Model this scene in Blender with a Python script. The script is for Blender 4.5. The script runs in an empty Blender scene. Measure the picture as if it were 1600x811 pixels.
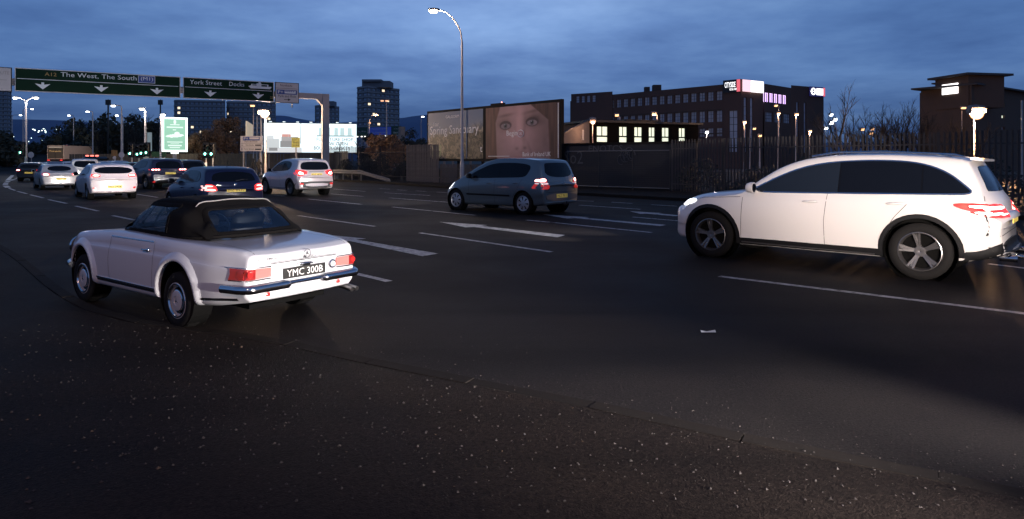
import bpy, bmesh, math, random
import numpy as np
from mathutils import Vector, Matrix
from mathutils.bvhtree import BVHTree
random.seed(7); RNG = np.random.default_rng(7)
sc = bpy.context.scene
COL = sc.collection
R = math.radians
# ------------------------------------------------------------------ camera
FPX, H, YH = 1020.0, 1.58, 250.0
cam = bpy.data.cameras.new('camera'); camo = bpy.data.objects.new('camera', cam); COL.objects.link(camo)
camo.location = (0, 0, H); camo.rotation_euler = (R(90), 0, 0)
cam.sensor_width = 36; cam.lens = 36 * FPX / 1600; cam.shift_y = -(405.5 - YH) / 1600
cam.clip_start = .05; cam.clip_end = 12000
sc.camera = camo
def G(u, v, z=0.0):
    y = FPX * (H - z) / (v - YH); return Vector(((u - 800) / FPX * y, y, z))
def at(u, v, Y):
    return Vector(((u - 800) / FPX * Y, Y, H + (YH - v) / FPX * Y))
# ------------------------------------------------------------------ exposure, world, sun
sc.view_settings.view_transform = 'Standard'; sc.view_settings.look = 'None'
sc.view_settings.exposure = 0; sc.view_settings.gamma = 1
sc.cycles.use_denoising = True
sc.cycles.max_bounces = 6; sc.cycles.sample_clamp_indirect = 4
def N(nt, t, **k):
    n = nt.nodes.new(t)
    for a, b in k.items():
        if hasattr(n, a): setattr(n, a, b)
    return n
def ramp(nt, pts, fac):
    n = nt.nodes.new('ShaderNodeValToRGB'); e = n.color_ramp.elements
    while len(e) < len(pts): e.new(.5)
    for q, (p, c) in zip(e, pts): q.position = p; q.color = (*c, 1) if len(c) == 3 else c
    nt.links.new(fac, n.inputs[0]); return n.outputs[0]
def mth(nt, op, a, b=None):
    n = nt.nodes.new('ShaderNodeMath'); n.operation = op
    for i, v in ((0, a), (1, b)):
        if v is None: continue
        if isinstance(v, (int, float)): n.inputs[i].default_value = v
        else: nt.links.new(v, n.inputs[i])
    return n.outputs[0]
def mixc(nt, f, a, b, mode='MIX'):
    n = nt.nodes.new('ShaderNodeMix'); n.data_type = 'RGBA'; n.blend_type = mode
    for i, v in ((0, f), (6, a), (7, b)):
        if isinstance(v, (int, float)): n.inputs[i].default_value = v
        elif isinstance(v, tuple): n.inputs[i].default_value = (*v, 1) if len(v) == 3 else v
        else: nt.links.new(v, n.inputs[i])
    return n.outputs[2]
wd = bpy.data.worlds.new('World'); sc.world = wd; wd.use_nodes = True
nt = wd.node_tree; bg = nt.nodes['Background']
tc = N(nt, 'ShaderNodeTexCoord'); sp = N(nt, 'ShaderNodeSeparateXYZ'); nt.links.new(tc.outputs['Generated'], sp.inputs[0])
up = mth(nt, 'MAXIMUM', sp.outputs[2], 0.0)
base = ramp(nt, [(0, (.046, .088, .205)), (.07, (.068, .138, .32)), (.12, (.088, .182, .415)), (.20, (.094, .198, .445)), (.32, (.080, .165, .375)), (1, (.045, .095, .23))], up)
# flattened cloud coordinates: direction / (height + c) so that clouds stretch towards the horizon
den = mth(nt, 'ADD', up, 0.10)
cx = mth(nt, 'DIVIDE', sp.outputs[0], den); cy = mth(nt, 'DIVIDE', sp.outputs[1], den)
cb = N(nt, 'ShaderNodeCombineXYZ'); nt.links.new(cx, cb.inputs[0]); nt.links.new(cy, cb.inputs[1])
n1 = N(nt, 'ShaderNodeTexNoise'); n1.inputs['Scale'].default_value = .55; n1.inputs['Detail'].default_value = 6; n1.inputs['Roughness'].default_value = .62
nt.links.new(cb.outputs[0], n1.inputs['Vector'])
n2 = N(nt, 'ShaderNodeTexNoise'); n2.inputs['Scale'].default_value = 1.9; n2.inputs['Detail'].default_value = 5
nt.links.new(cb.outputs[0], n2.inputs['Vector'])
cl = mth(nt, 'ADD', mth(nt, 'MULTIPLY', n1.outputs[0], .75), mth(nt, 'MULTIPLY', n2.outputs[0], .25))
clr = ramp(nt, [(.34, (.58, .63, .72)), (.45, (.82, .85, .89)), (.53, (1.05, 1.04, 1.01)), (.66, (1.46, 1.36, 1.22))], cl)
skyc = mixc(nt, 1.0, base, clr, 'MULTIPLY')
# thinner, brighter cloud straight ahead and high up
gx = mth(nt, 'POWER', mth(nt, 'ABSOLUTE', mth(nt, 'MULTIPLY', mth(nt, 'ADD', sp.outputs[0], .06), 2.5)), 2.0)
gz_ = mth(nt, 'POWER', mth(nt, 'ABSOLUTE', mth(nt, 'MULTIPLY', mth(nt, 'SUBTRACT', sp.outputs[2], .24), 9.5)), 2.0)
ga = mth(nt, 'MULTIPLY', mth(nt, 'POWER', 2.718, mth(nt, 'MULTIPLY', mth(nt, 'ADD', gx, gz_), -1.0)), mth(nt, 'GREATER_THAN', sp.outputs[1], 0.0))
skyc = mixc(nt, ga, skyc, mixc(nt, 1.0, skyc, (2.5, 2.0, 1.7), 'MULTIPLY'))
nt.links.new(skyc, bg.inputs[0]); bg.inputs[1].default_value = 1.0
sun = bpy.data.lights.new('dusk_sun', 'SUN'); sun.energy = .03; sun.angle = R(20); sun.color = (.7, .8, 1)
suno = bpy.data.objects.new('dusk_sun', sun); COL.objects.link(suno); suno.rotation_euler = (R(55), 0, R(60))
def lamp(name, kind, loc, energy, color=(1, 1, 1), size=.12, target=None, spot=70, blend=.6, parent=None):
    l = bpy.data.lights.new(name, kind); l.energy = energy; l.color = color
    l.shadow_soft_size = size
    if kind == 'SPOT': l.spot_size = R(spot); l.spot_blend = blend
    o = bpy.data.objects.new(name, l); COL.objects.link(o); o.location = loc
    if target is not None: o.rotation_euler = (Vector(target) - Vector(loc)).to_track_quat('-Z', 'Y').to_euler()
    if parent: o.parent = parent
    return o
# lamps just outside the frame: an added warm fill high behind the camera, headlights of the car following the roadster
lamp('warm_fill_behind', 'SPOT', (-2.0, -7.5, 8.5), 2100, (1, .50, .28), .2, (-.5, 5.0, 0), 95, 1)
lamp('headlight_or_fill_beam', 'SPOT', (3.6, 1.25, .66), 3600, (1, .90, .84), .07, (-2.6, 6.4, .56), 46, 1)
lamp('headlight_or_fill_beam', 'SPOT', (4.6, 2.3, .66), 3600, (1, .90, .84), .07, (-2.2, 7.3, .56), 46, 1)
lamp('headlight_or_fill_beam', 'SPOT', (1.6, -4.2, 1.2), 8600, (1, .86, .76), .09, (5.2, 8.9, 1.55), 24, 1)  # low spot added behind the camera to light the white SUV's side
lamp('headlight_or_fill_beam', 'SPOT', (3.0, -4.6, 1.2), 8600, (1, .86, .76), .09, (6.0, 8.6, 1.55), 24, 1)  # second added spot for the SUV's side
# ------------------------------------------------------------------ materials
MATS = {}
def mat(name, c=(.5, .5, .5), rough=.6, metal=0, emit=None, es=1.0, noise=None, bump=None, coat=0, alpha=1, trans=0):
    if name in MATS: return MATS[name]
    m = bpy.data.materials.new(name); m.use_nodes = True; MATS[name] = m
    t = m.node_tree; b = t.nodes['Principled BSDF']
    b.inputs['Base Color'].default_value = (*c, 1); b.inputs['Roughness'].default_value = rough; b.inputs['Metallic'].default_value = metal
    b.inputs['Coat Weight'].default_value = coat; b.inputs['Coat Roughness'].default_value = .06
    b.inputs['Alpha'].default_value = alpha; b.inputs['Transmission Weight'].default_value = trans
    if emit: b.inputs['Emission Color'].default_value = (*emit, 1); b.inputs['Emission Strength'].default_value = es
    tcn = N(t, 'ShaderNodeTexCoord')
    sc_, am = noise if noise else (3.0, .06)
    n = N(t, 'ShaderNodeTexNoise'); n.inputs['Scale'].default_value = sc_; n.inputs['Detail'].default_value = 5
    t.links.new(tcn.outputs['Object'], n.inputs['Vector'])
    f = mth(t, 'ADD', mth(t, 'MULTIPLY', mth(t, 'SUBTRACT', n.outputs[0], .5), am * 4), 1.0)
    t.links.new(mixc(t, 1.0, (*c, 1), f, 'MULTIPLY'), b.inputs['Base Color'])
    r2 = mth(t, 'ADD', mth(t, 'MULTIPLY', mth(t, 'SUBTRACT', n.outputs[0], .5), .25), rough)
    if rough > .12 and not coat and metal < .5: t.links.new(r2, b.inputs['Roughness'])
    if bump:
        nb = N(t, 'ShaderNodeTexNoise'); nb.inputs['Scale'].default_value = bump[0]; nb.inputs['Detail'].default_value = 3
        t.links.new(tcn.outputs['Object'], nb.inputs['Vector'])
        bn = N(t, 'ShaderNodeBump'); bn.inputs['Strength'].default_value = bump[1]; bn.inputs['Distance'].default_value = bump[2]
        t.links.new(nb.outputs[0], bn.inputs['Height']); t.links.new(bn.outputs[0], b.inputs['Normal'])
    return m
def asphalt(name, c1, c2, scale=60, chip=.45, bumpd=.004):
    m = bpy.data.materials.new(name); m.use_nodes = True; MATS[name] = m
    t = m.node_tree; b = t.nodes['Principled BSDF']; g = N(t, 'ShaderNodeNewGeometry')
    n = N(t, 'ShaderNodeTexNoise'); n.inputs['Scale'].default_value = scale; n.inputs['Detail'].default_value = 6; n.inputs['Roughness'].default_value = .78
    t.links.new(g.outputs['Position'], n.inputs['Vector'])
    big = N(t, 'ShaderNodeTexNoise'); big.inputs['Scale'].default_value = .45; big.inputs['Detail'].default_value = 6; big.inputs['Roughness'].default_value = .6
    t.links.new(g.outputs['Position'], big.inputs['Vector'])
    col = ramp(t, [(.3, c1), (.5, tuple((a + q) / 2 for a, q in zip(c1, c2))), (.72, c2)], n.outputs[0])
    col = mixc(t, 1.0, col, ramp(t, [(.32, (.72, .72, .74)), (.5, (1, 1, 1)), (.68, (1.32, 1.28, 1.22))], big.outputs[0]), 'MULTIPLY')
    # wheel tracks and oil along the lanes
    mp = N(t, 'ShaderNodeMapping'); mp.inputs['Rotation'].default_value = (0, 0, R(-132)); mp.inputs['Scale'].default_value = (.05, .9, 1); t.links.new(g.outputs['Position'], mp.inputs['Vector'])
    tr = N(t, 'ShaderNodeTexNoise'); tr.inputs['Scale'].default_value = 1.3; tr.inputs['Detail'].default_value = 4; t.links.new(mp.outputs[0], tr.inputs['Vector'])
    col = mixc(t, 1.0, col, ramp(t, [(.35, (.70, .70, .72)), (.5, (1, 1, 1)), (.65, (1.22, 1.2, 1.18))], tr.outputs[0]), 'MULTIPLY')
    # aggregate: pale chips
    v = N(t, 'ShaderNodeTexVoronoi'); v.inputs['Scale'].default_value = 95; t.links.new(g.outputs['Position'], v.inputs['Vector'])
    sel = mth(t, 'MULTIPLY', mth(t, 'LESS_THAN', v.outputs['Distance'], .26), mth(t, 'GREATER_THAN', mixc(t, 1, v.outputs['Color'], (1, 0, 0), 'MULTIPLY'), .86))
    col = mixc(t, mth(t, 'MULTIPLY', sel, chip), col, (.13, .12, .11))
    # tar seams / cracks
    w = N(t, 'ShaderNodeTexVoronoi'); w.feature = 'DISTANCE_TO_EDGE'; w.inputs['Scale'].default_value = .42
    wob = N(t, 'ShaderNodeTexNoise'); wob.inputs['Scale'].default_value = 1.2; t.links.new(g.outputs['Position'], wob.inputs['Vector'])
    t.links.new(mixc(t, .35, g.outputs['Position'], wob.outputs['Color']), w.inputs['Vector'])
    cr = mth(t, 'MULTIPLY', mth(t, 'LESS_THAN', w.outputs['Distance'], .0025), .22)
    col = mixc(t, cr, col, (.012, .012, .012))
    t.links.new(col, b.inputs['Base Color'])
    t.links.new(ramp(t, [(.3, (.62,) * 3), (.7, (.82,) * 3)], big.outputs[0]), b.inputs['Roughness'])
    b.inputs['Specular IOR Level'].default_value = .07
    bn = N(t, 'ShaderNodeBump'); bn.inputs['Strength'].default_value = .55; bn.inputs['Distance'].default_value = bumpd
    t.links.new(mth(t, 'ADD', n.outputs[0], mth(t, 'MULTIPLY', v.outputs['Distance'], .6)), bn.inputs['Height']); t.links.new(bn.outputs[0], b.inputs['Normal'])
    return m
def vcolmat(name, emit=0.0, rough=.5):
    m = bpy.data.materials.new(name); m.use_nodes = True; MATS[name] = m
    t = m.node_tree; b = t.nodes['Principled BSDF']; a = N(t, 'ShaderNodeVertexColor'); a.layer_name = 'Col'
    t.links.new(a.outputs[0], b.inputs['Base Color']); b.inputs['Roughness'].default_value = rough
    if emit: t.links.new(a.outputs[0], b.inputs['Emission Color']); b.inputs['Emission Strength'].default_value = emit; t.links.new(mixc(t, 1.0, a.outputs[0], (.12, .12, .12), 'MULTIPLY'), b.inputs['Base Color'])
    return m
ASPH = asphalt('road_asphalt', (.0030, .0026, .0025), (.0270, .0236, .0228))
PAVE = asphalt('pavement_tarmac', (.0020, .0015, .0013), (.0240, .0185, .0155), 42, .10, .007)
DIRT = mat('dark_earth', (.045, .040, .034), .95, noise=(1.5, .2), bump=(8, .5, .05))
PAINT = mat('road_paint', (.42, .40, .40), .6, noise=(9, .30), bump=(120, .3, .002))
tp = PAINT.node_tree; gp = N(tp, 'ShaderNodeNewGeometry'); wn_ = N(tp, 'ShaderNodeTexNoise'); wn_.inputs['Scale'].default_value = 7; wn_.inputs['Detail'].default_value = 8; wn_.inputs['Roughness'].default_value = .75; tp.links.new(gp.outputs['Position'], wn_.inputs['Vector'])
tp.links.new(ramp(tp, [(.36, (.03, .028, .028)), (.46, (.26, .25, .25)), (.56, (.46, .44, .43))], wn_.outputs[0]), tp.nodes['Principled BSDF'].inputs['Base Color'])
CONC = mat('concrete_kerb', (.016, .0135, .012), .85, noise=(9, .14), bump=(60, .4, .004))
GALV = mat('galvanised_steel', (.19, .18, .175), .5, .4, noise=(5, .1))
GANT = mat('gantry_grey_paint', (.36, .34, .35), .6, noise=(4, .08))
POLE = mat('lamp_column_paint', (.42, .37, .35), .5, .1, noise=(3, .1))
BLACK = mat('black_paint', (.012, .012, .013), .5)
RUBBER = mat('tyre_rubber', (.010, .0095, .0095), .78, noise=(30, .1), bump=(80, .3, .002))
TRIM = mat('black_trim', (.009, .009, .010), .55)
WELL = mat('wheel_well', (.006, .006, .006), .95)
SEAM = mat('panel_gap', (.02, .02, .022), .9)
CHROME = mat('chrome', (.62, .62, .64), .14, 1, noise=(2, .02))
ALLOY = mat('alloy_metal', (.22, .21, .21), .34, .85)
GLASS = mat('car_glass_tinted', (.004, .005, .008), .05, 0, noise=(1, .02)); GLASS.node_tree.nodes['Principled BSDF'].inputs['Specular IOR Level'].default_value = .22
GLASSF = mat('car_glass_clearer', (.010, .014, .022), .05, 0, noise=(1, .02)); GLASSF.node_tree.nodes['Principled BSDF'].inputs['Specular IOR Level'].default_value = .27
GLOSSB = mat('gloss_black_trim', (.004, .004, .005), .12); GLOSSB.node_tree.nodes['Principled BSDF'].inputs['Specular IOR Level'].default_value = .22
MIRG = mat('mirror_glass', (.5, .5, .5), .03, 1)
TAILR = mat('tail_lens_lit', (.22, .006, .006), .2, 0, (1, .05, .045), 1.3, coat=.2)
TAILB = mat('brake_light_core', (.9, .3, .25), .3, 0, (1, .42, .38), 11)
TAILD = mat('tail_lens_red', (.42, .015, .015), .15, 0, (1, .05, .04), .35, coat=.6)
LENSW = mat('lens_clear', (.8, .78, .78), .15, 0, (1, .8, .78), .5, coat=.5)
HEADL = mat('headlight_lit', (.8, .85, .9), .2, 0, (.86, .93, 1), 3.0)
PLY = mat('plate_yellow', (.78, .58, .10), .5, 0, (1, .75, .2), .10)
PLT = mat('plate_letters', (.01, .01, .01), .6)
for m_, v_ in ((CONC, .08), (RUBBER, .12), (TRIM, .2), (WELL, 0)): m_.node_tree.nodes['Principled BSDF'].inputs['Specular IOR Level'].default_value = v_
# ------------------------------------------------------------------ object helpers
def tag(o, label=None, cat=None, group=None, kind=None):
    if label: o['label'] = label
    if cat: o['category'] = cat
    if group: o['group'] = group
    if kind: o['kind'] = kind
    return o
def empty(name, loc, label, cat, group=None, rz=0):
    o = bpy.data.objects.new(name, None); COL.objects.link(o); o.location = loc; o.rotation_euler = (0, 0, rz)
    o.empty_display_size = .3
    return tag(o, label, cat, group)
def copy_tree(o, parent=None):
    c = o.copy(); COL.objects.link(c); c.parent = parent
    for ch in o.children: copy_tree(ch, c)
    return c
class MB:
    def __init__(s): s.v = []; s.f = []; s.mi = []; s.cur = 0
    def add(s, vs, fs):
        o = len(s.v); s.v += [tuple(q) for q in vs]; s.f += [tuple(i + o for i in f) for f in fs]; s.mi += [s.cur] * len(fs); return s
    def box(s, c, d, rz=0, m=None):
        x, y, z = [q / 2 for q in d]
        vs = [Vector((a * x, b * y, e * z)) for a in (-1, 1) for b in (-1, 1) for e in (-1, 1)]
        rt = Matrix.Rotation(rz, 3, 'Z') if m is None else m
        vs = [rt @ q + Vector(c) for q in vs]
        return s.add(vs, [(0, 1, 3, 2), (4, 6, 7, 5), (0, 4, 5, 1), (2, 3, 7, 6), (0, 2, 6, 4), (1, 5, 7, 3)])
    def bbox(s, c, d, b, rz=0):
        # box with chamfered long edges, axis = z of the box
        x, y, z = [q / 2 for q in d]; ring = [(-x + b, -y), (x - b, -y), (x, -y + b), (x, y - b), (x - b, y), (-x + b, y), (-x, y - b), (-x, -y + b)]
        vs = []
        for (k, zz) in ((.0, -z), (1, -z + b), (1, z - b), (.0, z)):
            for (p, q) in ring:
                e = 1 if k else .0
                f = 1 if e else (1 - b / max(x, .001)); g = 1 if e else (1 - b / max(y, .001))
                vs.append((p * f, q * g, zz))
        rt = Matrix.Rotation(rz, 3, 'Z'); vs = [rt @ Vector(q) + Vector(c) for q in vs]
        fs = [tuple(range(7, -1, -1)), tuple(range(24, 32))]
        for k in range(3):
            for i in range(8): j = (i + 1) % 8; fs.append((k * 8 + i, k * 8 + j, k * 8 + 8 + j, k * 8 + 8 + i))
        return s.add(vs, fs)
    def tube(s, path, r, n=8, cap=True):
        P = [Vector(p) for p in path]; rs = r if isinstance(r, (list, tuple)) else [r] * len(P); vs = []
        prev = None
        for i, p in enumerate(P):
            d = (P[min(i + 1, len(P) - 1)] - P[max(i - 1, 0)]).normalized()
            if prev is None:
                a = d.orthogonal().normalized() if abs(d.z) < .99 else Vector((1, 0, 0))
            else: a = (prev - d * prev.dot(d)).normalized()
            prev = a; b = d.cross(a)
            vs += [p + (a * math.cos(2 * math.pi * k / n) + b * math.sin(2 * math.pi * k / n)) * rs[i] for k in range(n)]
        fs = [(i * n + k, i * n + (k + 1) % n, (i + 1) * n + (k + 1) % n, (i + 1) * n + k) for i in range(len(P) - 1) for k in range(n)]
        if cap: fs += [tuple(range(n - 1, -1, -1)), tuple(range((len(P) - 1) * n, len(P) * n))]
        return s.add(vs, fs)
    def lathe(s, prof, c, axis=(0, 0, 1), n=24, closed=True):
        # prof: (along axis, radius)
        ax = Vector(axis).normalized(); a = ax.orthogonal().normalized(); b = ax.cross(a); c = Vector(c); vs = []
        for (h, r) in prof: vs += [c + ax * h + (a * math.cos(2 * math.pi * k / n) + b * math.sin(2 * math.pi * k / n)) * r for k in range(n)]
        fs = [(i * n + k, i * n + (k + 1) % n, (i + 1) * n + (k + 1) % n, (i + 1) * n + k) for i in range(len(prof) - 1) for k in range(n)]
        return s.add(vs, fs)
    def poly(s, pts): return s.add(pts, [tuple(range(len(pts)))])
    def prism(s, pts, off):
        off = Vector(off); n = len(pts); vs = [Vector(p) for p in pts] + [Vector(p) + off for p in pts]
        return s.add(vs, [tuple(range(n)), tuple(range(2 * n - 1, n - 1, -1))] + [(i, n + i, n + (i + 1) % n, (i + 1) % n) for i in range(n)])
    def build(s, name, m, parent=None, smooth=None, world=False, fix=True):
        me = bpy.data.meshes.new(name); v = s.v
        if world and parent is not None:
            r = parent
            while r.parent: r = r.parent
            L = r.location; v = [(a - L.x, b - L.y, c - L.z) for a, b, c in v]
        me.from_pydata(v, [], s.f)
        if fix:
            bm = bmesh.new(); bm.from_mesh(me); bmesh.ops.recalc_face_normals(bm, faces=bm.faces); bm.to_mesh(me); bm.free()
        ms = m if isinstance(m, (list, tuple)) else [m]
        for q in ms: me.materials.append(q)
        if len(ms) > 1: me.polygons.foreach_set('material_index', s.mi)
        if smooth is not None:
            me.polygons.foreach_set('use_smooth', [True] * len(me.polygons)); me.set_sharp_from_angle(angle=R(smooth))
        o = bpy.data.objects.new(name, me); COL.objects.link(o)
        if parent is not None: o.parent = parent
        return o
TXT = {}
def text_geo(s, res=2):
    if s in TXT: return TXT[s]
    cu = bpy.data.curves.new('t', 'FONT'); cu.body = s; cu.resolution_u = res; cu.size = 1; cu.offset = .0
    o = bpy.data.objects.new('t', cu); COL.objects.link(o)
    me = bpy.data.meshes.new_from_object(o.evaluated_get(bpy.context.evaluated_depsgraph_get()))
    v = np.array([q.co[:2] for q in me.vertices]) if len(me.vertices) else np.zeros((1, 2)); f = [tuple(p.vertices) for p in me.polygons]
    bpy.data.objects.remove(o); bpy.data.curves.remove(cu); bpy.data.meshes.remove(me)
    mn, mx = v.min(0), v.max(0); TXT[s] = (v - mn, f, mx - mn); return TXT[s]
def put_text(mb, s, org, right, upv, height, width=None, center=False, caph=.72):
    # org: lower-left corner (or centre); height = height of the glyph box
    v, f, sz = text_geo(s); k = height / sz[1]; kx = k if width is None else width / sz[0]
    org = Vector(org); right = Vector(right).normalized(); upv = Vector(upv).normalized()
    if center: org = org - right * sz[0] * kx / 2 - upv * height / 2
    mb.add([org + right * (a * kx) + upv * (b * k) for a, b in v], f); return sz[0] * kx
def pchip(xs, ys, x):
    xs = np.asarray(xs, float); ys = np.asarray(ys, float); x = np.clip(x, xs[0], xs[-1])
    h = np.diff(xs); d = np.diff(ys) / h; m = np.zeros(len(xs)); m[0], m[-1] = d[0], d[-1]
    for i in range(1, len(xs) - 1):
        if d[i - 1] * d[i] > 0:
            w1, w2 = 2 * h[i] + h[i - 1], h[i] + 2 * h[i - 1]; m[i] = (w1 + w2) / (w1 / d[i - 1] + w2 / d[i])
    i = np.clip(np.searchsorted(xs, x, side='right') - 1, 0, len(h) - 1); t = (x - xs[i]) / h[i]
    return (2 * t**3 - 3 * t**2 + 1) * ys[i] + (t**3 - 2 * t**2 + t) * h[i] * m[i] + (-2 * t**3 + 3 * t**2) * ys[i + 1] + (t**3 - t**2) * h[i] * m[i + 1]
def catmull(P, k):
    P = [np.array(p, float) for p in P]; out = []
    for i in range(len(P) - 1):
        a = P[i - 1] if i else 2 * P[0] - P[1]; b, c = P[i], P[i + 1]; d = P[i + 2] if i + 2 < len(P) else 2 * P[-1] - P[-2]
        for j in range(k):
            t = j / k; out.append(.5 * (2 * b + (c - a) * t + (2 * a - 5 * b + 4 * c - d) * t * t + (3 * b - a - 3 * c + d) * t**3))
    out.append(P[-1]); return out
def chaikin(P, it=2, closed=True):
    P = [np.array(p, float) for p in P]
    for _ in range(it):
        Q = []; n = len(P)
        for i in range(n if closed else n - 1):
            a, b = P[i], P[(i + 1) % n]; Q += [a * .75 + b * .25, a * .25 + b * .75]
        P = Q
    return P
def sstep(a, b, x): t = min(1, max(0, (x - a) / (b - a))); return t * t * (3 - 2 * t)
def rnd(P, r):
    P = [np.array(p, float) for p in P]; out = []; n = len(P)
    for i in range(n):
        a, b, c = P[i - 1], P[i], P[(i + 1) % n]; u = a - b; v = c - b; lu, lv = np.linalg.norm(u), np.linalg.norm(v); q = min(r, lu * .45, lv * .45)
        p0, p1 = b + u / lu * q, b + v / lv * q
        for t in (0, .33, .67, 1): out.append((1 - t)**2 * p0 + 2 * t * (1 - t) * b + t * t * p1)
    return out
# ------------------------------------------------------------------ car bodies
def car_body(S):
    """lofted, mirrored body; local x forward (0 = rear axle), y left, z up. returns (verts, faces, bvh)"""
    tx = [p[0] for p in S['top']]; tz = [p[1] for p in S['top']]; W = S['W']
    x0, x1 = tx[0], tx[-1]; Rr, Rf = S.get('Rr', .07), S.get('Rf', .10)
    xs = sorted(set([round(v, 4) for v in np.linspace(x0, x1, S.get('nx', 54))] + [round(v, 4) for v in tx]))
    xs = [v for i, v in enumerate(xs) if i == 0 or v - xs[i - 1] > .012]
    beltf = S['belt']; rings = []
    def section(x, ins=0.0):
        zt = float(pchip(tx, tz, x)); belt = float(pchip(*zip(*beltf), x)); zb = float(pchip(*zip(*S['bot']), x))
        w = W * float(pchip(*zip(*S.get('plan', [(x0, .95), (x0 + .5, 1), (x1 - .7, 1), (x1, .93)])), x))
        zs = min(belt, zt - .085); up_ = zt - zs
        g = sstep(.10, .30, up_)
        wc = w * (.93 - S.get('tum', .42) * max(0, up_ - .1)) ; sh = S.get('sh', .955)
        zc = zt - (.055 + .02 * (1 - g)) * S.get('crown', 1)
        zw = S.get('zw', .62); ws = w * sh
        zl = zb + .06
        P = [(0, zb), (w * .5, zb), (w * .86, zb), (w * .935, zb + .04), (w * .968, min(zb + .2, zw - .02)), (w, zw if zw < zs - .1 else (zb + zs) / 2 + .02), (w * .992, zs - .13 if zs - .13 > zw else zs - .06), (ws, zs),
             (ws * .5 + wc * .5 + .008, zs * .5 + zc * .5), (wc, zc), (wc * .80, zc + (zt - zc) * .62), (wc * .4, zt - .006), (0, zt)]
        for i in range(1, len(P)):
            if P[i][1] < P[i - 1][1]: P[i] = (P[i][0], P[i - 1][1] + .001)
        if S.get('sec'): P = S['sec'](x, zt, zs, zb, w)
        A = [P[0], P[1]] + [tuple(q) for q in catmull(P[2:], 3)]
        return A
    for x in xs: rings.append((x, section(x)))
    def endring(sec, x, sg, Rr_, t):
        dx = Rr_ * math.sin(t * math.pi / 2); ins = Rr_ * (1 - math.cos(t * math.pi / 2)); zs_ = [q[1] for q in sec]; zm = (max(zs_) + min(zs_)) / 2; hh = max(.05, (max(zs_) - min(zs_)) / 2)
        return (x + sg * dx, [(q[0] * (1 - ins / W), zm + (q[1] - zm) * (1 - ins / hh)) for q in sec])
    rear = [endring(rings[0][1], rings[0][0], -1, Rr, t) for t in (1, .75, .5, .25)]
    front = [endring(rings[-1][1], rings[-1][0], 1, Rf, t) for t in (.25, .5, .75, 1)]
    rings = rear + rings + front
    xa, xb = rings[0][0], rings[-1][0]; br, bf = S.get('bowr', .10), S.get('bowf', .22)
    def dfm(x, y, z):
        q = (abs(y) / W) ** 2.6
        return (x + br * q * sstep(xa + .75, xa, x) - bf * q * sstep(xb - .9, xb, x), y, z)
    V = []; F = []; n = len(rings[0][1]); m = 2 * n - 2
    for x, A in rings:
        ring = [(q[0], q[1]) for q in A] + [(-q[0], q[1]) for q in A[-2:0:-1]]
        V += [dfm(x, a, b) for a, b in ring]
    for i in range(len(rings) - 1):
        for k in range(m): F.append((i * m + k, i * m + (k + 1) % m, (i + 1) * m + (k + 1) % m, (i + 1) * m + k))
    for (st, flip) in ((0, 0), ((len(rings) - 1) * m, 1)):
        # cap: quads left-right across the section, following the bow
        for k in range(n - 1):
            a, b = st + k, st + k + 1; c, d = st + (m - k - 1) % m if k + 1 <= n - 1 else 0, st + (m - k) % m
            f = (a, b, c, d) if k else (a, b, c)
            f = tuple(dict.fromkeys(f))
            if len(f) > 2: F.append(f[::-1] if flip else f)
    bvh = BVHTree.FromPolygons([Vector(v) for v in V], F)
    return V, F, bvh, xa, xb
def boolean(o, cutter, solver='EXACT'):
    md = o.modifiers.new('cut', 'BOOLEAN'); md.operation = 'DIFFERENCE'; md.object = cutter; md.solver = solver; bpy.context.view_layer.update()
    dg = bpy.context.evaluated_depsgraph_get(); me = bpy.data.meshes.new_from_object(o.evaluated_get(dg)); o.modifiers.clear(); old = o.data; o.data = me
    me.name = old.name; bpy.data.meshes.remove(old)
VIEW = {'L': (lambda a, b: (Vector((a, 6, b)), Vector((0, -1, 0)))), 'R': (lambda a, b: (Vector((a, -6, b)), Vector((0, 1, 0)))),
        'B': (lambda a, b: (Vector((-8, a, b)), Vector((1, 0, 0)))), 'F': (lambda a, b: (Vector((8, a, b)), Vector((-1, 0, 0)))), 'T': (lambda a, b: (Vector((a, b, 6)), Vector((0, 0, -1))))}
def pj(bvh, view, a, b, off):
    o, d = VIEW[view](a, b); h = bvh.ray_cast(o, d)
    if h[0] is None:
        q = o + d * 7.2; h = bvh.find_nearest(q if view in 'BFT' else o + d * 5.2)
    nn = h[1]
    if nn is None: nn = -d
    if nn.dot(d) > 0: nn = -nn
    return h[0] + nn * off * .5 - d * off * .5
def patch(mb, bvh, view, pts, off=.006, rings=4, round_=2, skirt=.012, dens=None):
    P = chaikin(pts, round_) if round_ else [np.array(p, float) for p in pts]
    Q = []
    for i in range(len(P)):
        a, b = P[i], P[(i + 1) % len(P)]; L = np.linalg.norm(b - a); k = max(1, int(L / (dens or .09)))
        Q += [a + (b - a) * j / k for j in range(k)]
    c = np.mean(Q, 0); n = len(Q); vs = [pj(bvh, view, *q, off - skirt) for q in Q]
    for r in range(rings): vs += [pj(bvh, view, *(c + (q - c) * (1 - r / rings)), off) for q in Q]
    vs.append(pj(bvh, view, *c, off)); fs = [(i * n + k, i * n + (k + 1) % n, (i + 1) * n + (k + 1) % n, (i + 1) * n + k) for i in range(rings) for k in range(n)]
    fs += [(rings * n + k, rings * n + (k + 1) % n, (rings + 1) * n) for k in range(n)]
    return mb.add(vs, fs)
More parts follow.
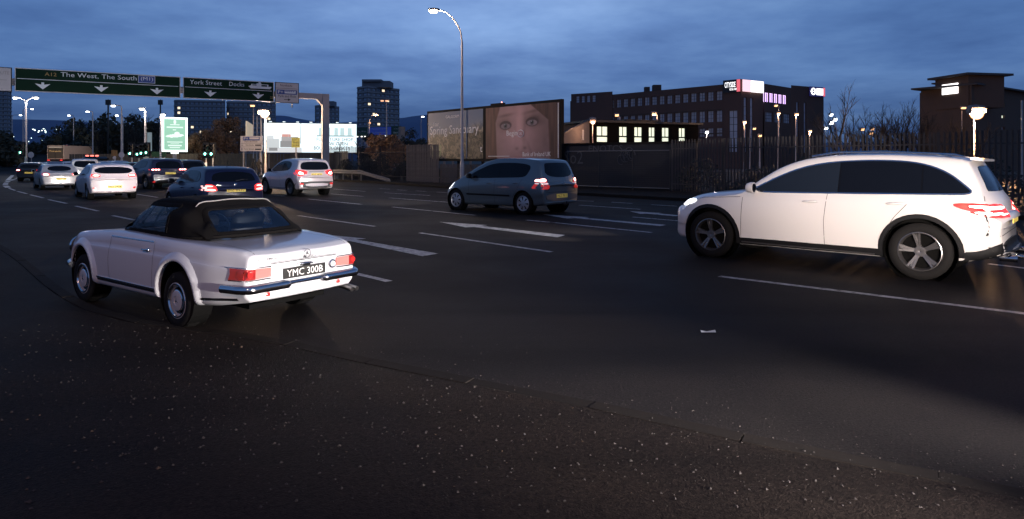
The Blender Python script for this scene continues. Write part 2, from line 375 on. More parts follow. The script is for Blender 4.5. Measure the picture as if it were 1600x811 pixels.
def strip(mb, bvh, view, pts, w=.01, off=.004, dens=.06, closed=False, thick=None):
    P = [np.array(p, float) for p in pts]
    if closed: P.append(P[0])
    Q = []
    for i in range(len(P) - 1):
        L = np.linalg.norm(P[i + 1] - P[i]); k = max(1, int(L / dens)); Q += [P[i] + (P[i + 1] - P[i]) * j / k for j in range(k)]
    Q.append(P[-1]); vs = []; n = len(Q)
    for i, q in enumerate(Q):
        d = Q[min(i + 1, n - 1)] - Q[max(i - 1, 0)]
        if closed and i in (0, n - 1): d = Q[1] - Q[n - 2]
        d = d / (np.linalg.norm(d) + 1e-9); nn = np.array((-d[1], d[0])) * w / 2
        if thick: vs += [pj(bvh, view, *(q + nn), off - thick), pj(bvh, view, *(q + nn * .8), off), pj(bvh, view, *(q - nn * .8), off), pj(bvh, view, *(q - nn), off - thick)]
        else: vs += [pj(bvh, view, *(q + nn), off), pj(bvh, view, *(q - nn), off)]
    k = 4 if thick else 2
    return mb.add(vs, [(i * k + j, i * k + j + 1, (i + 1) * k + j + 1, (i + 1) * k + j) for i in range(n - 1) for j in range(k - 1)])
WH = {}
def wheel_meshes(key, r, w, rr, style, rimmat):
    if key in WH: return WH[key]
    t = MB(); h = w / 2
    prof = [(-h + .01, rr), (-h, rr + .012), (-h - .004, (r + rr) / 2), (-h + .008, r - .022), (-h + .025, r - .004)]
    if style == 'sl':   # ribbed tread
        for k in range(7): y = -h + .03 + (w - .06) * k / 7; d = (w - .06) / 7; prof += [(y, r), (y + d * .72, r), (y + d * .74, r - .009), (y + d * .98, r - .009)]
    else:
        for k in range(4): y = -h + .03 + (w - .06) * k / 4; d = (w - .06) / 4; prof += [(y, r), (y + d * .84, r), (y + d * .86, r - .008), (y + d * .98, r - .008)]
    prof += [(h - .025, r - .004), (h - .008, r - .022), (h + .004, (r + rr) / 2), (h, rr + .012), (h - .01, rr)]
    t.lathe(prof, (0, 0, 0), (0, 1, 0), 40); ty = t.build('wheel', RUBBER, smooth=50).data
    m = MB(); ms = [rimmat, WELL, CHROME, mat('hub_cap_ivory', (.42, .42, .44), .35, coat=.5)]
    m.cur = 0; m.lathe([(h - .002, rr + .004), (h + .002, rr - .006), (h - .02, rr - .02), (h - .07, rr - .028), (-h + .02, rr - .02)], (0, 0, 0), (0, 1, 0), 40)
    m.cur = 1; m.lathe([(h - .085, rr - .02), (h - .09, .001)], (0, 0, 0), (0, 1, 0), 24)
    if style != 'sl' and style != 'cap':
        m.cur = 0; m.cur = 1; m.lathe([(h - .075, .15), (h - .072, .06)], (0, 0, 0), (0, 1, 0), 24)
    m.cur = 0
    def bar(a, ri, ro, wi, wo, yi, yo, th=.03):
        ca, sa = math.cos(a), math.sin(a); vs = []
        for (q, ww, y) in ((ri, wi, yi), (ro, wo, yo)):
            for s_ in (-1, 1):
                for e in (0, -th): vs.append((q * ca - s_ * ww * sa, y + e, q * sa + s_ * ww * ca))
        m.add(vs, [(0, 2, 6, 4), (1, 5, 7, 3), (0, 4, 5, 1), (2, 3, 7, 6), (4, 6, 7, 5), (0, 1, 3, 2)])
    if style == 'five':
        for i in range(5):
            a = R(90 + 72 * i)
            for s_ in (-1, 1): bar(a + s_ * .14, .045, rr - .012, .013, .012, h - .035, h - .008)
            bar(a, .05, rr - .015, .03, .008, h - .05, h - .03, .02)
        m.lathe([(h - .06, .07), (h - .03, .065), (h - .028, .03), (h - .034, .001)], (0, 0, 0), (0, 1, 0), 20)
    elif style == 'ten':
        for i in range(10): bar(R(36 * i), .04, rr - .012, .013, .016, h - .035, h - .010)
        m.lathe([(h - .06, .06), (h - .03, .055), (h - .03, .001)], (0, 0, 0), (0, 1, 0), 20)
    elif style == 'cap':
        m.lathe([(h - .03, rr - .015), (h - .022, rr - .03), (h - .008, .06), (h - .006, .001)], (0, 0, 0), (0, 1, 0), 28)
        m.cur = 1
        for i in range(7):
            a = R(360 / 7 * i); bar(a, .085, rr - .035, .006, .024, h - .004, h - .014, .02)
        m.cur = 0
    elif style == 'sl':
        m.lathe([(h - .02, rr - .01), (h - .035, .150), (h - .03, .148)], (0, 0, 0), (0, 1, 0), 36)
        m.cur = 2; m.lathe([(h - .004, rr + .001), (h + .006, rr - .008), (h + .004, rr - .022), (h - .012, rr - .03)], (0, 0, 0), (0, 1, 0), 40)
        m.cur = 2; m.lathe([(h - .03, .122), (h - .008, .120), (h - .004, .112)], (0, 0, 0), (0, 1, 0), 36)
        m.cur = 3; m.lathe([(h - .004, .112), (h + .003, .09), (h + .004, .052), (h - .002, .048), (h - .001, .001)], (0, 0, 0), (0, 1, 0), 36)
        m.cur = 2
        for k in range(3): bar(R(90 + 120 * k), 0, .036, .006, .0015, h + .006, h + .004, .006)
    rm = m.build('rim', ms, smooth=35).data
    for o in [q for q in COL.objects if q.data in (ty, rm)]: bpy.data.objects.remove(o)
    WH[key] = (ty, rm); return WH[key]
def put_wheel(root, x, y, z, key, steer=0):
    ty, rm = WH[key]; w = bpy.data.objects.new('wheel', ty); COL.objects.link(w); w.parent = root; w.location = (x, y, z)
    w.rotation_euler = (0, R(random.uniform(0, 60)) if key != 'sl' else 0, (0 if y > 0 else math.pi) + steer)
    r = bpy.data.objects.new('rim', rm); COL.objects.link(r); r.parent = w; return w
def plate(root, x, z, y=0, txt='', w=.52, h=.111, lean=0, mt=None, tm=None, bvh=None):
    if bvh: x = pj(bvh, 'B', y, z, 0).x - .012
    m = MB(); m.box((x, y, z), (.012, w, h)); p = m.build('number_plate', mt or PLY, root)
    if txt:
        t = MB(); put_text(t, txt, (x - .009, y, z), (0, -1, 0), (0, 0, 1), h * .66, w * .86, center=True); t.build('lettering', tm or PLT, p, fix=False)
    return p
def make_car(name, label, S, X, Y, an, k=1, gz=0, plate_txt='', cat='car', group=None, lights=True):
    root = empty(name, (X, Y, gz), label, cat, group, math.pi - an); root.scale = (k, k, k)
    V, F, bvh, xa, xb = car_body(S); W = S['W']; wb = S['wb']; wr = S['wr']; AR = S.get('AR', wr + .055)
    mb = MB(); mb.add(V, F); body = mb.build('body', S['paint'])
    c = MB()
    for x in (0, wb): c.lathe([(-W - .3, .0001), (-W - .3, AR), (-W + .24, AR), (-W + .24, .0001)], (x, 0, wr + .005), (0, 1, 0), 36); c.lathe([(W + .3, .0001), (W + .3, AR), (W - .24, AR), (W - .24, .0001)], (x, 0, wr + .005), (0, 1, 0), 36)
    cut = c.build('cut', WELL)
    bm = bmesh.new(); bm.from_mesh(cut.data); bmesh.ops.remove_doubles(bm, verts=bm.verts, dist=.001); bmesh.ops.recalc_face_normals(bm, faces=bm.faces); bm.to_mesh(cut.data); bm.free()
    boolean(body, cut); bpy.data.objects.remove(cut); body.parent = root
    body.data.polygons.foreach_set('use_smooth', [True] * len(body.data.polygons)); body.data.set_sharp_from_angle(angle=R(32))
    for x in (0, wb):
        for s_ in (-1, 1): m = MB(); m.lathe([(s_ * (W - .025), AR - .004), (s_ * (W - .235), AR - .004), (s_ * (W - .237), .001)], (x, 0, wr + .005), (0, 1, 0), 32); m.build('wheel_well', WELL, root)
    wheel_meshes(S['wkey'], wr, S.get('ww', .22), S['rr'], S['wstyle'], S.get('rimmat', ALLOY))
    for x in (0, wb):
        for s_ in (-1, 1): put_wheel(root, x, s_ * (W - .02 - S.get('ww', .22) / 2 - S.get('tuck', .012)), wr, S['wkey'])
    # glazing
    for sd in ('L', 'R') if not S.get('far') else ('L',):
        dlo = [tuple(q) for q in chaikin(S['dlo'], 2)]; t = MB()
        patch(t, bvh, sd, dlo, .004, 5, 0, dens=.06); t.build('window_trim', GLOSSB, root, smooth=40)
        if S.get('chrome_dlo'):
            t = MB(); strip(t, bvh, sd, dlo, .022, .012, closed=True, thick=.014); t.build('window_surround', CHROME, root, smooth=40)
        xs_ = [p[0] for p in dlo]; cuts = S['panes']
        for a, b in zip(cuts[:-1], cuts[1:]):
            pl = clip_x(dlo, min(a, b) + .005, max(a, b) - .005)
            if len(pl) < 3: continue
            cc = np.mean(pl, 0); pl = [cc + (np.array(q) - cc) * np.array([.99, .95]) for q in pl]
            t = MB(); patch(t, bvh, sd, pl, .008, 4, 0, dens=.06, skirt=.006); t.build('side_window', GLASS if b < max(cuts) - .01 else GLASSF, root, smooth=60)
        for sm in S.get('seams', []): t = MB(); strip(t, bvh, sd, sm, .007, .0015); t.build('door_gap', SEAM, root, fix=False)
        for hx, hz in S.get('handles', []):
            p = pj(bvh, sd, hx, hz, 0); s_ = 1 if sd == 'L' else -1; t = MB()
            t.tube([(p.x - .10, p.y - .005 * s_, hz), (p.x - .07, p.y + .028 * s_, hz + .004), (p.x + .06, p.y + .028 * s_, hz), (p.x + .10, p.y - .005 * s_, hz - .004)], [.010, .015, .015, .010], 8); t.build('door_handle', S.get('handlemat', S['paint']), root, smooth=50)
        if S.get('cladding'):
            t = MB()
            for x in (0, wb):
                arc = [(x + (AR + .028) * math.cos(a), wr + .005 + (AR + .028) * math.sin(a)) for a in np.linspace(R(-22), R(202), 26)]
                strip(t, bvh, sd, arc, .062, .014, dens=.2, thick=.02)
            strip(t, bvh, sd, [(AR + .03, S['sillz']), (wb - AR - .03, S['sillz'])], .11, .010, thick=.02)
            t.build('wheel_arch_trim', TRIM, root, smooth=40)
        elif S.get('rub'):
            t = MB(); z = S['rub']; strip(t, bvh, sd, [(AR + .1, z), (wb - AR - .12, z)], .05, .014, thick=.014); t.build('rubbing_strip', TRIM, root)
        mx, mz = S['mirror']; p = pj(bvh, sd, mx, mz, 0); s_ = 1 if sd == 'L' else -1; t = MB()
        Q = catmull([(0, .0), (.03, .075), (.1, .095), (.17, .075), (.19, 0), (.15, -.06), (.05, -.06), (0, -.0)], 2)
        vs = []; 
        for (dx, kx) in ((-.045, .82), (-.04, 1), (.0, 1.02), (.05, .85), (.075, .5)): vs += [(p.x + dx, p.y + s_ * (.045 + (q[0] - .095) * kx + .095), mz + .05 + q[1] * kx) for q in Q]
        nq = len(Q); t.add(vs, [(i * nq + a, i * nq + (a + 1) % nq, (i + 1) * nq + (a + 1) % nq, (i + 1) * nq + a) for i in range(4) for a in range(nq)] + [tuple(range(4 * nq, 5 * nq))])
        t.box((p.x + .01, p.y + s_ * .02, mz), (.05, .10, .04)); mo = t.build('wing_mirror', S.get('mirmat', S['paint']), root, smooth=50)
        t = MB(); t.poly([(p.x - .046, p.y + s_ * (.045 + (q[0] - .095) * .8 + .095), mz + .05 + q[1] * .8) for q in Q]); t.build('mirror_glass', GLASS, mo)
    t = MB(); patch(t, bvh, 'B', S['rearwin'], .006, 5, 2, dens=.06); t.build('rear_window', GLASS, root, smooth=60)
    if S.get('screen'): t = MB(); patch(t, bvh, 'F', S['screen'], .005, 5, 1, dens=.08); t.build('windscreen', GLASS, root, smooth=60)
    # rear lights: list of (view, polygon) on the left side, mirrored
    for s_ in (1, -1):
        lens = MB(); core = MB(); white = MB()
        for item in S['tail']:
            vw, P, kind = item[:3]
            v2 = vw if s_ == 1 or vw in 'BFT' else ('R' if vw == 'L' else 'L')
            P2 = [(s_ * a, b) for a, b in P] if vw in 'BFT' else P
            {'l': lens, 'c': core, 'w': white}[kind[0]]
            tgt = {'l': lens, 'c': core, 'w': white}[kind[0]]
            patch(tgt, bvh, v2, P2, .018 if kind[0] == 'l' else .024, 2, 1, dens=.05, skirt=.02)
        L = lens.build('tail_light', S.get('tailmat', TAILR), root, smooth=50)
        if core.v: core.build('light_core', S.get('coremat', TAILB), L, smooth=50)
        if white.v: white.build('reversing_lens', LENSW, L, smooth=50)
    for s_ in (1, -1):
        if S.get('head'):
            t = MB()
            for vw, P in S['head']:
                v2 = vw if s_ == 1 or vw in 'BFT' else 'R'
                patch(t, bvh, v2, [(s_ * a, b) for a, b in P] if vw in 'BFT' else P, .010, 2, 1, dens=.05, skirt=.015)
            t.build('headlight', HEADL, root, smooth=50)
    for nm, vw, P, of, mt in S.get('extra', []):
        t = MB(); patch(t, bvh, vw, P, of, 4, 1, dens=.06, skirt=of + .01); t.build(nm, mt, root, smooth=45)
    for nm, vw, P, w_, of, mt in S.get('strips', []):
        t = MB(); strip(t, bvh, vw, P, w_, of, thick=.012 if of > .004 else None); t.build(nm, mt, root, smooth=45, fix=of > .004)
    pz = S['platez']; plate(root, 0, pz, 0, plate_txt, bvh=bvh)
    if S.get('beam', 1) and lights:
        for s_ in (1, -1):
            l = lamp('headlight_or_fill_beam', 'SPOT', (xb + .10, s_ * W * .68, .64), S.get('beamw', 90) * 14, (1, .93, .88), .06, (xb + 9, s_ * W * .68, .50), 40, 1, root)
    return root, bvh
def clip_x(P, a, b):
    def half(P, c, sg):
        out = []
        for i in range(len(P)):
            p, q = np.array(P[i], float), np.array(P[(i + 1) % len(P)], float); ip, iq = sg * (p[0] - c) >= 0, sg * (q[0] - c) >= 0
            if ip: out.append(p)
            if ip != iq: t = (c - p[0]) / (q[0] - p[0]); out.append(p + (q - p) * t)
        return out
    P = half(P, a, 1)
    return half(P, b, -1) if len(P) > 2 else []
def paint(n, c, rough=.28, metal=0.0, coat=.8): return mat(n, c, rough, metal, coat=coat, noise=(40, .006))
# ------------------------------------------------------------------ white estate SUV at the right
P_PEARL = paint('pearl_white_paint', (.64, .61, .59))
GLC = dict(W=.945, wb=2.873, wr=.365, rr=.250, ww=.25, wkey='glc', wstyle='five', AR=.425, paint=P_PEARL, sillz=.31, cladding=1, chrome_dlo=1,
    top=[(-.86, .90), (-.83, 1.04), (-.76, 1.14), (-.68, 1.30), (-.58, 1.46), (-.52, 1.555), (-.40, 1.59), (0, 1.625), (.5, 1.645), (1.0, 1.64), (1.45, 1.59), (1.75, 1.50), (2.1, 1.30), (2.42, 1.10), (2.7, 1.06), (3.2, 1.00), (3.5, .90), (3.62, .80)],
    belt=[(-.9, 1.0), (0, 1.085), (1.2, 1.06), (2.4, 1.0), (3.2, .90), (3.7, .8)], bot=[(-.9, .36), (-.5, .27), (0, .24), (2.9, .24), (3.3, .24), (3.7, .28)],
    plan=[(-.9, .90), (-.45, .985), (.3, 1), (2.7, 1), (3.2, .98), (3.62, .88)], tum=.40, zw=.66, Rr=.08, Rf=.10, bowr=.16, bowf=.36,
    dlo=[(2.26, 1.065), (1.95, 1.24), (1.62, 1.40), (1.3, 1.49), (.9, 1.535), (.4, 1.545), (.0, 1.51), (-.28, 1.40), (-.47, 1.24), (-.58, 1.125), (-.3, 1.115), (.6, 1.095), (1.5, 1.075)],
    panes=[-.7, -.02, .98, 2.3], seams=[[(2.38, .30), (2.36, .60), (2.34, .98)], [(1.16, .34), (1.16, .7), (1.12, 1.07)], [(.14, .97), (.28, .8), (.40, .6), (.46, .42)], [(2.38, .985), (3.0, .95), (3.35, .86)]],
    handles=[(1.35, .955), (.28, .975)], mirror=(2.16, 1.07), handlemat=P_PEARL, mirmat=P_PEARL,
    rearwin=[(-.60, 1.15), (-.66, 1.17), (-.52, 1.44), (-.40, 1.475), (.40, 1.475), (.52, 1.44), (.66, 1.17), (.60, 1.15)],
    tail=[('B', [(.46, .84), (.46, .99), (.80, 1.01), (.90, .95), (.90, .87), (.8, .83)], 'l'), ('L', [(-.74, .86), (-.50, .92), (-.34, .985), (-.46, 1.015), (-.78, 1.00)], 'l'),
          ('B', [(.5, .935), (.5, .975), (.9, .975), (.9, .935)], 'c'), ('B', [(.5, .865), (.5, .895), (.88, .895), (.88, .865)], 'c'), ('L', [(-.76, .945), (-.54, .955), (-.52, .985), (-.76, .98)], 'c'), ('L', [(-.76, .88), (-.6, .885), (-.58, .91), (-.76, .905)], 'c')],
    head=[('F', [(.52, .80), (.50, .88), (.80, .93), (.86, .88), (.80, .80)]), ('L', [(3.42, .79), (3.16, .86), (3.10, .92), (3.38, .90), (3.56, .84)])],
    extra=[('rear_bumper_lower', 'B', [(-.80, .40), (-.84, .50), (-.4, .54), (.4, .54), (.84, .50), (.80, .40)], .02, TRIM), ('side_skirt_trim', 'L', [(-.96, .24), (-.96, .54), (-.82, .52), (-.64, .42), (-.45, .40), (-.44, .24)], .012, TRIM),
           ('grille', 'F', [(-.42, .55), (-.50, .74), (-.42, .84), (.42, .84), (.50, .74), (.42, .55)], .012, TRIM)],
    strips=[('running_board_strip', 'L', [(.52, .285), (2.36, .30)], .018, .03, ALLOY), ('tailgate_gap', 'B', [(-.78, 1.10), (-.86, .98), (-.86, .62), (.86, .62), (.86, .98), (.78, 1.10)], .008, .002, SEAM),
            ('crease_line', 'L', [(.5, .48), (2.35, .47)], .008, .003, P_PEARL), ('bumper_crease', 'B', [(-.8, .70), (0, .68), (.8, .70)], .014, .010, P_PEARL)],
    platez=.80, beamw=120)
glc, glc_b = make_car('estate_car', 'large white estate SUV with a tow bar driving out of the right edge of the photo', GLC, 5.998, 9.286, .745, 1.02)
glc['label'] = 'large pearl white SUV with a tow ball at the right edge of the photo'
def part_tube(root, name, path, r, m, n=8):
    t = MB(); t.tube(path, r, n); return t.build(name, m, root, smooth=50)
for s_ in (1, -1):
    part_tube(glc, 'roof_rail', [(-.30, s_ * .585, 1.585), (-.15, s_ * .60, 1.63), (.5, s_ * .62, 1.665), (1.1, s_ * .62, 1.655), (1.42, s_ * .61, 1.60)], .014, CHROME)
t = MB(); t.prism([(-.50, -.60, 1.55), (-.50, .60, 1.55), (-.63, .52, 1.53), (-.63, -.52, 1.53)], (0, 0, .028)); t.build('spoiler', P_PEARL, glc, smooth=30)
t = MB(); t.tube([(-.80, .05, .34), (-1.0, .05, .30), (-1.06, .05, .33), (-1.06, .05, .40)], [.03, .026, .02, .018], 8); t.lathe([(.0, .001), (.008, .02), (.025, .026), (.042, .02), (.05, .001)], (-1.06, .05, .39), (0, 0, 1), 12); t.build('tow_bar', CHROME, glc, smooth=50)
for s_ in (1, -1): part_tube(glc, 'exhaust_pipe', [(-.80, s_ * .55, .33), (-.98, s_ * .55, .33)], [.045, .045], CHROME, 12)
t = MB(); t.tube([(-.83, -.04, 1.17), (-.80, -.28, 1.20), (-.79, -.42, 1.22)], [.012, .008, .006], 6); t.build('rear_wiper', BLACK, glc)
# ------------------------------------------------------------------ blue-grey MPV in the middle
P_BG = paint('blue_grey_paint', (.12, .155, .17), .3, .35)
SCE = dict(W=.905, wb=2.685, wr=.318, rr=.215, ww=.20, wkey='sce', wstyle='cap', AR=.37, paint=P_BG, rub=.52, rimmat=mat('silver_wheel_trim', (.45, .45, .46), .4, .5),
    top=[(-.72, .93), (-.70, 1.05), (-.64, 1.20), (-.56, 1.38), (-.49, 1.50), (-.42, 1.555), (-.2, 1.585), (.4, 1.62), (1.0, 1.615), (1.45, 1.55), (1.9, 1.37), (2.35, 1.14), (2.62, 1.01), (2.9, .93), (3.15, .82), (3.32, .70)],
    belt=[(-.8, 1.0), (0, 1.03), (1.5, .98), (2.4, .91), (3.3, .68)], bot=[(-.8, .30), (0, .22), (2.9, .20), (3.35, .22)], tum=.36, zw=.6, bowr=.10, bowf=.34, Rr=.07, Rf=.09,
    plan=[(-.75, .94), (-.3, 1), (2.4, 1), (2.9, .965), (3.32, .84)],
    dlo=[(2.30, 1.00), (1.95, 1.18), (1.6, 1.33), (1.3, 1.43), (.9, 1.47), (.3, 1.465), (-.12, 1.42), (-.22, 1.34), (-.12, 1.12), (.02, 1.055), (.6, 1.04), (1.5, 1.01)], panes=[-.3, .92, 1.98, 2.4],
    seams=[[(2.1, .30), (2.12, .96)], [(1.08, .28), (1.06, 1.0)], [(.03, 1.0), (.2, .72), (.36, .5)]], handles=[(1.28, .865), (.26, .885)], mirror=(2.02, 1.01), handlemat=P_BG, mirmat=BLACK,
    rearwin=[(-.66, 1.06), (-.56, 1.42), (-.46, 1.47), (.46, 1.47), (.56, 1.42), (.66, 1.06)],
    tail=[('B', [(.60, .73), (.62, .86), (.66, 1.03), (.80, 1.05), (.86, .98), (.90, .80), (.90, .73)], 'l'), ('B', [(.68, .94), (.68, 1.02), (.84, 1.02), (.88, .94)], 'c'), ('B', [(.64, .86), (.64, .92), (.88, .92), (.88, .86)], 'w')],
    tailmat=TAILD, head=[('F', [(.45, .66), (.48, .78), (.74, .84), (.80, .72), (.7, .64)]), ('L', [(3.14, .68), (2.86, .78), (2.80, .86), (3.0, .84), (3.2, .74)])],
    extra=[('tailgate_lower_panel', 'B', [(-.72, .40), (-.76, .60), (.76, .60), (.72, .40)], .014, mat('grey_plastic', (.07, .08, .085), .5))],
    strips=[('tailgate_gap', 'B', [(-.62, .98), (-.58, .74), (-.70, .64), (.70, .64), (.58, .74), (.62, .98)], .010, .002, SEAM), ('bumper_top_edge', 'B', [(-.82, .36), (.82, .36)], .02, .012, P_BG)],
    platez=.53, beamw=170)
sce, sce_b = make_car('people_carrier', 'blue-grey people carrier in the middle of the road below the face billboard', SCE, .889, 19.554, .704, 1.02, plate_txt='HLZ 7813')
t = MB(); t.tube([(-.72, .0, .32), (-.86, .0, .27), (-.90, .0, .30), (-.90, 0, .38)], [.03, .026, .02, .02], 8); t.build('tow_bar', BLACK, sce)
t = MB()
for k, (a, b) in enumerate((((0, .045), (.034, 0)), ((.034, 0), (0, -.045)), ((0, -.045), (-.034, 0)), ((-.034, 0), (0, .045)))):
    p = pj(sce_b, 'B', 0, .88, .0); t.tube([(p.x - .006, a[0], .88 + a[1]), (p.x - .006, b[0], .88 + b[1])], .008, 6)
t.build('badge', CHROME, sce)
# ------------------------------------------------------------------ silver-pink crossover
P_SIL = paint('pale_silver_paint', (.60, .52, .54), .3, .15)
MOK = dict(W=.89, wb=2.555, wr=.345, rr=.235, ww=.22, wkey='mok', wstyle='ten', AR=.40, paint=P_SIL, cladding=1, sillz=.30,
    top=[(-.80, .92), (-.78, 1.06), (-.70, 1.18), (-.60, 1.38), (-.52, 1.53), (-.40, 1.60), (0, 1.64), (.6, 1.655), (1.1, 1.62), (1.5, 1.50), (1.95, 1.24), (2.2, 1.12), (2.7, 1.04), (3.05, .92), (3.25, .76)],
    belt=[(-.9, 1.06), (0, 1.10), (1.0, 1.03), (2.2, .97), (3.2, .75)], bot=[(-.9, .34), (0, .26), (2.9, .25), (3.3, .27)], tum=.40, zw=.66, bowr=.14, bowf=.32, Rr=.08, Rf=.09,
    dlo=[(2.02, 1.07), (1.7, 1.28), (1.4, 1.44), (1.05, 1.53), (.5, 1.54), (.15, 1.50), (.0, 1.38), (.05, 1.20), (.25, 1.12), (1.0, 1.08)], panes=[-.1, .8, 2.1],
    seams=[[(1.9, .34), (1.95, 1.0)], [(.95, .34), (.95, 1.04)], [(.05, 1.1), (.3, .8), (.4, .5)]], handles=[(1.15, .93), (.22, .98)], mirror=(1.85, 1.06), mirmat=BLACK,
    rearwin=[(-.55, 1.14), (-.68, 1.22), (-.62, 1.42), (-.45, 1.50), (.45, 1.50), (.62, 1.42), (.68, 1.22), (.55, 1.14)],
    tail=[('B', [(.56, .92), (.54, 1.02), (.66, 1.12), (.84, 1.14), (.88, .98), (.82, .86)], 'l'), ('B', [(.60, .95), (.60, 1.02), (.76, 1.08), (.80, .95)], 'c'), ('L', [(-.78, .92), (-.6, .98), (-.46, 1.10), (-.52, 1.16), (-.74, 1.12)], 'l')],
    head=[('F', [(.48, .72), (.50, .84), (.76, .90), (.82, .78)]), ('L', [(3.0, .76), (2.75, .84), (2.7, .93), (2.95, .90), (3.1, .82)])],
    extra=[('rear_bumper_lower', 'B', [(-.84, .36), (-.86, .62), (-.6, .64), (.6, .64), (.86, .62), (.84, .36)], .022, mat('dark_grey_plastic', (.05, .05, .05), .6)),
           ('skid_plate', 'B', [(-.50, .42), (-.56, .56), (.56, .56), (.50, .42)], .034, P_SIL), ('fog_lamp_red', 'B', [(.62, .50), (.62, .58), (.78, .58), (.78, .50)], .034, TAILD), ('fog_lamp_red', 'B', [(-.62, .50), (-.62, .58), (-.78, .58), (-.78, .50)], .034, TAILD)],
    strips=[('boot_trim_bar', 'B', [(-.35, 1.06), (.35, 1.06)], .03, .02, ALLOY)], platez=.94, beamw=60)
mok, mok_b = make_car('crossover', 'pale silver crossover in front of the gantry post with wide black rear bumper', MOK, -9.155, 29.313, .797, 1.0, plate_txt='FXZ 4836')
# ------------------------------------------------------------------ dark blue hatchback behind the roadster's roof
P_DB = paint('dark_blue_paint', (.006, .008, .038), .3, .1, .3)
def hatch(paint_, L=4.1, Wd=.87, Ht=1.47, wb=2.5, ro=.78, wkey='h', wr=.315, tail=None, **kw):
    fo = L - wb - ro; xr = -ro + .07; xf = wb + fo - .09
    S = dict(W=Wd, wb=wb, wr=wr, rr=.205, ww=.2, wkey=wkey, wstyle='ten', AR=wr + .05, paint=paint_,
        top=[(xr, .90), (xr + .03, .98), (xr + .12, 1.12), (xr + .25, 1.29), (xr + .33, Ht - .09), (xr + .5, Ht - .04), (.5, Ht), (1.0, Ht - .01), (1.35, Ht - .08), (1.75, 1.20), (2.15, 1.01), (wb + .1, .93), (wb + fo * .6, .84), (xf, .68)],
        belt=[(xr, .97), (0, .98), (1.5, .93), (2.2, .88), (xf, .66)], bot=[(xr, .28), (0, .20), (xf, .2)], tum=.42, zw=.58, bowr=.12, bowf=.3, Rr=.07, Rf=.09,
        dlo=[(2.0, .97), (1.65, 1.16), (1.3, Ht - .17), (.95, Ht - .12), (.3, Ht - .12), (-.02, Ht - .17), (-.16, 1.12), (-.05, 1.02), (1.0, .98)], panes=[-.3, .08, .95, 2.1],
        seams=[[(2.0, .3), (2.05, .9)], [(1.0, .28), (1.0, .94)], [(.1, .98), (.3, .7), (.36, .4)]], handles=[(1.2, .84), (.3, .86)], mirror=(1.85, .96),
        rearwin=[(-.56, 1.03), (-.62, 1.10), (-.50, Ht - .16), (.50, Ht - .16), (.62, 1.10), (.56, 1.03)],
        tail=tail or [('B', [(.52, .80), (.54, .92), (.80, .94), (.84, .80)], 'l'), ('B', [(.58, .83), (.58, .89), (.8, .9), (.8, .83)], 'c'), ('L', [(xr, .80), (xr + .2, .84), (xr + .22, .92), (xr + .05, .93)], 'l')],
        head=[('F', [(.45, .60), (.48, .70), (.72, .74), (.76, .64)])], platez=.66, beamw=110)
    S.update(kw); return S
FAB = hatch(P_DB, 4.0, .865, 1.47, 2.47, .76, 'fab', coremat=mat('tail_light_core_pale', (.9, .5, .5), .3, 0, (1, .50, .45), 1.8),
    tail=[('B', [(.50, .76), (.56, .96), (.84, .97), (.86, .78)], 'l'), ('B', [(.56, .79), (.57, .84), (.84, .84), (.84, .79)], 'c'), ('B', [(.60, .89), (.61, .935), (.83, .94), (.83, .89)], 'c'), ('B', [(.75, .84), (.75, .90), (.83, .90), (.83, .84)], 'c')], platez=.80)
fab, fab_b = make_car('hatchback', 'dark blue hatchback with yellow rear plate just beyond the black soft top', FAB, -7.964, 18.225, .808, .96, plate_txt='BIZ 8430')
t = MB(); p = pj(fab_b, 'B', 0, .95, 0); t.lathe([(0, .042), (-.008, .040), (-.012, .0)], (p.x, 0, .95), (1, 0, 0), 20); t.build('badge', CHROME, fab)
t = MB(); p = pj(fab_b, 'B', .45, .95, 0); put_text(t, 'FABIA', (p.x - .012, .52, .925), (0, -1, 0), (0, 0, 1), .03, .2); t.build('badge', CHROME, fab, fix=False)
part_tube(fab, 'aerial', [(.0, 0, 1.43), (-.10, 0, 1.63)], [.008, .004], BLACK)
t = MB(); t.tube([(-.62, -.02, 1.06), (-.60, -.2, 1.09), (-.60, -.36, 1.09)], [.016, .012, .008], 6); t.build('rear_wiper', BLACK, fab)
# ------------------------------------------------------------------ queue of cars in the left half
P_WH = paint('warm_white_paint', (.72, .62, .62)); P_SV = paint('silver_paint', (.45, .43, .43), .3, .3); P_BK = paint('black_car_paint', (.012, .012, .014), coat=.35); P_NV = paint('navy_paint', (.010, .011, .035), .3, .1, .35)
P_BL = paint('mid_blue_paint', (.04, .07, .14), .3, .3); P_WM = paint('white_mpv_paint', (.65, .62, .6))
I30 = hatch(P_WH, 4.3, .89, 1.47, 2.65, .80, 'i30',
    rearwin=[(-.50, 1.05), (-.68, 1.13), (-.66, 1.22), (-.45, 1.32), (.45, 1.32), (.66, 1.22), (.68, 1.13), (.50, 1.05)],
    tail=[('B', [(.46, .93), (.54, 1.03), (.86, 1.04), (.88, .95), (.7, .90)], 'l'), ('B', [(.52, .96), (.56, 1.0), (.74, 1.0), (.72, .95)], 'c')],
    extra=[('reflector', 'B', [(.66, .42), (.66, .50), (.76, .52), (.76, .44)], .012, TAILD), ('reflector', 'B', [(-.66, .42), (-.66, .50), (-.76, .52), (-.76, .44)], .012, TAILD)], platez=.52, beamw=60, mirmat=BLACK)
i30, _b = make_car('hatchback', 'white hatchback with a slim oval rear window, largest white car queueing', I30, -16.424, 26.739, .845, .985, plate_txt='PNZ 2914')
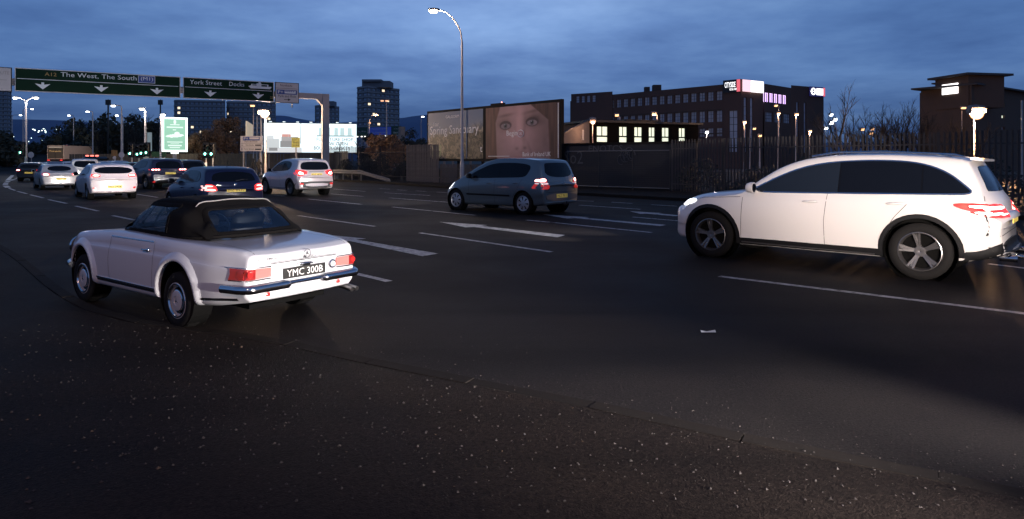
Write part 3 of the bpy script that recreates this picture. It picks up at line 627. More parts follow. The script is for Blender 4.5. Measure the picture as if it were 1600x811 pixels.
S08 = dict(MOK); S08.update(W=.92, wb=2.675, wkey='s08', paint=P_NV, wr=.35, AR=.41,
    rearwin=[(-.62, 1.10), (-.66, 1.16), (-.56, 1.48), (.56, 1.48), (.66, 1.16), (.62, 1.10)],
    tail=[('B', [(.46, .98), (.46, 1.07), (.88, 1.08), (.9, .98)], 'l'), ('B', [(.50, 1.0), (.50, 1.05), (.58, 1.05), (.58, 1.0)], 'c'), ('B', [(.62, 1.0), (.62, 1.05), (.70, 1.05), (.70, 1.0)], 'c'), ('B', [(.74, 1.0), (.74, 1.05), (.84, 1.05), (.84, 1.0)], 'c')],
    extra=[('rear_bumper_lower', 'B', [(-.84, .30), (-.86, .48), (.86, .48), (.84, .30)], .022, TRIM), ('bumper_bright_strip', 'B', [(-.72, .52), (-.72, .60), (.72, .60), (.72, .52)], .03, ALLOY), ('fog_lamp_red', 'B', [(.72, .36), (.72, .44), (.82, .44), (.82, .36)], .03, TAILD)], platez=.84, strips=[], beamw=50, mirmat=P_NV,
    top=[(x + (-.04 if x < 0 else .12 if x > 1.5 else 0), z - .02) for x, z in MOK['top']])
s08, _b = make_car('suv', 'navy blue SUV with three-part red lamps and a bright bumper strip', S08, -19.3, 36.126, .70, 1.03, plate_txt='KJZ 5207')
SED = hatch(P_SV, 4.5, .88, 1.44, 2.65, 1.0, 'sed', tail=[('B', [(.50, .78), (.52, .92), (.82, .93), (.84, .80)], 'l'), ('B', [(.56, .80), (.56, .88), (.78, .89), (.78, .81)], 'c')], platez=.60, beamw=50, mirmat=P_SV)
SED['top'] = [(-.93, .86), (-.90, .94), (-.82, .98), (-.62, 1.01), (-.42, 1.12), (-.15, 1.32), (.1, 1.41), (.6, 1.44), (1.0, 1.43), (1.35, 1.35), (1.75, 1.17), (2.15, .99), (2.75, .92), (3.2, .82), (3.42, .68)]
SED['dlo'] = [(2.0, .97), (1.65, 1.14), (1.3, 1.28), (.95, 1.33), (.4, 1.33), (.1, 1.22), (-.15, 1.05), (0, 1.01), (1.0, .98)]; SED['rearwin'] = [(-.58, 1.03), (-.50, 1.31), (.50, 1.31), (.58, 1.03)]
sed, _b = make_car('saloon_car', 'silver saloon with a wide rear window, second white-silver car from the left', SED, -24.582, 35.374, .841, .96, plate_txt='GFZ 6172')
sed['label'] = 'silver saloon with a wide dark rear window left of the large white hatchback'
def near(S, paint_, wkey, **k):
    Q = dict(S); Q.update(paint=paint_, mirmat=paint_, handlemat=paint_, beam=0); Q.update(k); return Q
MPV = near(SCE, P_WM, 'sce'); MPV.update(head=None)
def qcar(name, label, S, u0, u1, vb, Y, an=.95, k=1, gz=0, **kw):
    """place a car whose rear spans u0..u1 at depth Y"""
    u = (u0 + u1) / 2; X = (u - 800) / FPX * Y
    return make_car(name, label, S, X, Y, an, k, gz, cat='car', **kw)[0]
c = qcar('people_carrier', 'white people carrier with a tall rear window behind the white hatchback', MPV, 118, 147, 290, 45, .95, 1.03, plate_txt='TLZ 9035')
c = qcar('hatchback', 'small dark hatchback, leftmost car of the queue', near(hatch(P_BK, wkey='h1'), P_BK, 'h1'), 38, 62, 281, 49, 1.25, .96)
c = qcar('hatchback', 'mid blue hatchback whose roof shows just behind the white hatchback', near(hatch(P_BL, wkey='h1'), P_BL, 'h1'), 164, 186, 275, 44, .95, 1.0)
c = qcar('saloon_car', 'blue saloon farther ahead with only its roof line showing over the mid blue car', near(SED, P_BL, 'sed'), 174, 196, 270, 56, .95, 1.06)
c = qcar('hatchback', 'black hatchback between the white hatchback and the navy SUV', near(hatch(P_BK, wkey='h1'), P_BK, 'h1'), 202, 216, 280, 44, .95, .98)
c = qcar('suv', 'dark SUV in the lane beyond the navy SUV with an amber lit plate', near(S08, P_BK, 's08'), 284, 306, 290, 41, .72, .98, plate_txt='RKZ 1846')
c = qcar('saloon_car', 'dark saloon whose roof shows between the silver saloon and the lorries', near(SED, P_NV, 'sed'), 72, 92, 270, 52, 1.1, 1.0)
c = qcar('hatchback', 'pale blue-grey hatchback beside the white people carrier, below the white trailer', near(hatch(P_SV, wkey='h1'), P_SV, 'h1'), 104, 120, 270, 56, 1.0, 1.0)
def rise(y): return .0004 * max(0, min(y, 190) - 75) ** 2
for (u, Y, pt, lb) in ((51, 178, P_WM, 'far white car heading up the rising road beyond the green light'), (62, 170, P_SV, 'far silver car on the rising road left of the brown box lorry')):
    qcar('far_car', lb, near(hatch(pt, wkey='h1'), pt, 'h1'), u - 5, u + 5, 234, Y, 1.35, 1, rise(Y))
# ------------------------------------------------------------------ classic white roadster with black soft top
P_IV = paint('ivory_paint', (.55, .56, .59), .28)
FAB_ = mat('black_canvas', (.0045, .0040, .0040), .9, noise=(40, .15), bump=(220, .5, .002)); FAB_.node_tree.nodes['Principled BSDF'].inputs['Specular IOR Level'].default_value = .12
LEA = mat('dark_leather', (.010, .010, .010), .6)
CLEAR = None
def clear_glass(name, tint=(.75, .82, .9), fac=.75):
    m = bpy.data.materials.new(name); m.use_nodes = True; t = m.node_tree; t.nodes.clear()
    o = N(t, 'ShaderNodeOutputMaterial'); a = N(t, 'ShaderNodeBsdfTransparent'); a.inputs[0].default_value = (*tint, 1)
    g = N(t, 'ShaderNodeBsdfGlossy'); g.inputs['Roughness'].default_value = .08; g.inputs[0].default_value = (.8, .8, .85, 1)
    mx = N(t, 'ShaderNodeMixShader'); fr = N(t, 'ShaderNodeFresnel'); fr.inputs[0].default_value = 1.5
    nz = N(t, 'ShaderNodeTexNoise'); nz.inputs['Scale'].default_value = 6; nz.inputs['Detail'].default_value = 4
    bp = N(t, 'ShaderNodeBump'); bp.inputs['Strength'].default_value = .3; bp.inputs['Distance'].default_value = .02
    t.links.new(nz.outputs[0], bp.inputs['Height']); t.links.new(bp.outputs[0], g.inputs['Normal'])
    t.links.new(mth(t, 'ADD', mth(t, 'MULTIPLY', fr.outputs[0], .35), 1 - fac), mx.inputs[0]); t.links.new(a.outputs[0], mx.inputs[1]); t.links.new(g.outputs[0], mx.inputs[2]); t.links.new(mx.outputs[0], o.inputs[0])
    MATS[name] = m; return m
CLEAR = clear_glass('clear_plastic_window', (.62, .70, .80), .86)
CLEARG = clear_glass('clear_glass', (.8, .86, .9), .96)
def sl_sec(x, zt, zs, zb, w):
    zc = float(pchip([-1, 0, 1.5, 3.2], [.695, .735, .745, .70], x)); zc = min(zc, zt - .07)
    fin = .012 * sstep(-.2, -.9, x) + .012 * sstep(1.6, 2.4, x)
    return [(0, zb), (w * .5, zb), (w * .90, zb), (w * .965, zb + .04), (w * .992, min(.42, zb + .16)), (w, .56), (w * .99, zc - .022), (w * .978, zc + .004), (w * .955, zt - .045), (w * .90, zt - .008 + fin * .6), (w * .76, zt - .004 + fin * .5), (w * .4, zt - .006), (0, zt)]
SLS = dict(W=.88, wb=2.40, wr=.315, rr=.195, ww=.185, wkey='sl', wstyle='sl', AR=.372, paint=P_IV, rimmat=mat('ivory_wheel_paint', (.34, .34, .36), .45), sec=sl_sec,
    top=[(-1.13, .835), (-1.09, .855), (-.90, .880), (-.5, .905), (-.1, .925), (.4, .935), (1.5, .945), (1.9, .925), (2.3, .895), (2.7, .86), (2.90, .82), (3.02, .76), (3.08, .70)],
    belt=[(-1, .9), (3.2, .9)], bot=[(-1.13, .345), (-.6, .27), (0, .23), (2.4, .22), (3.2, .30)], plan=[(-1.13, .83), (-.5, .955), (.3, 1), (2.2, 1), (2.7, .975), (3.08, .89)], bowr=.08, bowf=.20, Rr=.045, Rf=.07, nx=84)
slr = empty('roadster', (-2.72, 6.67, .042), 'classic white two-seat roadster with a black soft top and black number plate', 'car', None, math.pi - .617); slr.scale = (.835, .83, .845)
V, F, slb, xa, xb = car_body(SLS); W = SLS['W']
mb = MB(); mb.add(V, F); body = mb.build('body', P_IV)
c = MB(); AR = SLS['AR']
for x in (0, 2.40):
    for s_ in (1, -1): c.lathe([(s_ * (W + .3), .0001), (s_ * (W + .3), AR), (s_ * (W - .26), AR), (s_ * (W - .26), .0001)], (x, 0, .335), (0, 1, 0), 44)
cut = c.build('cut', WELL); bm = bmesh.new(); bm.from_mesh(cut.data); bmesh.ops.remove_doubles(bm, verts=bm.verts, dist=.001); bmesh.ops.recalc_face_normals(bm, faces=bm.faces); bm.to_mesh(cut.data); bm.free()
boolean(body, cut); bpy.data.objects.remove(cut)
c = MB(); c.box((.95, 0, .95), (1.22, 1.24, 1.1)); cut = c.build('cut', LEA); boolean(body, cut); bpy.data.objects.remove(cut)
body.parent = slr; body.data.polygons.foreach_set('use_smooth', [True] * len(body.data.polygons)); body.data.set_sharp_from_angle(angle=R(30))
t = MB(); t.box((.95, 0, .42), (1.2, 1.22, .02)); t.box((.95, .612, .62), (1.2, .012, .52)); t.box((.95, -.612, .62), (1.2, .012, .52)); t.box((.352, 0, .62), (.012, 1.21, .52)); t.box((1.548, 0, .62), (.012, 1.21, .52)); t.build('cabin_lining', LEA, slr)
for x in (0, 2.40):
    for s_ in (1, -1):
        m = MB(); m.lathe([(s_ * (W - .03), AR - .004), (s_ * (W - .255), AR - .004), (s_ * (W - .257), .001)], (x, 0, .335), (0, 1, 0), 36); m.build('wheel_well', WELL, slr)
wheel_meshes('sl', .315, .185, .195, 'sl', SLS['rimmat'])
for x in (0, 2.40):
    for s_ in (1, -1): put_wheel(slr, x, s_ * (W - .115), .267, 'sl', 0)
for sd, s_ in (('L', 1), ('R', -1)):
    for x in (0, 2.4):
        t = MB(); arc = [(x + (AR + .010) * math.cos(a), .335 + (AR + .010) * math.sin(a)) for a in np.linspace(R(-16), R(196), 34)]
        angs = np.linspace(R(-14), R(194), 40); pr = [(-.004, -.012), (-.002, .024), (.008, .034), (.03, .034), (.055, .026), (.08, .012), (.10, -.003)]; vs = []
        for a in angs:
            fd = min(1, 6 * min(a - angs[0], angs[-1] - a) + .25)
            for (dr, of) in pr: rr_ = AR + dr * (.55 + .45 * fd); vs.append(pj(slb, sd, x + rr_ * math.cos(a), .335 + rr_ * math.sin(a), of * fd if of > 0 else of))
        t.add(vs, [(i * 7 + k, i * 7 + k + 1, i * 7 + 8 + k, i * 7 + 7 + k) for i in range(39) for k in range(6)]); t.build('wheel_arch_lip', P_IV, slr, smooth=60)
    t = MB(); strip(t, slb, sd, [(.40, .345), (2.0, .345)], .022, .012, thick=.012); t.build('sill_chrome_strip', CHROME, slr, smooth=40)
    t = MB(); strip(t, slb, sd, [(.41, .315), (1.99, .315)], .030, .006, thick=.008); t.build('sill_rubber_strip', TRIM, slr); t = MB(); strip(t, slb, sd, [(-1.0, .375), (-.42, .335)], .028, .008, thick=.008); t.build('sill_rubber_strip', TRIM, slr)
    t = MB()
    for sm in ([(.52, .36), (.50, .6), (.50, .90)], [(1.60, .36), (1.62, .6), (1.58, .91)]): t = MB(); strip(t, slb, sd, sm, .006, .0015); t.build('door_gap', mat('fine_gap', (.06, .06, .06), .9), slr, fix=False)
    p = pj(slb, sd, .66, .775, 0); t = MB(); t.tube([(p.x + .085, p.y, .775), (p.x + .075, p.y + s_ * .03, .778), (p.x - .03, p.y + s_ * .032, .78), (p.x - .045, p.y, .78)], [.008, .010, .012, .010], 8)
    t.lathe([(0, .022), (.03, .020), (.036, .012), (.036, .001)], (p.x - .045, p.y, .78), (0, s_, 0), 16); t.build('door_handle', CHROME, slr, smooth=50)
    # front bumper end and headlight
    pts = [pj(slb, sd, x, .42, .03) for x in (2.74, 2.86, 2.95, 3.01)] + [pj(slb, 'F', s_ * y, .42, .05) for y in (.62, .4, 0)]
    t = MB(); t.tube(pts, .042, 10); t.build('bumper', CHROME, slr, smooth=50)
    t = MB(); t.lathe([(0, .125), (.03, .135), (.05, .12), (.055, .10)], (2.96, s_ * .66, .64), (1, 0, 0), 24); t.lathe([(.05, .115), (.075, .07), (.08, .001)], (2.96, s_ * .66, .64), (1, 0, 0), 24); t.build('headlight', CHROME, slr, smooth=40)
    # rear bumper half, wrapping round the corner
    pts = [pj(slb, 'B', s_ * .235, .485, .012)] + [pj(slb, 'B', s_ * y, .487, .055) for y in (.255, .34, .5, .62)] + [pj(slb, 'B', s_ * .70, .488, .05)] + [pj(slb, sd, x, .488, .045) for x in (-1.07, -.98, -.84)]
    pts = [Vector(q) for q in catmull(pts, 4)]
    t = MB(); vs = []; Q = pts
    for i, q in enumerate(Q):
        d = (Q[min(i + 1, len(Q) - 1)] - Q[max(i - 1, 0)]).normalized(); nn = Vector((d.y, -d.x, 0)) * s_
        hh = .044 * min(1, .45 + i * .16)
        for k in range(12):
            a = 2 * math.pi * k / 12; vs.append(q + nn * (math.cos(a) * .036) + Vector((0, 0, 1)) * (math.sin(a) * hh))
    n_ = len(Q); t.add(vs, [(i * 12 + k, i * 12 + (k + 1) % 12, (i + 1) * 12 + (k + 1) % 12, (i + 1) * 12 + k) for i in range(n_ - 1) for k in range(12)] + [tuple(range(12)), tuple(range((n_ - 1) * 12, n_ * 12))])
    t.build('bumper', CHROME, slr, smooth=55)
    t = MB(); t.lathe([(0, .024), (-.008, .026), (-.012, .015), (-.013, .001)], (pj(slb, 'B', s_ * .47, .405, 0).x, s_ * .47, .405), (1, 0, 0), 16); t.build('red_reflector', mat('reflector_red', (.45, .02, .02), .2, 0, (1, .1, .08), .25), slr, smooth=50)
    # tail lamps: red outer lens, paler inner lens
    t = MB(); patch(t, slb, 'B', [(s_ * .63, .585), (s_ * .63, .690), (s_ * .755, .695), (s_ * .77, .58)], .022, 2, 0, dens=.04, skirt=.03); patch(t, slb, sd, [(-1.14, .585), (-1.14, .69), (-1.03, .68), (-1.01, .595)], .020, 2, 1, dens=.04, skirt=.03)
    L = t.build('tail_light', mat('old_lens_red', (.22, .010, .012), .10, 0, (1, .16, .12), .10, coat=.5, bump=(90, .6, .004)), slr, smooth=40)
    t = MB(); patch(t, slb, 'B', [(s_ * .44, .592), (s_ * .44, .686), (s_ * .625, .690), (s_ * .625, .586)], .022, 2, 0, dens=.04, skirt=.03); t.build('indicator_lens', mat('old_lens_pink', (.45, .12, .11), .15, 0, (1, .42, .36), .30, coat=.5, bump=(90, .6, .004)), L, smooth=40)
    t = MB(); strip(t, slb, 'B', [(s_ * .44, .576), (s_ * .77, .572)], .012, .024, thick=.02); strip(t, slb, 'B', [(s_ * .44, .700), (s_ * .77, .704)], .010, .024, thick=.02); t.build('lamp_bezel', CHROME, L, smooth=40)
    t = MB(); t.lathe([(0, .030), (.004, .030)], (pj(slb, 'B', s_ * .69, .64, 0).x - .026, s_ * .69, .64), (1, 0, 0), 14); t.poly([(pj(slb, 'B', s_ * .69, .64, 0).x - .026, s_ * .69 + .03 * math.cos(a), .64 + .03 * math.sin(a)) for a in np.linspace(0, 2 * math.pi, 14, endpoint=False)]); t.build('reflex_reflector', TAILD, L)
t = MB(); p = [pj(slb, 'B', y, .492, .02) for y in (-.235, -.1, .1, .235)]; t.tube(p, .022, 8); t.build('bumper_centre_bar', CHROME, slr, smooth=50)
pl = plate(slr, 0, .595, 0, 'YMC 300B', .56, .115, mt=mat('plate_black', (.01, .01, .01), .4), tm=mat('plate_silver_letters', (.75, .74, .72), .4), bvh=slb)
t = MB(); px_ = pj(slb, 'B', 0, .67, 0).x; t.tube([(px_ - .01, .10, .672), (px_ - .03, .05, .682), (px_ - .035, -.05, .682), (px_ - .01, -.10, .672)], .012, 8); t.box((px_ - .03, 0, .668), (.03, .10, .022)); t.build('plate_lamp', CHROME, slr, smooth=50)
t = MB(); t.lathe([(0, .052), (-.02, .050), (-.026, .040), (-.022, .030)], (pj(slb, 'B', -.385, .625, 0).x, -.385, .625), (1, 0, 0), 24); f_ = t.build('fuel_filler_cap', CHROME, slr, smooth=40)
t = MB(); t.lathe([(-.018, .036), (-.030, .030), (-.032, .001)], (pj(slb, 'B', -.385, .625, 0).x, -.385, .625), (1, 0, 0), 24); t.build('cap_centre', P_IV, f_, smooth=40)
# boot lid gap, emblem and script lettering
t = MB(); strip(t, slb, 'B', [(.60, .80), (.55, .735), (-.55, .735), (-.60, .80)], .006, .0016)
strip(t, slb, 'T', [(-1.11, .605), (-.6, .615), (-.22, .60), (-.16, .5), (-.16, -.5), (-.22, -.60), (-.6, -.615), (-1.11, -.605)], .006, .0016); t.build('boot_lid_gap', MATS['fine_gap'], slr, fix=False)
t = MB(); strip(t, slb, 'B', [(.44, .722), (-.44, .722)], .010, .008, thick=.01); t.build('boot_chrome_lip', CHROME, slr, smooth=40)
ex = pj(slb, 'B', 0, .792, 0).x - .014; t = MB()
ring = [(ex, .045 * math.cos(a), .792 + .045 * math.sin(a)) for a in np.linspace(0, 2 * math.pi, 28)]; t.tube(ring, .0032, 6, cap=False)
for k in range(3):
    a = R(90 + 120 * k); d = Vector((0, math.cos(a), math.sin(a))); q = Vector((0, -d.z, d.y)); o_ = Vector((ex, 0, .792)); t.add([o_ + q * .007, o_ + d * .044, o_ - q * .007, o_ - Vector((.005, 0, 0))], [(0, 1, 3), (1, 2, 3), (0, 3, 2)])
t.build('star_emblem', mat('dull_dark_chrome', (.10, .10, .11), .3, .6), slr)
for s__, y, w_ in (('230 SL', .50, .15), ('AUTOMATIC', .03, .19)):
    t = MB(); z = .765 if s__ == '230 SL' else .738; put_text(t, s__, (pj(slb, 'B', y - .1, z, 0).x - .012, y, z), (0, -1, 0), (0, 0, 1), .026, w_); t.build('lettering', MATS['dull_dark_chrome'], slr, fix=False)
for y in (-.60, -.68): part_tube(slr, 'exhaust_pipe', [(-.90, y, .33), (-1.12, y, .315), (-1.24, y, .30)], [.024, .024, .026], mat('sooty_chrome', (.25, .24, .24), .3, 1), 12)
t = MB(); t.lathe([(0, .09), (.55, .09)], (-.75, .30, .30), (0, -1, 0), 14); t.box((-.4, 0, .24), (.9, 1.0, .05)); t.tube([(0, -.7, .32), (0, .7, .32)], .05, 8); t.build('rear_axle_and_silencer', WELL, slr)
# soft top
def st_sec(x, zt, zs, zb, w):
    hgt = max(.02, zt - zb); k = sstep(.03, .30, hgt); wc = w * (1 - .27 * k); zc = zt - .10 * k - .01 * (1 - k)
    return [(0, zb), (w * .5, zb), (w * .97, zb), (w, zb + .003), (w * .985, zb + .25 * (zc - zb)), (w * .96, zb + .5 * (zc - zb)), (w * .5 + wc * .5 + .03 * k, zb + .8 * (zc - zb)), (wc, zc), (wc * .90, zc + (zt - zc) * .62), (wc * .75, zc + (zt - zc) * .86), (wc * .5, zt - .012), (wc * .25, zt - .002), (0, zt)]
STS = dict(W=.735, top=[(-.36, .945), (-.33, .965), (-.20, 1.06), (-.02, 1.19), (.14, 1.29), (.24, 1.335), (.36, 1.352), (.7, 1.366), (1.1, 1.360), (1.36, 1.32), (1.43, 1.28), (1.56, 1.12), (1.68, .96)], belt=[(-.4, .9), (1.7, .9)],
    bot=[(-.4, .915), (0, .928), (1.7, .935)], plan=[(-.36, .86), (-.1, .95), (.2, .985), (.6, .985), (1.4, .94), (1.68, .93)], bowr=.16, bowf=.10, Rr=.01, Rf=.01, sec=st_sec, nx=110)
V, F, stb, _, _ = car_body(STS)
SIDEW = rnd([(1.62, .955), (1.42, 1.235), (1.34, 1.272), (.52, 1.280), (.50, .955)], .03); REARW = rnd([(-.53, .985), (-.46, 1.255), (.46, 1.255), (.53, .985)], .07); SCRW = rnd([(-.56, .985), (-.48, 1.245), (.48, 1.245), (.56, .985)], .04)
def inside(P, x, y):
    r = False; n = len(P)
    for i in range(n):
        (a, b), (c_, d) = P[i], P[(i + 1) % n]
        if (b > y) != (d > y) and x < (c_ - a) * (y - b) / (d - b) + a: r = not r
    return r
keep = []
for f in F:
    c_ = sum((Vector(V[i]) for i in f), Vector()) / len(f)
    if inside(SIDEW, c_.x, c_.z) and abs(c_.y) > .38: continue
    if c_.x < .3 and inside(REARW, c_.y, c_.z): continue
    if c_.x > 1.42 and inside(SCRW, c_.y, c_.z): continue
    if c_.z < .936 and abs(c_.y) < .6 : continue
    keep.append(f)
t = MB(); t.add(V, keep); st = t.build('soft_top', FAB_, slr, smooth=40, fix=False)
def frame_strip(name, view, P, w_, m, parent, off=.006, closed=True):
    t = MB(); strip(t, stb, view, P, w_, off, dens=.04, closed=closed, thick=.014); return t.build(name, m, parent, smooth=50)
for sd in ('L', 'R'):
    frame_strip('window_seal', sd, SIDEW, .05, FAB_, st)
    t = MB(); patch(t, stb, sd, SIDEW, -.004, 4, 0, skirt=.001); g = t.build('side_window', CLEARG, slr, smooth=60)
    t = MB(); p = pj(stb, sd, 1.35, .97, 0); t.tube([pj(stb, sd, 1.66, .965, .012), pj(stb, sd, 1.56, 1.10, .012), pj(stb, sd, 1.45, 1.25, .012)], .016, 8); t.build('windscreen_pillar', BLACK, slr, smooth=50)
    t = MB(); t.tube([pj(slb, sd, x, .88, .01) for x in (.5, .9, 1.3, 1.56)], .008, 6); t.build('window_sill_chrome', CHROME, slr, smooth=50)
frame_strip('rear_window_hem', 'B', REARW, .045, FAB_, st)
t = MB(); patch(t, stb, 'B', REARW, -.003, 8, 0, dens=.03, skirt=.001); t.build('rear_window', CLEAR, slr, smooth=60)
t = MB(); patch(t, stb, 'F', SCRW, .002, 5, 0, dens=.05, skirt=.001); t.build('windscreen', CLEARG, slr, smooth=60)
frame_strip('windscreen_frame', 'F', SCRW, .035, BLACK, slr)
t = MB(); arc = [pj(stb, 'T', .235, y, .010) for y in np.linspace(-.50, .50, 26)]; t.tube(arc, [.004] + [.008] * 24 + [.004], 6); t.build('hood_piping', mat('hood_piping_highlight', (.30, .28, .28), .35), st, smooth=60)  # piping grey stands for the highlight on the fabric along the hoop
t = MB()
arc = [pj(stb, 'L', x, .945, .008) for x in (.60, .4, .2, 0, -.12)] + [pj(stb, 'B', y, .955, .012) for y in np.linspace(.52, -.52, 14)] + [pj(stb, 'R', x, .945, .008) for x in (-.12, 0, .2, .4, .60)]
t.tube(arc, .016, 6); t.build('hood_hem', FAB_, st, smooth=60)
# seats, dashboard, steering wheel
for s_ in (1, -1):
    seat = bpy.data.objects.new('seat', bpy.data.meshes.new('seat')); bpy.data.objects.remove(seat)
    t = MB(); t.bbox((.82, s_ * .32, .56), (.48, .46, .14), .04); t.build('seat', LEA, slr, smooth=60)
    t = MB(); t.bbox((0, 0, 0), (.13, .46, .60), .05); 
    t.v = [tuple(Matrix.Rotation(R(-14), 3, 'Y') @ Vector(v) + Vector((.50, s_ * .32, .86))) for v in t.v]; t.build('seat_back', LEA, slr, smooth=60)
t = MB(); t.bbox((1.50, 0, .86), (.12, 1.2, .16), .04); t.build('dashboard', LEA, slr, smooth=40)
t = MB(); cc = Vector((1.20, -.32, .93)); ax = Vector((-.9, 0, .44)).normalized(); a_ = Vector((0, 1, 0)); b_ = ax.cross(a_)
t.tube([cc + (a_ * math.cos(q) + b_ * math.sin(q)) * .19 for q in np.linspace(0, 2 * math.pi, 30)], .011, 8, cap=False); t.tube([cc - a_ * .18, cc - ax * .05, cc + a_ * .18], .010, 6); t.tube([cc - ax * .05, cc - ax * .3], .02, 8); t.build('steering_wheel', mat('ivory_wheel_rim', (.3, .29, .26), .4), slr, smooth=60)
part_tube(slr, 'mirror_stalk', [(1.42, 0, 1.25), (1.36, 0, 1.20)], .008, CHROME)
t = MB(); t.bbox((1.36, 0, 1.18), (.02, .2, .05), .006); t.build('interior_mirror', CHROME, slr)
# ------------------------------------------------------------------ road, pavements, terrain
def sheet(name, pts, z, m, parent=None, kind='structure'):
    t = MB(); t.poly([(p[0], p[1], z if z is not None else p[2]) for p in pts]); o = t.build(name, m, parent, fix=False)
    if o.data.polygons[0].normal.z < 0: o.data.flip_normals()
    if parent is None: o['kind'] = kind
    return o
sheet('ground', [(-1900, -300), (1900, -300), (1900, 1700), (-1900, 1700)], -.02, DIRT)
KF = [(-70, 118), (-46, 88), (-30, 68), (-20, 56.5), (-13.2, 49.0), (-8.3, 43.2), (-3.4, 35.8), (2.9, 29.3), (6.4, 25.2), (14, 16.5), (30, -3), (40, -30)]   # far kerb
road = sheet('road', [(-30, -30), (45, -30), (40, -30)] + KF[::-1][1:] + [(-85, 140), (-110, 140), (-95, 60), (-60, 20)], 0, ASPH)
NK = [(u, v) for u, v in ((-260, 300), (-120, 338), (0, 384), (104, 459), (190, 496), (300, 515), (420, 531), (600, 570), (900, 628), (1200, 693), (1600, 772), (2000, 860), (3200, 1120))]
NKW = [G(u, v) for u, v in NK]; NKW = [Vector((-34, 36, 0))] + NKW; NKW = [Vector(q) for q in catmull(NKW, 5)]
def offs(P, d):
    out = []
    for i, p in enumerate(P):
        a, b = Vector(P[max(0, i - 1)]).to_2d(), Vector(P[min(len(P) - 1, i + 1)]).to_2d(); t = (b - a).normalized(); out.append(Vector((p[0] - t.y * d, p[1] + t.x * d, 0)))
    return out
nk_in = offs(NKW, -.13)
pave = sheet('pavement', [(p.x, p.y) for p in nk_in] + [(20, -20), (-60, -20), (-60, 30)], .030, PAVE)
def kerb_run(parent, P, w, z0, z1, m, seg, side=-1, name='kerb_stone', jit=.004):
    P = [Vector((p[0], p[1], 0)) for p in P]; d = 0; L = [0]
    for a, b in zip(P[:-1], P[1:]): L.append(L[-1] + (b - a).length)
    def pt(s):
        i = max(0, min(len(P) - 2, int(np.searchsorted(L, s, side='right')) - 1)); return P[i] + (P[i + 1] - P[i]) * ((s - L[i]) / (L[i + 1] - L[i])), (P[i + 1] - P[i]).normalized()
    n = int(L[-1] / seg); me = {}
    for i in range(n):
        a, _ = pt(i * seg + .0015); b, _ = pt((i + 1) * seg - .0015); dd = (b - a).normalized(); nn = Vector((-dd.y, dd.x, 0)) * side; ln = round((b - a).length, 2)
        if ln not in me:
            t = MB(); t.prism([(0, 0, z0), (ln, 0, z0), (ln, w, z0), (0, w, z0)], (0, 0, z1 - z0 - .008)); t.prism([(0.003, .004, z1 - .008), (ln - .003, .004, z1 - .008), (ln - .003, w - .004, z1 - .008), (.003, w - .004, z1 - .008)], (0, 0, .008))
            o = t.build(name, m); me[ln] = o.data; bpy.data.objects.remove(o)
        o = bpy.data.objects.new(name, me[ln]); COL.objects.link(o); o.parent = parent; o.location = (a.x, a.y, RNG.uniform(-jit, jit)); o.rotation_euler = (0, 0, math.atan2(dd.y, dd.x))
        if side < 0: o.location += Vector(nn * w)
kerb_run(pave, NKW[:-1], .125, -.05, .033, CONC, .92, -1)
FF = [(-120, 150), (-48, 100), (-33, 80), (-22, 66), (-13.4, 50.2), (-7.1, 43.9), (7.5, 30.7), (16, 20.2), (24, 9.6)]     # far fence line
fp = sheet('footway', [(p[0] + .1, p[1] + .1) for p in KF] + [(60, -30), (60, 60), (10, 90), (-60, 190), (-90, 150)], .11, PAVE)
kerb_run(fp, [(p[0], p[1]) for p in KF[2:-1]], .14, -.02, .122, CONC, .92, 1)
# lane markings: ground coordinates of their ends
def mark(name, pts, z=.004, m=None):
    t = MB(); t.poly([(p.x, p.y, z) for p in pts]); o = t.build(name, m or PAINT, road, fix=False)
    if o.data.polygons[0].normal.z < 0: o.data.flip_normals()
    return o
def dash(a, b, w=.11):
    A, B = G(*a), G(*b); d = (B - A).normalized(); n = Vector((-d.y, d.x, 0)) * w / 2; k = max(1, int((B - A).length / .35)); t = MB(); P = []
    for i in range(k + 1):
        q = A + (B - A) * i / k; P.append((q + n * RNG.uniform(.88, 1.08), q - n * RNG.uniform(.88, 1.08)))
    t.v = [(p.x, p.y, .004) for pr in P for p in pr]; t.f = [(2 * i, 2 * i + 1, 2 * i + 3, 2 * i + 2) for i in range(k)]; t.mi = [0] * k
    o = t.build('lane_marking', PAINT, road, fix=False)
    if o.data.polygons[0].normal.z < 0: o.data.flip_normals()
for q in [((118, 322), (154, 330)), ((176, 337), (210, 344)), ((76, 312), (104, 318)), ((238, 350.5), (290, 362)), ((548, 426), (608, 440)), ((656, 364), (862, 394)), ((613, 323.5), (743, 336.5)), ((466, 337), (586, 354)),
          ((860, 347.4), (1018, 363.5)), ((822, 344), (868, 348.2)), ((1124, 432), (1640, 495)), ((481, 311), (565, 319.5)), ((600.6, 301.3), (672, 305.6)), ((608, 309.3), (712, 317)), ((521, 295.4), (571, 299.2)), ((516.8, 303), (568, 307)),
          ((592, 294.6), (609, 295.6)), ((620.6, 296.7), (636, 297.7)), ((650, 298.2), (665.7, 299.3)), ((682.5, 300.2), (699, 301.2)), ((902, 313.7), (927.7, 314.6)), ((955.5, 316), (987.7, 318)), ((1017.6, 319.9), (1057.6, 322.3)),
          ((905, 320.6), (1001, 327.2)), ((988.8, 339.2), (1066, 345.8)), ((1545, 412.5), (1640, 424)), ((214, 303.5), (246, 308.5)), ((428, 305), (445, 306.6)), ((67.9, 309.4), (47.5, 304.4)), ((42, 302.8), (27, 299)), ((23.7, 297.7), (13.6, 294))]: dash(*q)
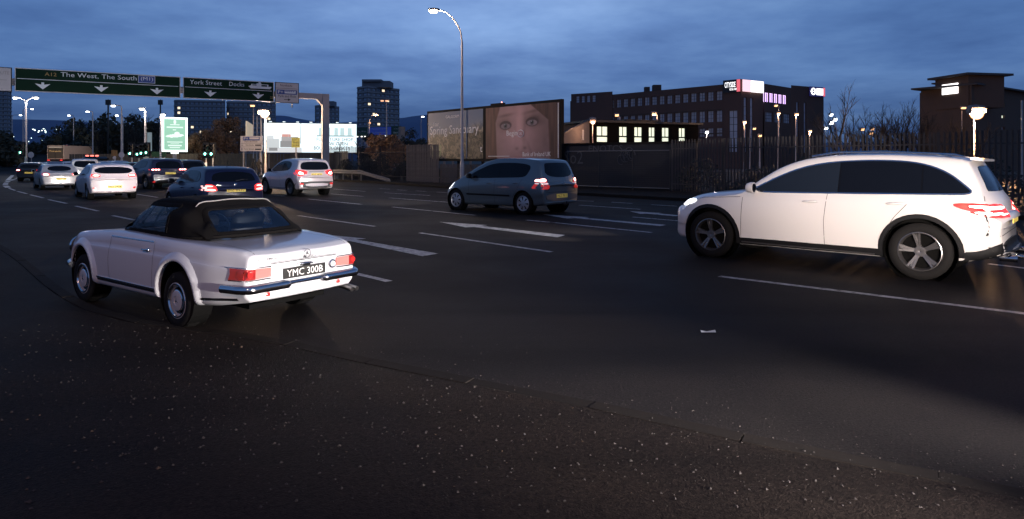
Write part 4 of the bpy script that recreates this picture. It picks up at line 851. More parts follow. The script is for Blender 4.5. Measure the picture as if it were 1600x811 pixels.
for q in [((13.3, 293.3), (8.1, 290.2)), ((8.1, 288.9), (9.5, 286.2)), ((9.5, 285.2), (13.6, 283)), ((15.6, 282.1), (22.4, 280.3)), ((24.4, 279.1), (35.5, 276.7)), ((11.5, 282.1), (19.7, 274))]: dash(*q, w=.28)
for P in ([(686, 346.8), (761.5, 352), (752, 353.3), (883, 367.5), (871, 371), (741, 354.9), (727, 355.4)], [(513, 367.5), (571.8, 373), (556, 374.6), (684.6, 396.5), (660, 400.6), (545, 376.6), (520, 379)],
          [(848, 335.2), (921, 339.7), (912, 340.4), (1041, 351.7), (1031, 353.3), (899, 341), (886, 341.6)], [(984, 330.2), (1035, 333.2), (1028, 333.7), (1063, 336.8), (1056, 338), (1010, 334), (1001, 334.4)]):
    mark('arrow_marking', [G(u, v) for u, v in P])
litter = MB(); g0 = G(1107, 520); litter.add([(g0.x - .07, g0.y - .01, .006), (g0.x + .06, g0.y - .03, .012), (g0.x + .07, g0.y + .03, .020), (g0.x - .01, g0.y + .02, .008), (g0.x - .06, g0.y + .045, .014)], [(0, 1, 3), (1, 2, 3), (0, 3, 4)])
tag(litter.build('litter', mat('scrap_paper', (.55, .54, .52), .8), fix=False), 'small crumpled scrap of pale paper lying on the empty asphalt', 'litter')
# loose stones and grit: heavier along the edge of the carriageway
def stones(n, fn, name, m, smin, smax):
    base = [(-1, 0, 0), (0, -1, 0), (1, 0, 0), (0, 1, 0), (0, 0, .8), (0, 0, -.5)]; fs = [(0, 1, 4), (1, 2, 4), (2, 3, 4), (3, 0, 4)]
    V = []; F = []
    for i in range(n):
        x, y, z = fn(); s = smin + (smax - smin) * RNG.random()**4; a = RNG.uniform(0, 6.28); o = len(V)
        for (p, q, r) in base[:5]:
            p, q, r = [e * s * RNG.uniform(.6, 1.2) for e in (p, q, r)]; V.append((x + p * math.cos(a) - q * math.sin(a), y + p * math.sin(a) + q * math.cos(a), z + r))
        F += [tuple(o + e for e in f) for f in fs]
    t = MB(); t.v, t.f, t.mi = V, F, [0] * len(F); return tag(t.build(name, m, fix=False), kind='stuff')
def in_pave():
    while True:
        u, v = RNG.uniform(-40, 1640), 811 - 300 * RNG.random()**.7; p = G(u, max(v, 470)); 
        vk = float(np.interp(u, [q[0] for q in NK], [q[1] for q in NK]))
        if v > vk + 6: return p.x, p.y, .031
def on_road():
    u = RNG.uniform(0, 1640); vk = float(np.interp(u, [q[0] for q in NK], [q[1] for q in NK])); v = vk - abs(RNG.normal(0, 30)) - 2
    if v < 300: v = 300 + RNG.uniform(0, 60)
    p = G(u, v); return p.x, p.y, .001
stones(520, in_pave, 'grit', mat('pale_grit', (.075, .066, .057), .8), .0010, .0050)
stones(1700, in_pave, 'dark_grit', mat('dark_grit_stone', (.022, .019, .017), .8), .003, .013)
stones(1100, on_road, 'road_grit', MATS['pale_grit'], .0015, .006)
stones(60, in_pave, 'leaf_litter', mat('dead_leaf', (.05, .032, .018), .8), .004, .014)
# near-side far left pavement rise, dark embankments
def verge(name, P, z, m): return sheet(name, P, z, m)
# rising road in the far left and hillside behind
t = MB(); V = []; F_ = []; ny = 18
for i in range(ny):
    y = 75 + i * 8; zz = rise(y)
    c_ = -.735 * y + (8 * ((y - 75) / 100)) ; V += [(c_ - 60, y, zz + 4 * min(1, (y - 75) / 60)), (c_ - 11, y, zz + .5 * min(1, (y - 75) / 30)), (c_ - 9, y, zz + .02), (c_ + 7, y, zz + .02), (c_ + 9, y, zz + .3), (c_ + 26, y, zz + 3.0 * min(1, (y - 75) / 40))]
mi = []
for i in range(ny - 1):
    for k in range(5): F_.append((i * 6 + k, i * 6 + k + 1, i * 6 + 7 + k, i * 6 + 6 + k)); mi.append(0 if k == 2 else 1)
t.v, t.f, t.mi = V, F_, mi; tag(t.build('rising_road', [ASPH, DIRT], fix=False), kind='structure')
HILL = mat('hillside', (.10, .14, .24), 1, noise=(.004, .15))  # distance haze is put into the bluish base colour
def hill(P, Y, name='hill', depth=150):
    t = MB(); n = len(P); top = [at(u, v, Y) for u, v in P]; V = []
    for q in top: V += [(q.x, q.y - 300, -.5), (q.x, q.y - 90, q.z * .75), (q.x, q.y, q.z), (q.x, q.y + depth, q.z * .6)]
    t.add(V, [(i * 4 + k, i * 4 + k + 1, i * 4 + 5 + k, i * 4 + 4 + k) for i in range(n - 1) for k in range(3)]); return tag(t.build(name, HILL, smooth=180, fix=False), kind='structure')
hp = [(-300, 170), (-100, 182), (0, 186), (60, 187), (110, 189), (200, 196), (300, 200), (380, 192), (420, 182), (445, 181), (470, 186), (520, 192), (600, 186), (630, 184), (650, 181), (700, 176), (760, 172), (840, 178), (900, 200), (1000, 215), (1200, 222), (1500, 222), (1900, 215)]
hp = [tuple(q) for q in catmull(hp, 4)]
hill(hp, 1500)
# ------------------------------------------------------------------ palisade fences
PALE = mat('weathered_steel_pale', (.060, .052, .050), .7, .1, noise=(3, .25))
PALED = mat('dark_steel_pale', (.035, .032, .032), .7, .1, noise=(3, .2))
def pale_mesh(w, h, m, tip=True):
    t = MB(); hw = w / 2
    prof = [(-hw, .012), (-hw * .45, 0), (-hw * .2, .016), (hw * .2, .016), (hw * .45, 0), (hw, .012)]
    vs = [(x, y, z) for z in (0, h - (.1 if tip else 0)) for x, y in prof]; n = len(prof)
    fs = [(i, i + 1, n + i + 1, n + i) for i in range(n - 1)]
    if tip: vs += [(-hw * .7, 0, h), (0, .01, h - .05), (hw * .7, 0, h)]; fs += [(n, n + 1, n + 2, 2 * n), (n + 2, n + 3, 2 * n + 1), (n + 3, n + 4, n + 5, 2 * n + 2), (n + 2, 2 * n + 1, 2 * n), (n + 3, 2 * n + 2, 2 * n + 1)]
    t.add(vs, fs); o = t.build('pale', m, fix=False); me = o.data; bpy.data.objects.remove(o); return me
def palisade(A, B, h, pitch, label, m, w=.07, rails=(.35, 2.0), post=2.75, z0=.11, tip=True, group=None, name='palisade_fence', backing=None):
    A = Vector((*A, z0)); B = Vector((*B, z0)); L = (B - A).length; d = (B - A).normalized(); ang = math.atan2(d.y, d.x)
    root = empty(name, A, label, 'fence', group, ang); me = pale_mesh(w, h, m, tip); n = int(L / pitch)
    for i in range(n):
        o = bpy.data.objects.new('pale', me); COL.objects.link(o); o.parent = root; o.location = ((i + .5) * pitch, -.03 if d.x > 0 else -.03, RNG.uniform(-.012, .012) + .03); o.rotation_euler = (0, RNG.normal(0, .006), 0)
    for zr in rails:
        t = MB(); t.box((L / 2, 0, zr), (L, .03, .05)); t.build('rail', m, root)
    t0 = MB(); t0.box((0, .05, h * .5), (.06, .05, h)); pm = t0.build('post', m, root); pm.location = (0, 0, 0)
    for i in range(1, int(L / post) + 1):
        o = pm.copy(); COL.objects.link(o); o.location = (i * post, 0, 0)
    return root
fr1 = palisade((7.5, 30.7), (16, 20.2), 2.42, .155, 'tall grey steel palisade fence behind the white SUV', PALE)
fr2 = palisade((16, 20.2), (24, 9.6), 2.42, .155, 'steel palisade fence run leaving the right edge of the photo', PALE)
fl1 = palisade((-7.1, 43.9), (-4.6, 41.64), 2.45, .10, 'close-set pale timber fence section left of the spring billboard', mat('pale_timber_board', (.13, .11, .10), .85, noise=(4, .25)), w=.088, tip=False, name='board_fence')
fl2 = palisade((-4.6, 41.64), (2.8, 34.95), 1.18, .13, 'brown slatted fence running below the two billboards', mat('brown_slat', (.075, .058, .050), .85, noise=(4, .25)), w=.09, tip=False, rails=(.3, .9), name='slat_fence')
fl3 = palisade((-15.2, 52.0), (-7.1, 43.9), 2.45, .155, 'dark palisade fence with barbed wire brackets right of the gantry post', PALED)
# barbed wire brackets
for i in range(5):
    t = MB(); x = .5 + i * 2.4; t.tube([(x, 0, 2.4), (x, -.0, 2.5), (x - .32, 0, 2.86)], .02, 5); t.tube([(x, 0, 2.5), (x + .32, 0, 2.86)], .02, 5); t.build('wire_bracket', PALED, fl3)
for dx in (-.3, -.15, .15, .3):
    t = MB(); t.tube([(k * .8, 0, 2.5 + abs(dx) * 1.12) for k in range(14)], .006, 4); t.build('barbed_wire', PALED, fl3)
# ivy / scrub behind the fences so that no bare horizon shows
LEAF = mat('dark_leaf', (.020, .024, .016), .7, noise=(2, .3)); LEAFO = mat('autumn_leaf', (.17, .095, .05), .7, noise=(2, .3)); TWIG = mat('bare_twig', (.016, .013, .012), .9, noise=(2, .2)); BARK = mat('bark', (.045, .036, .030), .95, noise=(6, .25))
def foliage(c, rad, n, size, m, name, parent=None, holes=.25):
    V = []; F_ = []; cl = [(Vector((RNG.normal(), RNG.normal(), RNG.normal())).normalized() * RNG.uniform(.25, .92)) for _ in range(26)]; cr = [RNG.uniform(.16, .40) for _ in cl]
    for i in range(n):
        k = int(RNG.integers(0, 26)); d = Vector((RNG.normal(), RNG.normal(), RNG.normal())).normalized() * cr[k] * (RNG.random()**.45)
        p = cl[k] + d; p = Vector((c[0] + p.x * rad[0], c[1] + p.y * rad[1], c[2] + p.z * rad[2]))
        if p.z < .05: continue
        a = Vector((RNG.normal(), RNG.normal(), RNG.normal())).normalized(); b = a.orthogonal().normalized(); s = size * RNG.uniform(.5, 1.4); o = len(V)
        V += [p - a * s, p + b * s * .55, p + a * s, p - b * s * .55]; F_.append((o, o + 1, o + 2, o + 3))
    t = MB(); t.v = [tuple(v) for v in V]; t.f = F_; t.mi = [0] * len(F_); return t.build(name, m, parent, world=True, fix=False)
for i, (x0, y0, x1, y1, hh, n) in enumerate([(8.3, 31.6, 17, 21, 1.9, 6500), (-13.8, 52.5, -5, 44.6, 2.2, 7000), (17, 21, 25, 11, 1.9, 3000)]):
    V = []; F_ = []
    for k in range(n):
        s = RNG.random(); hump = .55 + .45 * math.sin(s * 23 + i) * math.sin(s * 9.1); x = x0 + (x1 - x0) * s; y = y0 + (y1 - y0) * s; p = Vector((x + RNG.normal(0, .15), y + RNG.normal(0, .35) + .35, .1 + hh * hump * RNG.random()**.7))
        a = Vector((RNG.normal(), RNG.normal(), RNG.normal())).normalized(); b = a.orthogonal().normalized(); q = .07 * RNG.uniform(.5, 1.5); o = len(V); V += [p - a * q, p + b * q * .6, p + a * q, p - b * q * .6]; F_.append((o, o + 1, o + 2, o + 3))
    t = MB(); t.v = [tuple(v) for v in V]; t.f = F_; t.mi = [0] * len(F_); tag(t.build('scrub', LEAF, fix=False), kind='stuff')
# mesh gate area between billboard and palisade, graffiti wall behind
A, B = Vector((2.95, 34.8, .11)), Vector((7.45, 30.8, .11)); d = (B - A).normalized(); n_ = Vector((-d.y, d.x, 0)); L = (B - A).length
mg = empty('mesh_fence', A, 'low dark mesh fence with a thin top rail in front of the graffiti wall', 'fence', None, math.atan2(d.y, d.x))
for k in range(4):
    t = MB(); t.tube([(L * k / 3, 0, 0), (L * k / 3, 0, 1.98)], .03, 6); t.build('post', PALED, mg)
for z in (.12, 1.93):
    t = MB(); t.tube([(0, 0, z), (L, 0, z)], .022, 6); t.build('rail', GALV if z > 1 else mat('worn_kerb_rail', (.2, .19, .17), .7), mg)
t = MB()
for k in range(60): x = L * k / 60; t.tube([(x, .01, .1), (x, .01, 1.93)], .004, 3, cap=False)
for k in range(18): t.tube([(0, .012, .1 + k * .105), (L, .012, .1 + k * .105)], .004, 3, cap=False)
tag(t.build('wire_mesh', PALED, mg, fix=False), kind='stuff')
wl = empty('graffiti_wall', A + Vector((-.6, 3.4, 0)), 'dark rendered wall covered in pale graffiti behind the mesh fence', 'wall', None, math.atan2(d.y, d.x))
t = MB(); t.box((L / 2 + .5, .12, 1.12), (L + 5, .24, 2.40)); t.build('wall_face', mat('dark_render', (.020, .021, .027), .85, noise=(.9, .22)), wl)
t = MB(); t.box((L / 2 + .5, .1, 2.37), (L + 5.1, .34, .10)); t.build('coping', CONC, wl)
GR = mat('graffiti_paint', (.085, .085, .095), .8, noise=(3, .2)); GRD = mat('graffiti_dark', (.02, .02, .03), .8)
t = MB(); put_text(t, 'ENOTCS', (2.6, -.012, 1.92), (1, 0, 0), (0, 0, 1), .36, 2.2); t.build('graffiti', GR, wl, fix=False)
t = MB(); put_text(t, 'So2', (.9, -.012, 1.25), (1, 0, 0), (0, 0, 1), .75, 1.3)
for k in range(7):
    cx_, cz_, r_ = 4.6 + .35 * RNG.random() + k * .12, 1.6 + RNG.uniform(-.3, .3), RNG.uniform(.12, .3); t.tube([(cx_ + r_ * math.cos(a), -.014 - k * .002, cz_ + r_ * 1.2 * math.sin(a)) for a in np.linspace(0, 5.2, 16)], .018, 4)
t.build('graffiti', GR, wl, fix=False)
# guard rail at the left of the far footway
gA, gB = G(505, 284.5), G(606, 287.0); gA = Vector((-15.0, 50.6, .11)); gB = Vector((-8.2, 44.3, .11)); dd = (gB - gA).normalized()
gr = empty('guard_rail', gA, 'grey steel guard rail with a sloping end by the dark palisade fence', 'barrier', None, math.atan2(dd.y, dd.x)); L = (gB - gA).length
prof = [(-.04, .15), (-.10, .10), (-.04, .05), (-.04, -.05), (-.10, -.10), (-.04, -.15)]
t = MB(); xs_ = [0, L * .62, L * .97, L]; zc_ = [.60, .60, .10, .03]; t.v = [(x, p[0], z + p[1] * (.9)) for x, z in zip(xs_, zc_) for p in prof]; t.f = [(i * 6 + k, i * 6 + k + 1, i * 6 + 7 + k, i * 6 + 6 + k) for i in range(3) for k in range(5)]; t.mi = [0] * 15
t.build('rail_beam', GALV, gr, fix=False)
for k in range(6):
    x = L * .62 * k / 5; t = MB(); t.box((x, 0, .32), (.06, .06, .64)); t.build('post', GALV, gr)
# ------------------------------------------------------------------ overhead gantry
GREEN = mat('sign_green', (.006, .026, .014), .6, noise=(1, .08)); GREEN.node_tree.nodes['Principled BSDF'].inputs['Specular IOR Level'].default_value = .1; WHT = mat('sign_white', (.55, .52, .52), .5, noise=(2, .05)); LETT = mat('sign_lettering', (.72, .76, .78), .5); LETY = mat('sign_lettering_yellow', (.42, .26, .08), .5)
SBLUE = mat('sign_blue', (.03, .07, .28), .5); SGREY = mat('sign_back_grey', (.2, .2, .2), .6); SBLK = mat('sign_black', (.015, .015, .02), .6)
PL, PR = Vector((-30.8, 40.5, 0)), Vector((-14.2, 50.05, 0)); gd = (PR - PL).normalized(); gn = Vector((gd.y, -gd.x, 0))
gan = empty('sign_gantry', PR, 'grey steel sign gantry spanning the road, post right of the lit white billboard', 'gantry')
def obb(mb, o, r, u, n, w, h, d):
    """slab: lower-left-front corner o, axes r, u, depth backwards along -n"""
    o = Vector(o); V = [o + r * a * w + u * b * h - n * c * d for a in (0, 1) for b in (0, 1) for c in (0, 1)]
    mb.add(V, [(0, 1, 3, 2), (4, 6, 7, 5), (0, 4, 5, 1), (2, 3, 7, 6), (0, 2, 6, 4), (1, 5, 7, 3)])
UP = Vector((0, 0, 1))
t = MB(); obb(t, PL - gd * 9 - gn * .3 + UP * 6.25, gd, UP, gn, (PR - PL).length + 8.75, .42, .42); t.build('beam', GANT, gan, world=True)
t = MB(); obb(t, PR - gd * .24 - gn * .27, gd, UP, gn, .50, 6.67, .48); t.build('post', GANT, gan, world=True)
t = MB(); t.v = []; q = PR - gd * .24 - gn * .32; t.prism([q + UP * 5.8, q + UP * 6.25, q + UP * 6.25 - gd * .45], -gn * .38); t.build('gusset', GANT, gan, world=True)
t = MB(); obb(t, PR - gd * .45 - gn * .05, gd, UP, gn, .92, .05, .92); t.build('base_plate', GANT, gan, world=True)
part = at(483, 147, 49.0); t = MB(); b_ = PR - gd * 2.55 - gn * .1; t.tube([b_ + UP * 5.5, b_ + UP * 7.3], .05, 6); t.build('stay_rod', GANT, gan, world=True)
def sg(u):   # point of the sign plane under image column u
    k = (u - 800) / FPX; s = (k * PL.y - PL.x) / (gd.x - k * gd.y); return PL + gd * s
def gsign(u0, u1, z0, z1, label, border, face, name='direction_sign'):
    a, b = sg(u0), sg(u1); w = (b - a).length; root = empty(name, a + UP * z0, label, 'sign')
    t = MB(); obb(t, a + UP * z0, gd, UP, gn, w, z1 - z0, .08); t.build('border', border, root, world=True)
    t = MB(); obb(t, a + UP * (z0 + .05) + gd * .05 + gn * .012, gd, UP, gn, w - .1, z1 - z0 - .1, .02); p = t.build('sign_face', face, root, world=True)
    return root, a, w, p
def on(root, par, a, name, m, fn):
    t = MB(); fn(t, lambda x, z, o=.018: a + gd * x + UP * z + gn * o); return t.build(name, m, par, world=True, fix=False)
def arrow_down(t, P, x, z, s=.30):
    t.add([P(x - .12 * s * 2, z + s * .9), P(x + .12 * s * 2, z + s * .9), P(x + .12 * s * 2, z + s * .45), P(x + s * 1.35, z + s * .62), P(x, z - s * .55), P(x - s * 1.35, z + s * .62), P(x - .12 * s * 2, z + s * .45)], [(0, 1, 2, 6), (6, 2, 3, 4, 5)])
r1, a, w, p = gsign(23, 282, 5.86, 7.32, 'wide green overhead sign reading The West, The South with three lane arrows', WHT, GREEN)
on(r1, p, a, 'lettering', LETT, lambda t, P: (put_text(t, 'The West, The South', P(2.35, 6.86), gd, UP, .33, 4.2), put_text(t, '(M1)', P(6.80, 6.87), gd, UP, .30, .72)))
on(r1, p, a, 'route_number', LETY, lambda t, P: put_text(t, 'A12', P(1.52, 6.90), gd, UP, .22, .62))
on(r1, p, a, 'motorway_patch', SBLUE, lambda t, P: t.poly([P(6.66, 6.78, .015), P(7.62, 6.78, .015), P(7.62, 7.24, .015), P(6.66, 7.24, .015)]))
on(r1, p, a, 'patch_outline', LETT, lambda t, P: [t.poly([P(x0, z0), P(x1, z0), P(x1, z1), P(x0, z1)]) for x0, x1, z0, z1 in ((6.64, 7.64, 6.765, 6.79), (6.64, 7.64, 7.23, 7.255), (6.64, 6.665, 6.79, 7.23), (7.615, 7.64, 6.79, 7.23))])
on(r1, p, a, 'divider_line', LETT, lambda t, P: t.poly([P(.12, 6.63), P(w - .14, 6.63), P(w - .14, 6.665), P(.12, 6.665)]))
for x in (1.42, 4.55, 7.75): on(r1, p, a, 'lane_arrow', LETT, lambda t, P: arrow_down(t, P, x, 6.20))
r2, a, w2, p = gsign(286, 428, 5.86, 7.32, 'green overhead sign reading York Street and Docks with a ferry symbol', WHT, GREEN)
on(r2, p, a, 'lettering', LETT, lambda t, P: (put_text(t, 'York Street', P(.42, 6.86), gd, UP, .30, 2.05), put_text(t, 'Docks', P(2.95, 6.87), gd, UP, .29, 1.0)))
def ferry(t, P):
    t.add([P(4.22, 6.93), P(4.38, 6.78), P(5.72, 6.78), P(5.84, 6.95), P(4.9, 6.95), P(4.9, 7.0), P(4.4, 7.0)], [(0, 1, 2, 3, 4, 5, 6)])
    for x0, x1, z0, z1 in ((4.42, 4.50, 6.95, 7.06), (4.42, 5.6, 7.06, 7.10), (4.78, 5.12, 6.95, 7.16), (4.92, 5.08, 7.16, 7.26), (5.52, 5.60, 6.95, 7.06)): t.poly([P(x0, z0), P(x1, z0), P(x1, z1), P(x0, z1)])
on(r2, p, a, 'ferry_symbol', LETT, ferry)
on(r2, p, a, 'divider_line', LETT, lambda t, P: t.poly([P(.12, 6.63), P(w2 - .16, 6.63), P(w2 - .16, 6.662), P(.12, 6.662)]))
for x in (1.72, 4.9): on(r2, p, a, 'lane_arrow', LETT, lambda t, P: arrow_down(t, P, x, 6.20))
on(r2, p, a, 'panel_number', LETY, lambda t, P: put_text(t, '22', P(5.72, 6.10), gd, UP, .16, .22))
r3, a, w3, p = gsign(429.5, 467, 5.82, 7.34, 'white park and ride sign at the right end of the overhead gantry', SBLK, WHT, 'park_and_ride_sign')
def prs(a_, r_, n_, w, z0, z1, root, par, rows=0):
    """park-and-ride face: returns nothing, builds the marks"""
    def P(x, z, o=.020): return a_ + r_ * (x * w) + UP * (z0 + z * (z1 - z0)) + n_ * o
    def B(name, m, fn): t = MB(); fn(t); t.build(name, m, par, world=True, fix=False)
    q = lambda t, x0, x1, y0, y1, o=.020: t.poly([P(x0, y0, o), P(x1, y0, o), P(x1, y1, o), P(x0, y1, o)])
    return P, B, q
P, B, q = prs(a, gd, gn, w3, 5.82, 7.34, r3, p)
B('bus_panel', SBLUE, lambda t: q(t, .08, .92, .42, .64)); B('bus_symbol', LETT, lambda t: (q(t, .40, .86, .47, .60, .024), put_text(t, 'P+', P(.13, .46, .024), gd, UP, .22, .36)))
B('bus_windows', SBLUE, lambda t: [q(t, .43 + k * .08, .485 + k * .08, .54, .585, .028) for k in range(5)])
B('lettering', SBLK, lambda t: (put_text(t, 'Northside', P(.22, .80), gd, UP, .16, w3 * .5), put_text(t, 'Park and Ride', P(.13, .27), gd, UP, .19, w3 * .74)))
B('arrow', SBLK, lambda t: (q(t, .38, .55, .15, .18), t.add([P(.54, .10), P(.66, .165), P(.54, .23)], [(0, 1, 2)])))
B('divider_line', SBLK, lambda t: q(t, .02, .98, .70, .715))
r4, a, w4, p = gsign(-14, 18.5, 5.80, 7.30, 'white sign cut off by the left edge of the photo on the gantry', SBLK, WHT, 'white_sign')
on(r4, p, a, 'lettering', mat('faded_lettering', (.35, .32, .30), .6), lambda t, P: (put_text(t, 'ROUTE', P(.1, 6.85), gd, UP, .2, .8), t.poly([P(.1, 6.5), P(w4 - .25, 6.5), P(w4 - .25, 6.53), P(.1, 6.53)])))
# ------------------------------------------------------------------ the two big billboards
BA, BB = Vector((-6.05, 46.9, 0)), Vector((2.86, 37.2, 0)); bd = (BB - BA).normalized(); bn = Vector((bd.y, -bd.x, 0)); BW = (BB - BA).length
DARKF = mat('billboard_frame', (.010, .010, .011), .7); DARKF.node_tree.nodes['Principled BSDF'].inputs['Specular IOR Level'].default_value = .1
def smooth_noise(nx, ny, sx, sy, seed):
    r = np.random.default_rng(seed); g = r.random((sy + 2, sx + 2)); X = np.linspace(0, sx, nx); Y = np.linspace(0, sy, ny); xi, yi = X.astype(int), Y.astype(int); fx, fy = X - xi, Y - yi
    fx = fx * fx * (3 - 2 * fx); fy = (fy * fy * (3 - 2 * fy))[:, None]; a, b, c, d = g[np.ix_(yi, xi)], g[np.ix_(yi, xi + 1)], g[np.ix_(yi + 1, xi)], g[np.ix_(yi + 1, xi + 1)]
    return (a * (1 - fx) + b * fx) * (1 - fy) + (c * (1 - fx) + d * fx) * fy
def img_panel(name, o, r_, n_, w, z0, z1, rgb, m, parent):
    ny, nx = rgb.shape[:2]; t = MB(); o = Vector(o)
    t.v = [tuple(o + r_ * (w * i / nx) + UP * (z0 + (z1 - z0) * j / ny)) for j in range(ny + 1) for i in range(nx + 1)]
    t.f = [(j * (nx + 1) + i, j * (nx + 1) + i + 1, (j + 1) * (nx + 1) + i + 1, (j + 1) * (nx + 1) + i) for j in range(ny) for i in range(nx)]; t.mi = [0] * len(t.f)
    ob = t.build(name, m, parent, world=True, fix=False); ca = ob.data.color_attributes.new('Col', 'FLOAT_COLOR', 'CORNER')
    c = np.ones((ny * nx, 4, 4), np.float32); c[:, :, :3] = np.clip(rgb.reshape(-1, 1, 3), 0, 1); ca.data.foreach_set('color', c.ravel()); return ob
PRINT = vcolmat('poster_print', 0, .55)
def bb(label, s0, s1, name):
    root = empty(name, BA + bd * s0 + UP * 1.5, label, 'billboard')
    for (x0, x1, z0, z1) in ((s0, s1, 1.50, 1.66), (s0, s1, 4.90, 5.06), (s0, s0 + .14, 1.66, 4.90), (s1 - .14, s1, 1.66, 4.90)):
        t = MB(); obb(t, BA + bd * x0 + UP * z0 + bn * .06, bd, UP, bn, x1 - x0, z1 - z0, .22); t.build('frame', DARKF, root, world=True)
    t = MB(); obb(t, BA + bd * (s0 + .14) + UP * 1.66 - bn * .02, bd, UP, bn, s1 - s0 - .28, 3.24, .08); t.build('backing', DARKF, root, world=True)
    for k in range(3):
        x = s0 + .6 + (s1 - s0 - 1.2) * k / 2; t = MB(); obb(t, BA + bd * x - bn * .18, bd, UP, bn, .14, 4.8, .14); t.build('leg', DARKF, root, world=True)
    return root
s1, s2 = BW * .485, BW
b1 = bb('left billboard with a valley village picture and the words Spring Sanctuary', 0, s1, 'billboard')
nx, ny = 200, 100; U, Vv = np.meshgrid((np.arange(nx) + .5) / nx, (np.arange(ny) + .5) / ny); n1_ = smooth_noise(nx, ny, 40, 16, 1); n2_ = smooth_noise(nx, ny, 95, 44, 2); n3_ = smooth_noise(nx, ny, 8, 4, 3)
sky_ = np.stack([.09 + .10 * (1 - Vv), .14 + .11 * (1 - Vv), .24 + .08 * (1 - Vv)], -1); tree_ = np.stack([.035 + .04 * n2_, .035 + .035 * n2_, .03 + .02 * n2_], -1); house = np.stack([.36 + .2 * n2_, .30 + .16 * n2_, .22 + .1 * n2_], -1)
hw_ = (1 / (1 + np.exp(-((n1_ * .55 + n2_ * .45) - .52) * 26)))[..., None]; land = house * .62 * hw_ + tree_ * (1 - hw_); hz = .52 + .12 * n3_ + .14 * U - .05; blend = 1 / (1 + np.exp((Vv - hz) * 26)); rgb = sky_ * (1 - blend[..., None]) + land * blend[..., None]
rgb = rgb * (1 - .55 * (1 / (1 + np.exp(-(U - .55) * 9)) * (Vv < .55))[..., None]); rgb = np.where((((U - .16) < .1) & ((U - .16) > -.08) & (Vv < .3) & (Vv > .05))[..., None], rgb * .4 + np.array([.16, .19, .09]), rgb)
img_panel('poster', BA + bd * .14 + bn * .07, bd, bn, s1 - .28, 1.66, 4.90, rgb * 1.05, PRINT, b1)
LW = mat('poster_white_ink', (.85, .85, .86), .6)
t = MB(); o = BA + bn * .085; put_text(t, 'Your', o + bd * .75 + UP * 3.95, bd, UP, .34, .70); put_text(t, 'Spring Sanctuary', o + bd * .42 + UP * 3.18, bd, UP, .78, s1 - 1.0); put_text(t, 'GALGORM', o + bd * 2.25 + UP * 4.45, bd, UP, .20, 1.5); put_text(t, 't', o + bd * (s1 - .42) + UP * 2.1, bd, UP, .35); t.build('lettering', LW, b1, world=True, fix=False)
t = MB(); obb(t, BA + bd * (s1 * .71) + UP * 1.66 + bn * .10, bd, UP, bn, .07, 3.24, .03); t.build('drip_rail', mat('faded_blue_strip', (.03, .09, .2), .6), b1, world=True)
b2 = bb('right billboard with a close-up of a woman\'s face above the blue-grey people carrier', s1, s2, 'billboard')
nx, ny = 170, 84; U, Vv = np.meshgrid((np.arange(nx) + .5) / nx, (np.arange(ny) + .5) / ny); W2 = s2 - s1 - .28; X = (U - .52) * W2 / 3.24; Y = Vv - .5   # units of panel height
skin = np.array([.50, .29, .26]); rgb = np.ones((ny, nx, 3)) * skin
def G2(cx, cy, sx, sy, a=0):
    dx, dy = X - cx, Y - cy; ca, sa = math.cos(a), math.sin(a); p, q = dx * ca + dy * sa, -dx * sa + dy * ca; return np.exp(-(p / sx)**2 - (q / sy)**2)
def SS(e0, e1, v): t_ = np.clip((v - e0) / (e1 - e0), 0, 1); return t_ * t_ * (3 - 2 * t_)
fx = X * .93
light = .54 + .42 * G2(-.15, .05, .50, .6) - .18 * G2(.6, 0, .3, 1) + .18 * G2(-.06, .20, .09, .4) - .26 * G2(.06, .02, .05, .30, -.1) - .10 * G2(-.19, .02, .04, .2) + .08 * (smooth_noise(nx, ny, 22, 12, 31) - .5)
light -= .48 * G2(-.46, .16, .20, .12) + .48 * G2(.28, .21, .21, .12)       # sockets
light -= .34 * G2(-.14, -.31, .05, .03) + .36 * G2(.08, -.30, .05, .03)      # nostrils
light -= .14 * G2(.0, -.38, .12, .04) + .16 * G2(.20, -.30, .04, .16, .5); light += .14 * G2(.01, -.22, .06, .07) + .10 * G2(-.28, -.14, .15, .14)
rgb = rgb * light[..., None]
def blend_(m_, c): return rgb * (1 - m_[..., None]) + np.array(c) * m_[..., None]
for (ex_, ey_, tl) in ((-.46, .13, .10), (.27, .17, .12)):
    br = G2(ex_ - .0, ey_ + .20 + .0 * X, .22, .030, tl); rgb = blend_(.55 * br, (.06, .03, .025))
    w_ = 1 - SS(.80, 1.05, np.sqrt(((X - ex_) / .185)**2 + ((Y - ey_ - .01) / .092)**2)); rgb = blend_(.85 * w_, (.05, .025, .03))
    w_ = 1 - SS(.82, 1.0, np.sqrt(((X - ex_) / .145)**2 + ((Y - ey_ + .006) / .058)**2)); rgb = blend_(w_, (.22, .16, .165))
    w_ = 1 - SS(.8, 1.1, np.sqrt((X - ex_)**2 + (Y - ey_)**2) / .056); rgb = blend_(w_, (.10, .085, .09)); w_ = 1 - SS(.8, 1.1, np.sqrt((X - ex_)**2 + (Y - ey_)**2) / .028); rgb = blend_(w_, (.01, .01, .01))
    w_ = 1 - SS(.7, 1.1, np.sqrt((X - ex_ + .02)**2 + (Y - ey_ - .02)**2) / .012); rgb = blend_(w_ * .7, (.6, .6, .62))
mth_ = G2(.0, -.50, .22, .05); rgb = blend_(.75 * mth_, (.26, .07, .09))
hn = smooth_noise(nx, ny, 70, 3, 8); edgeL = -.74 - .06 * (Y) ; edgeL = np.where(Y > .2, edgeL + (Y - .2) * .5, edgeL); hairL = 1 - SS(edgeL - .02, edgeL + .03, X); edgeR = .70 - .06 * Y - np.where(Y > .20, (Y - .20) * 1.45, 0); hairR = SS(edgeR - .03, edgeR + .02, X)
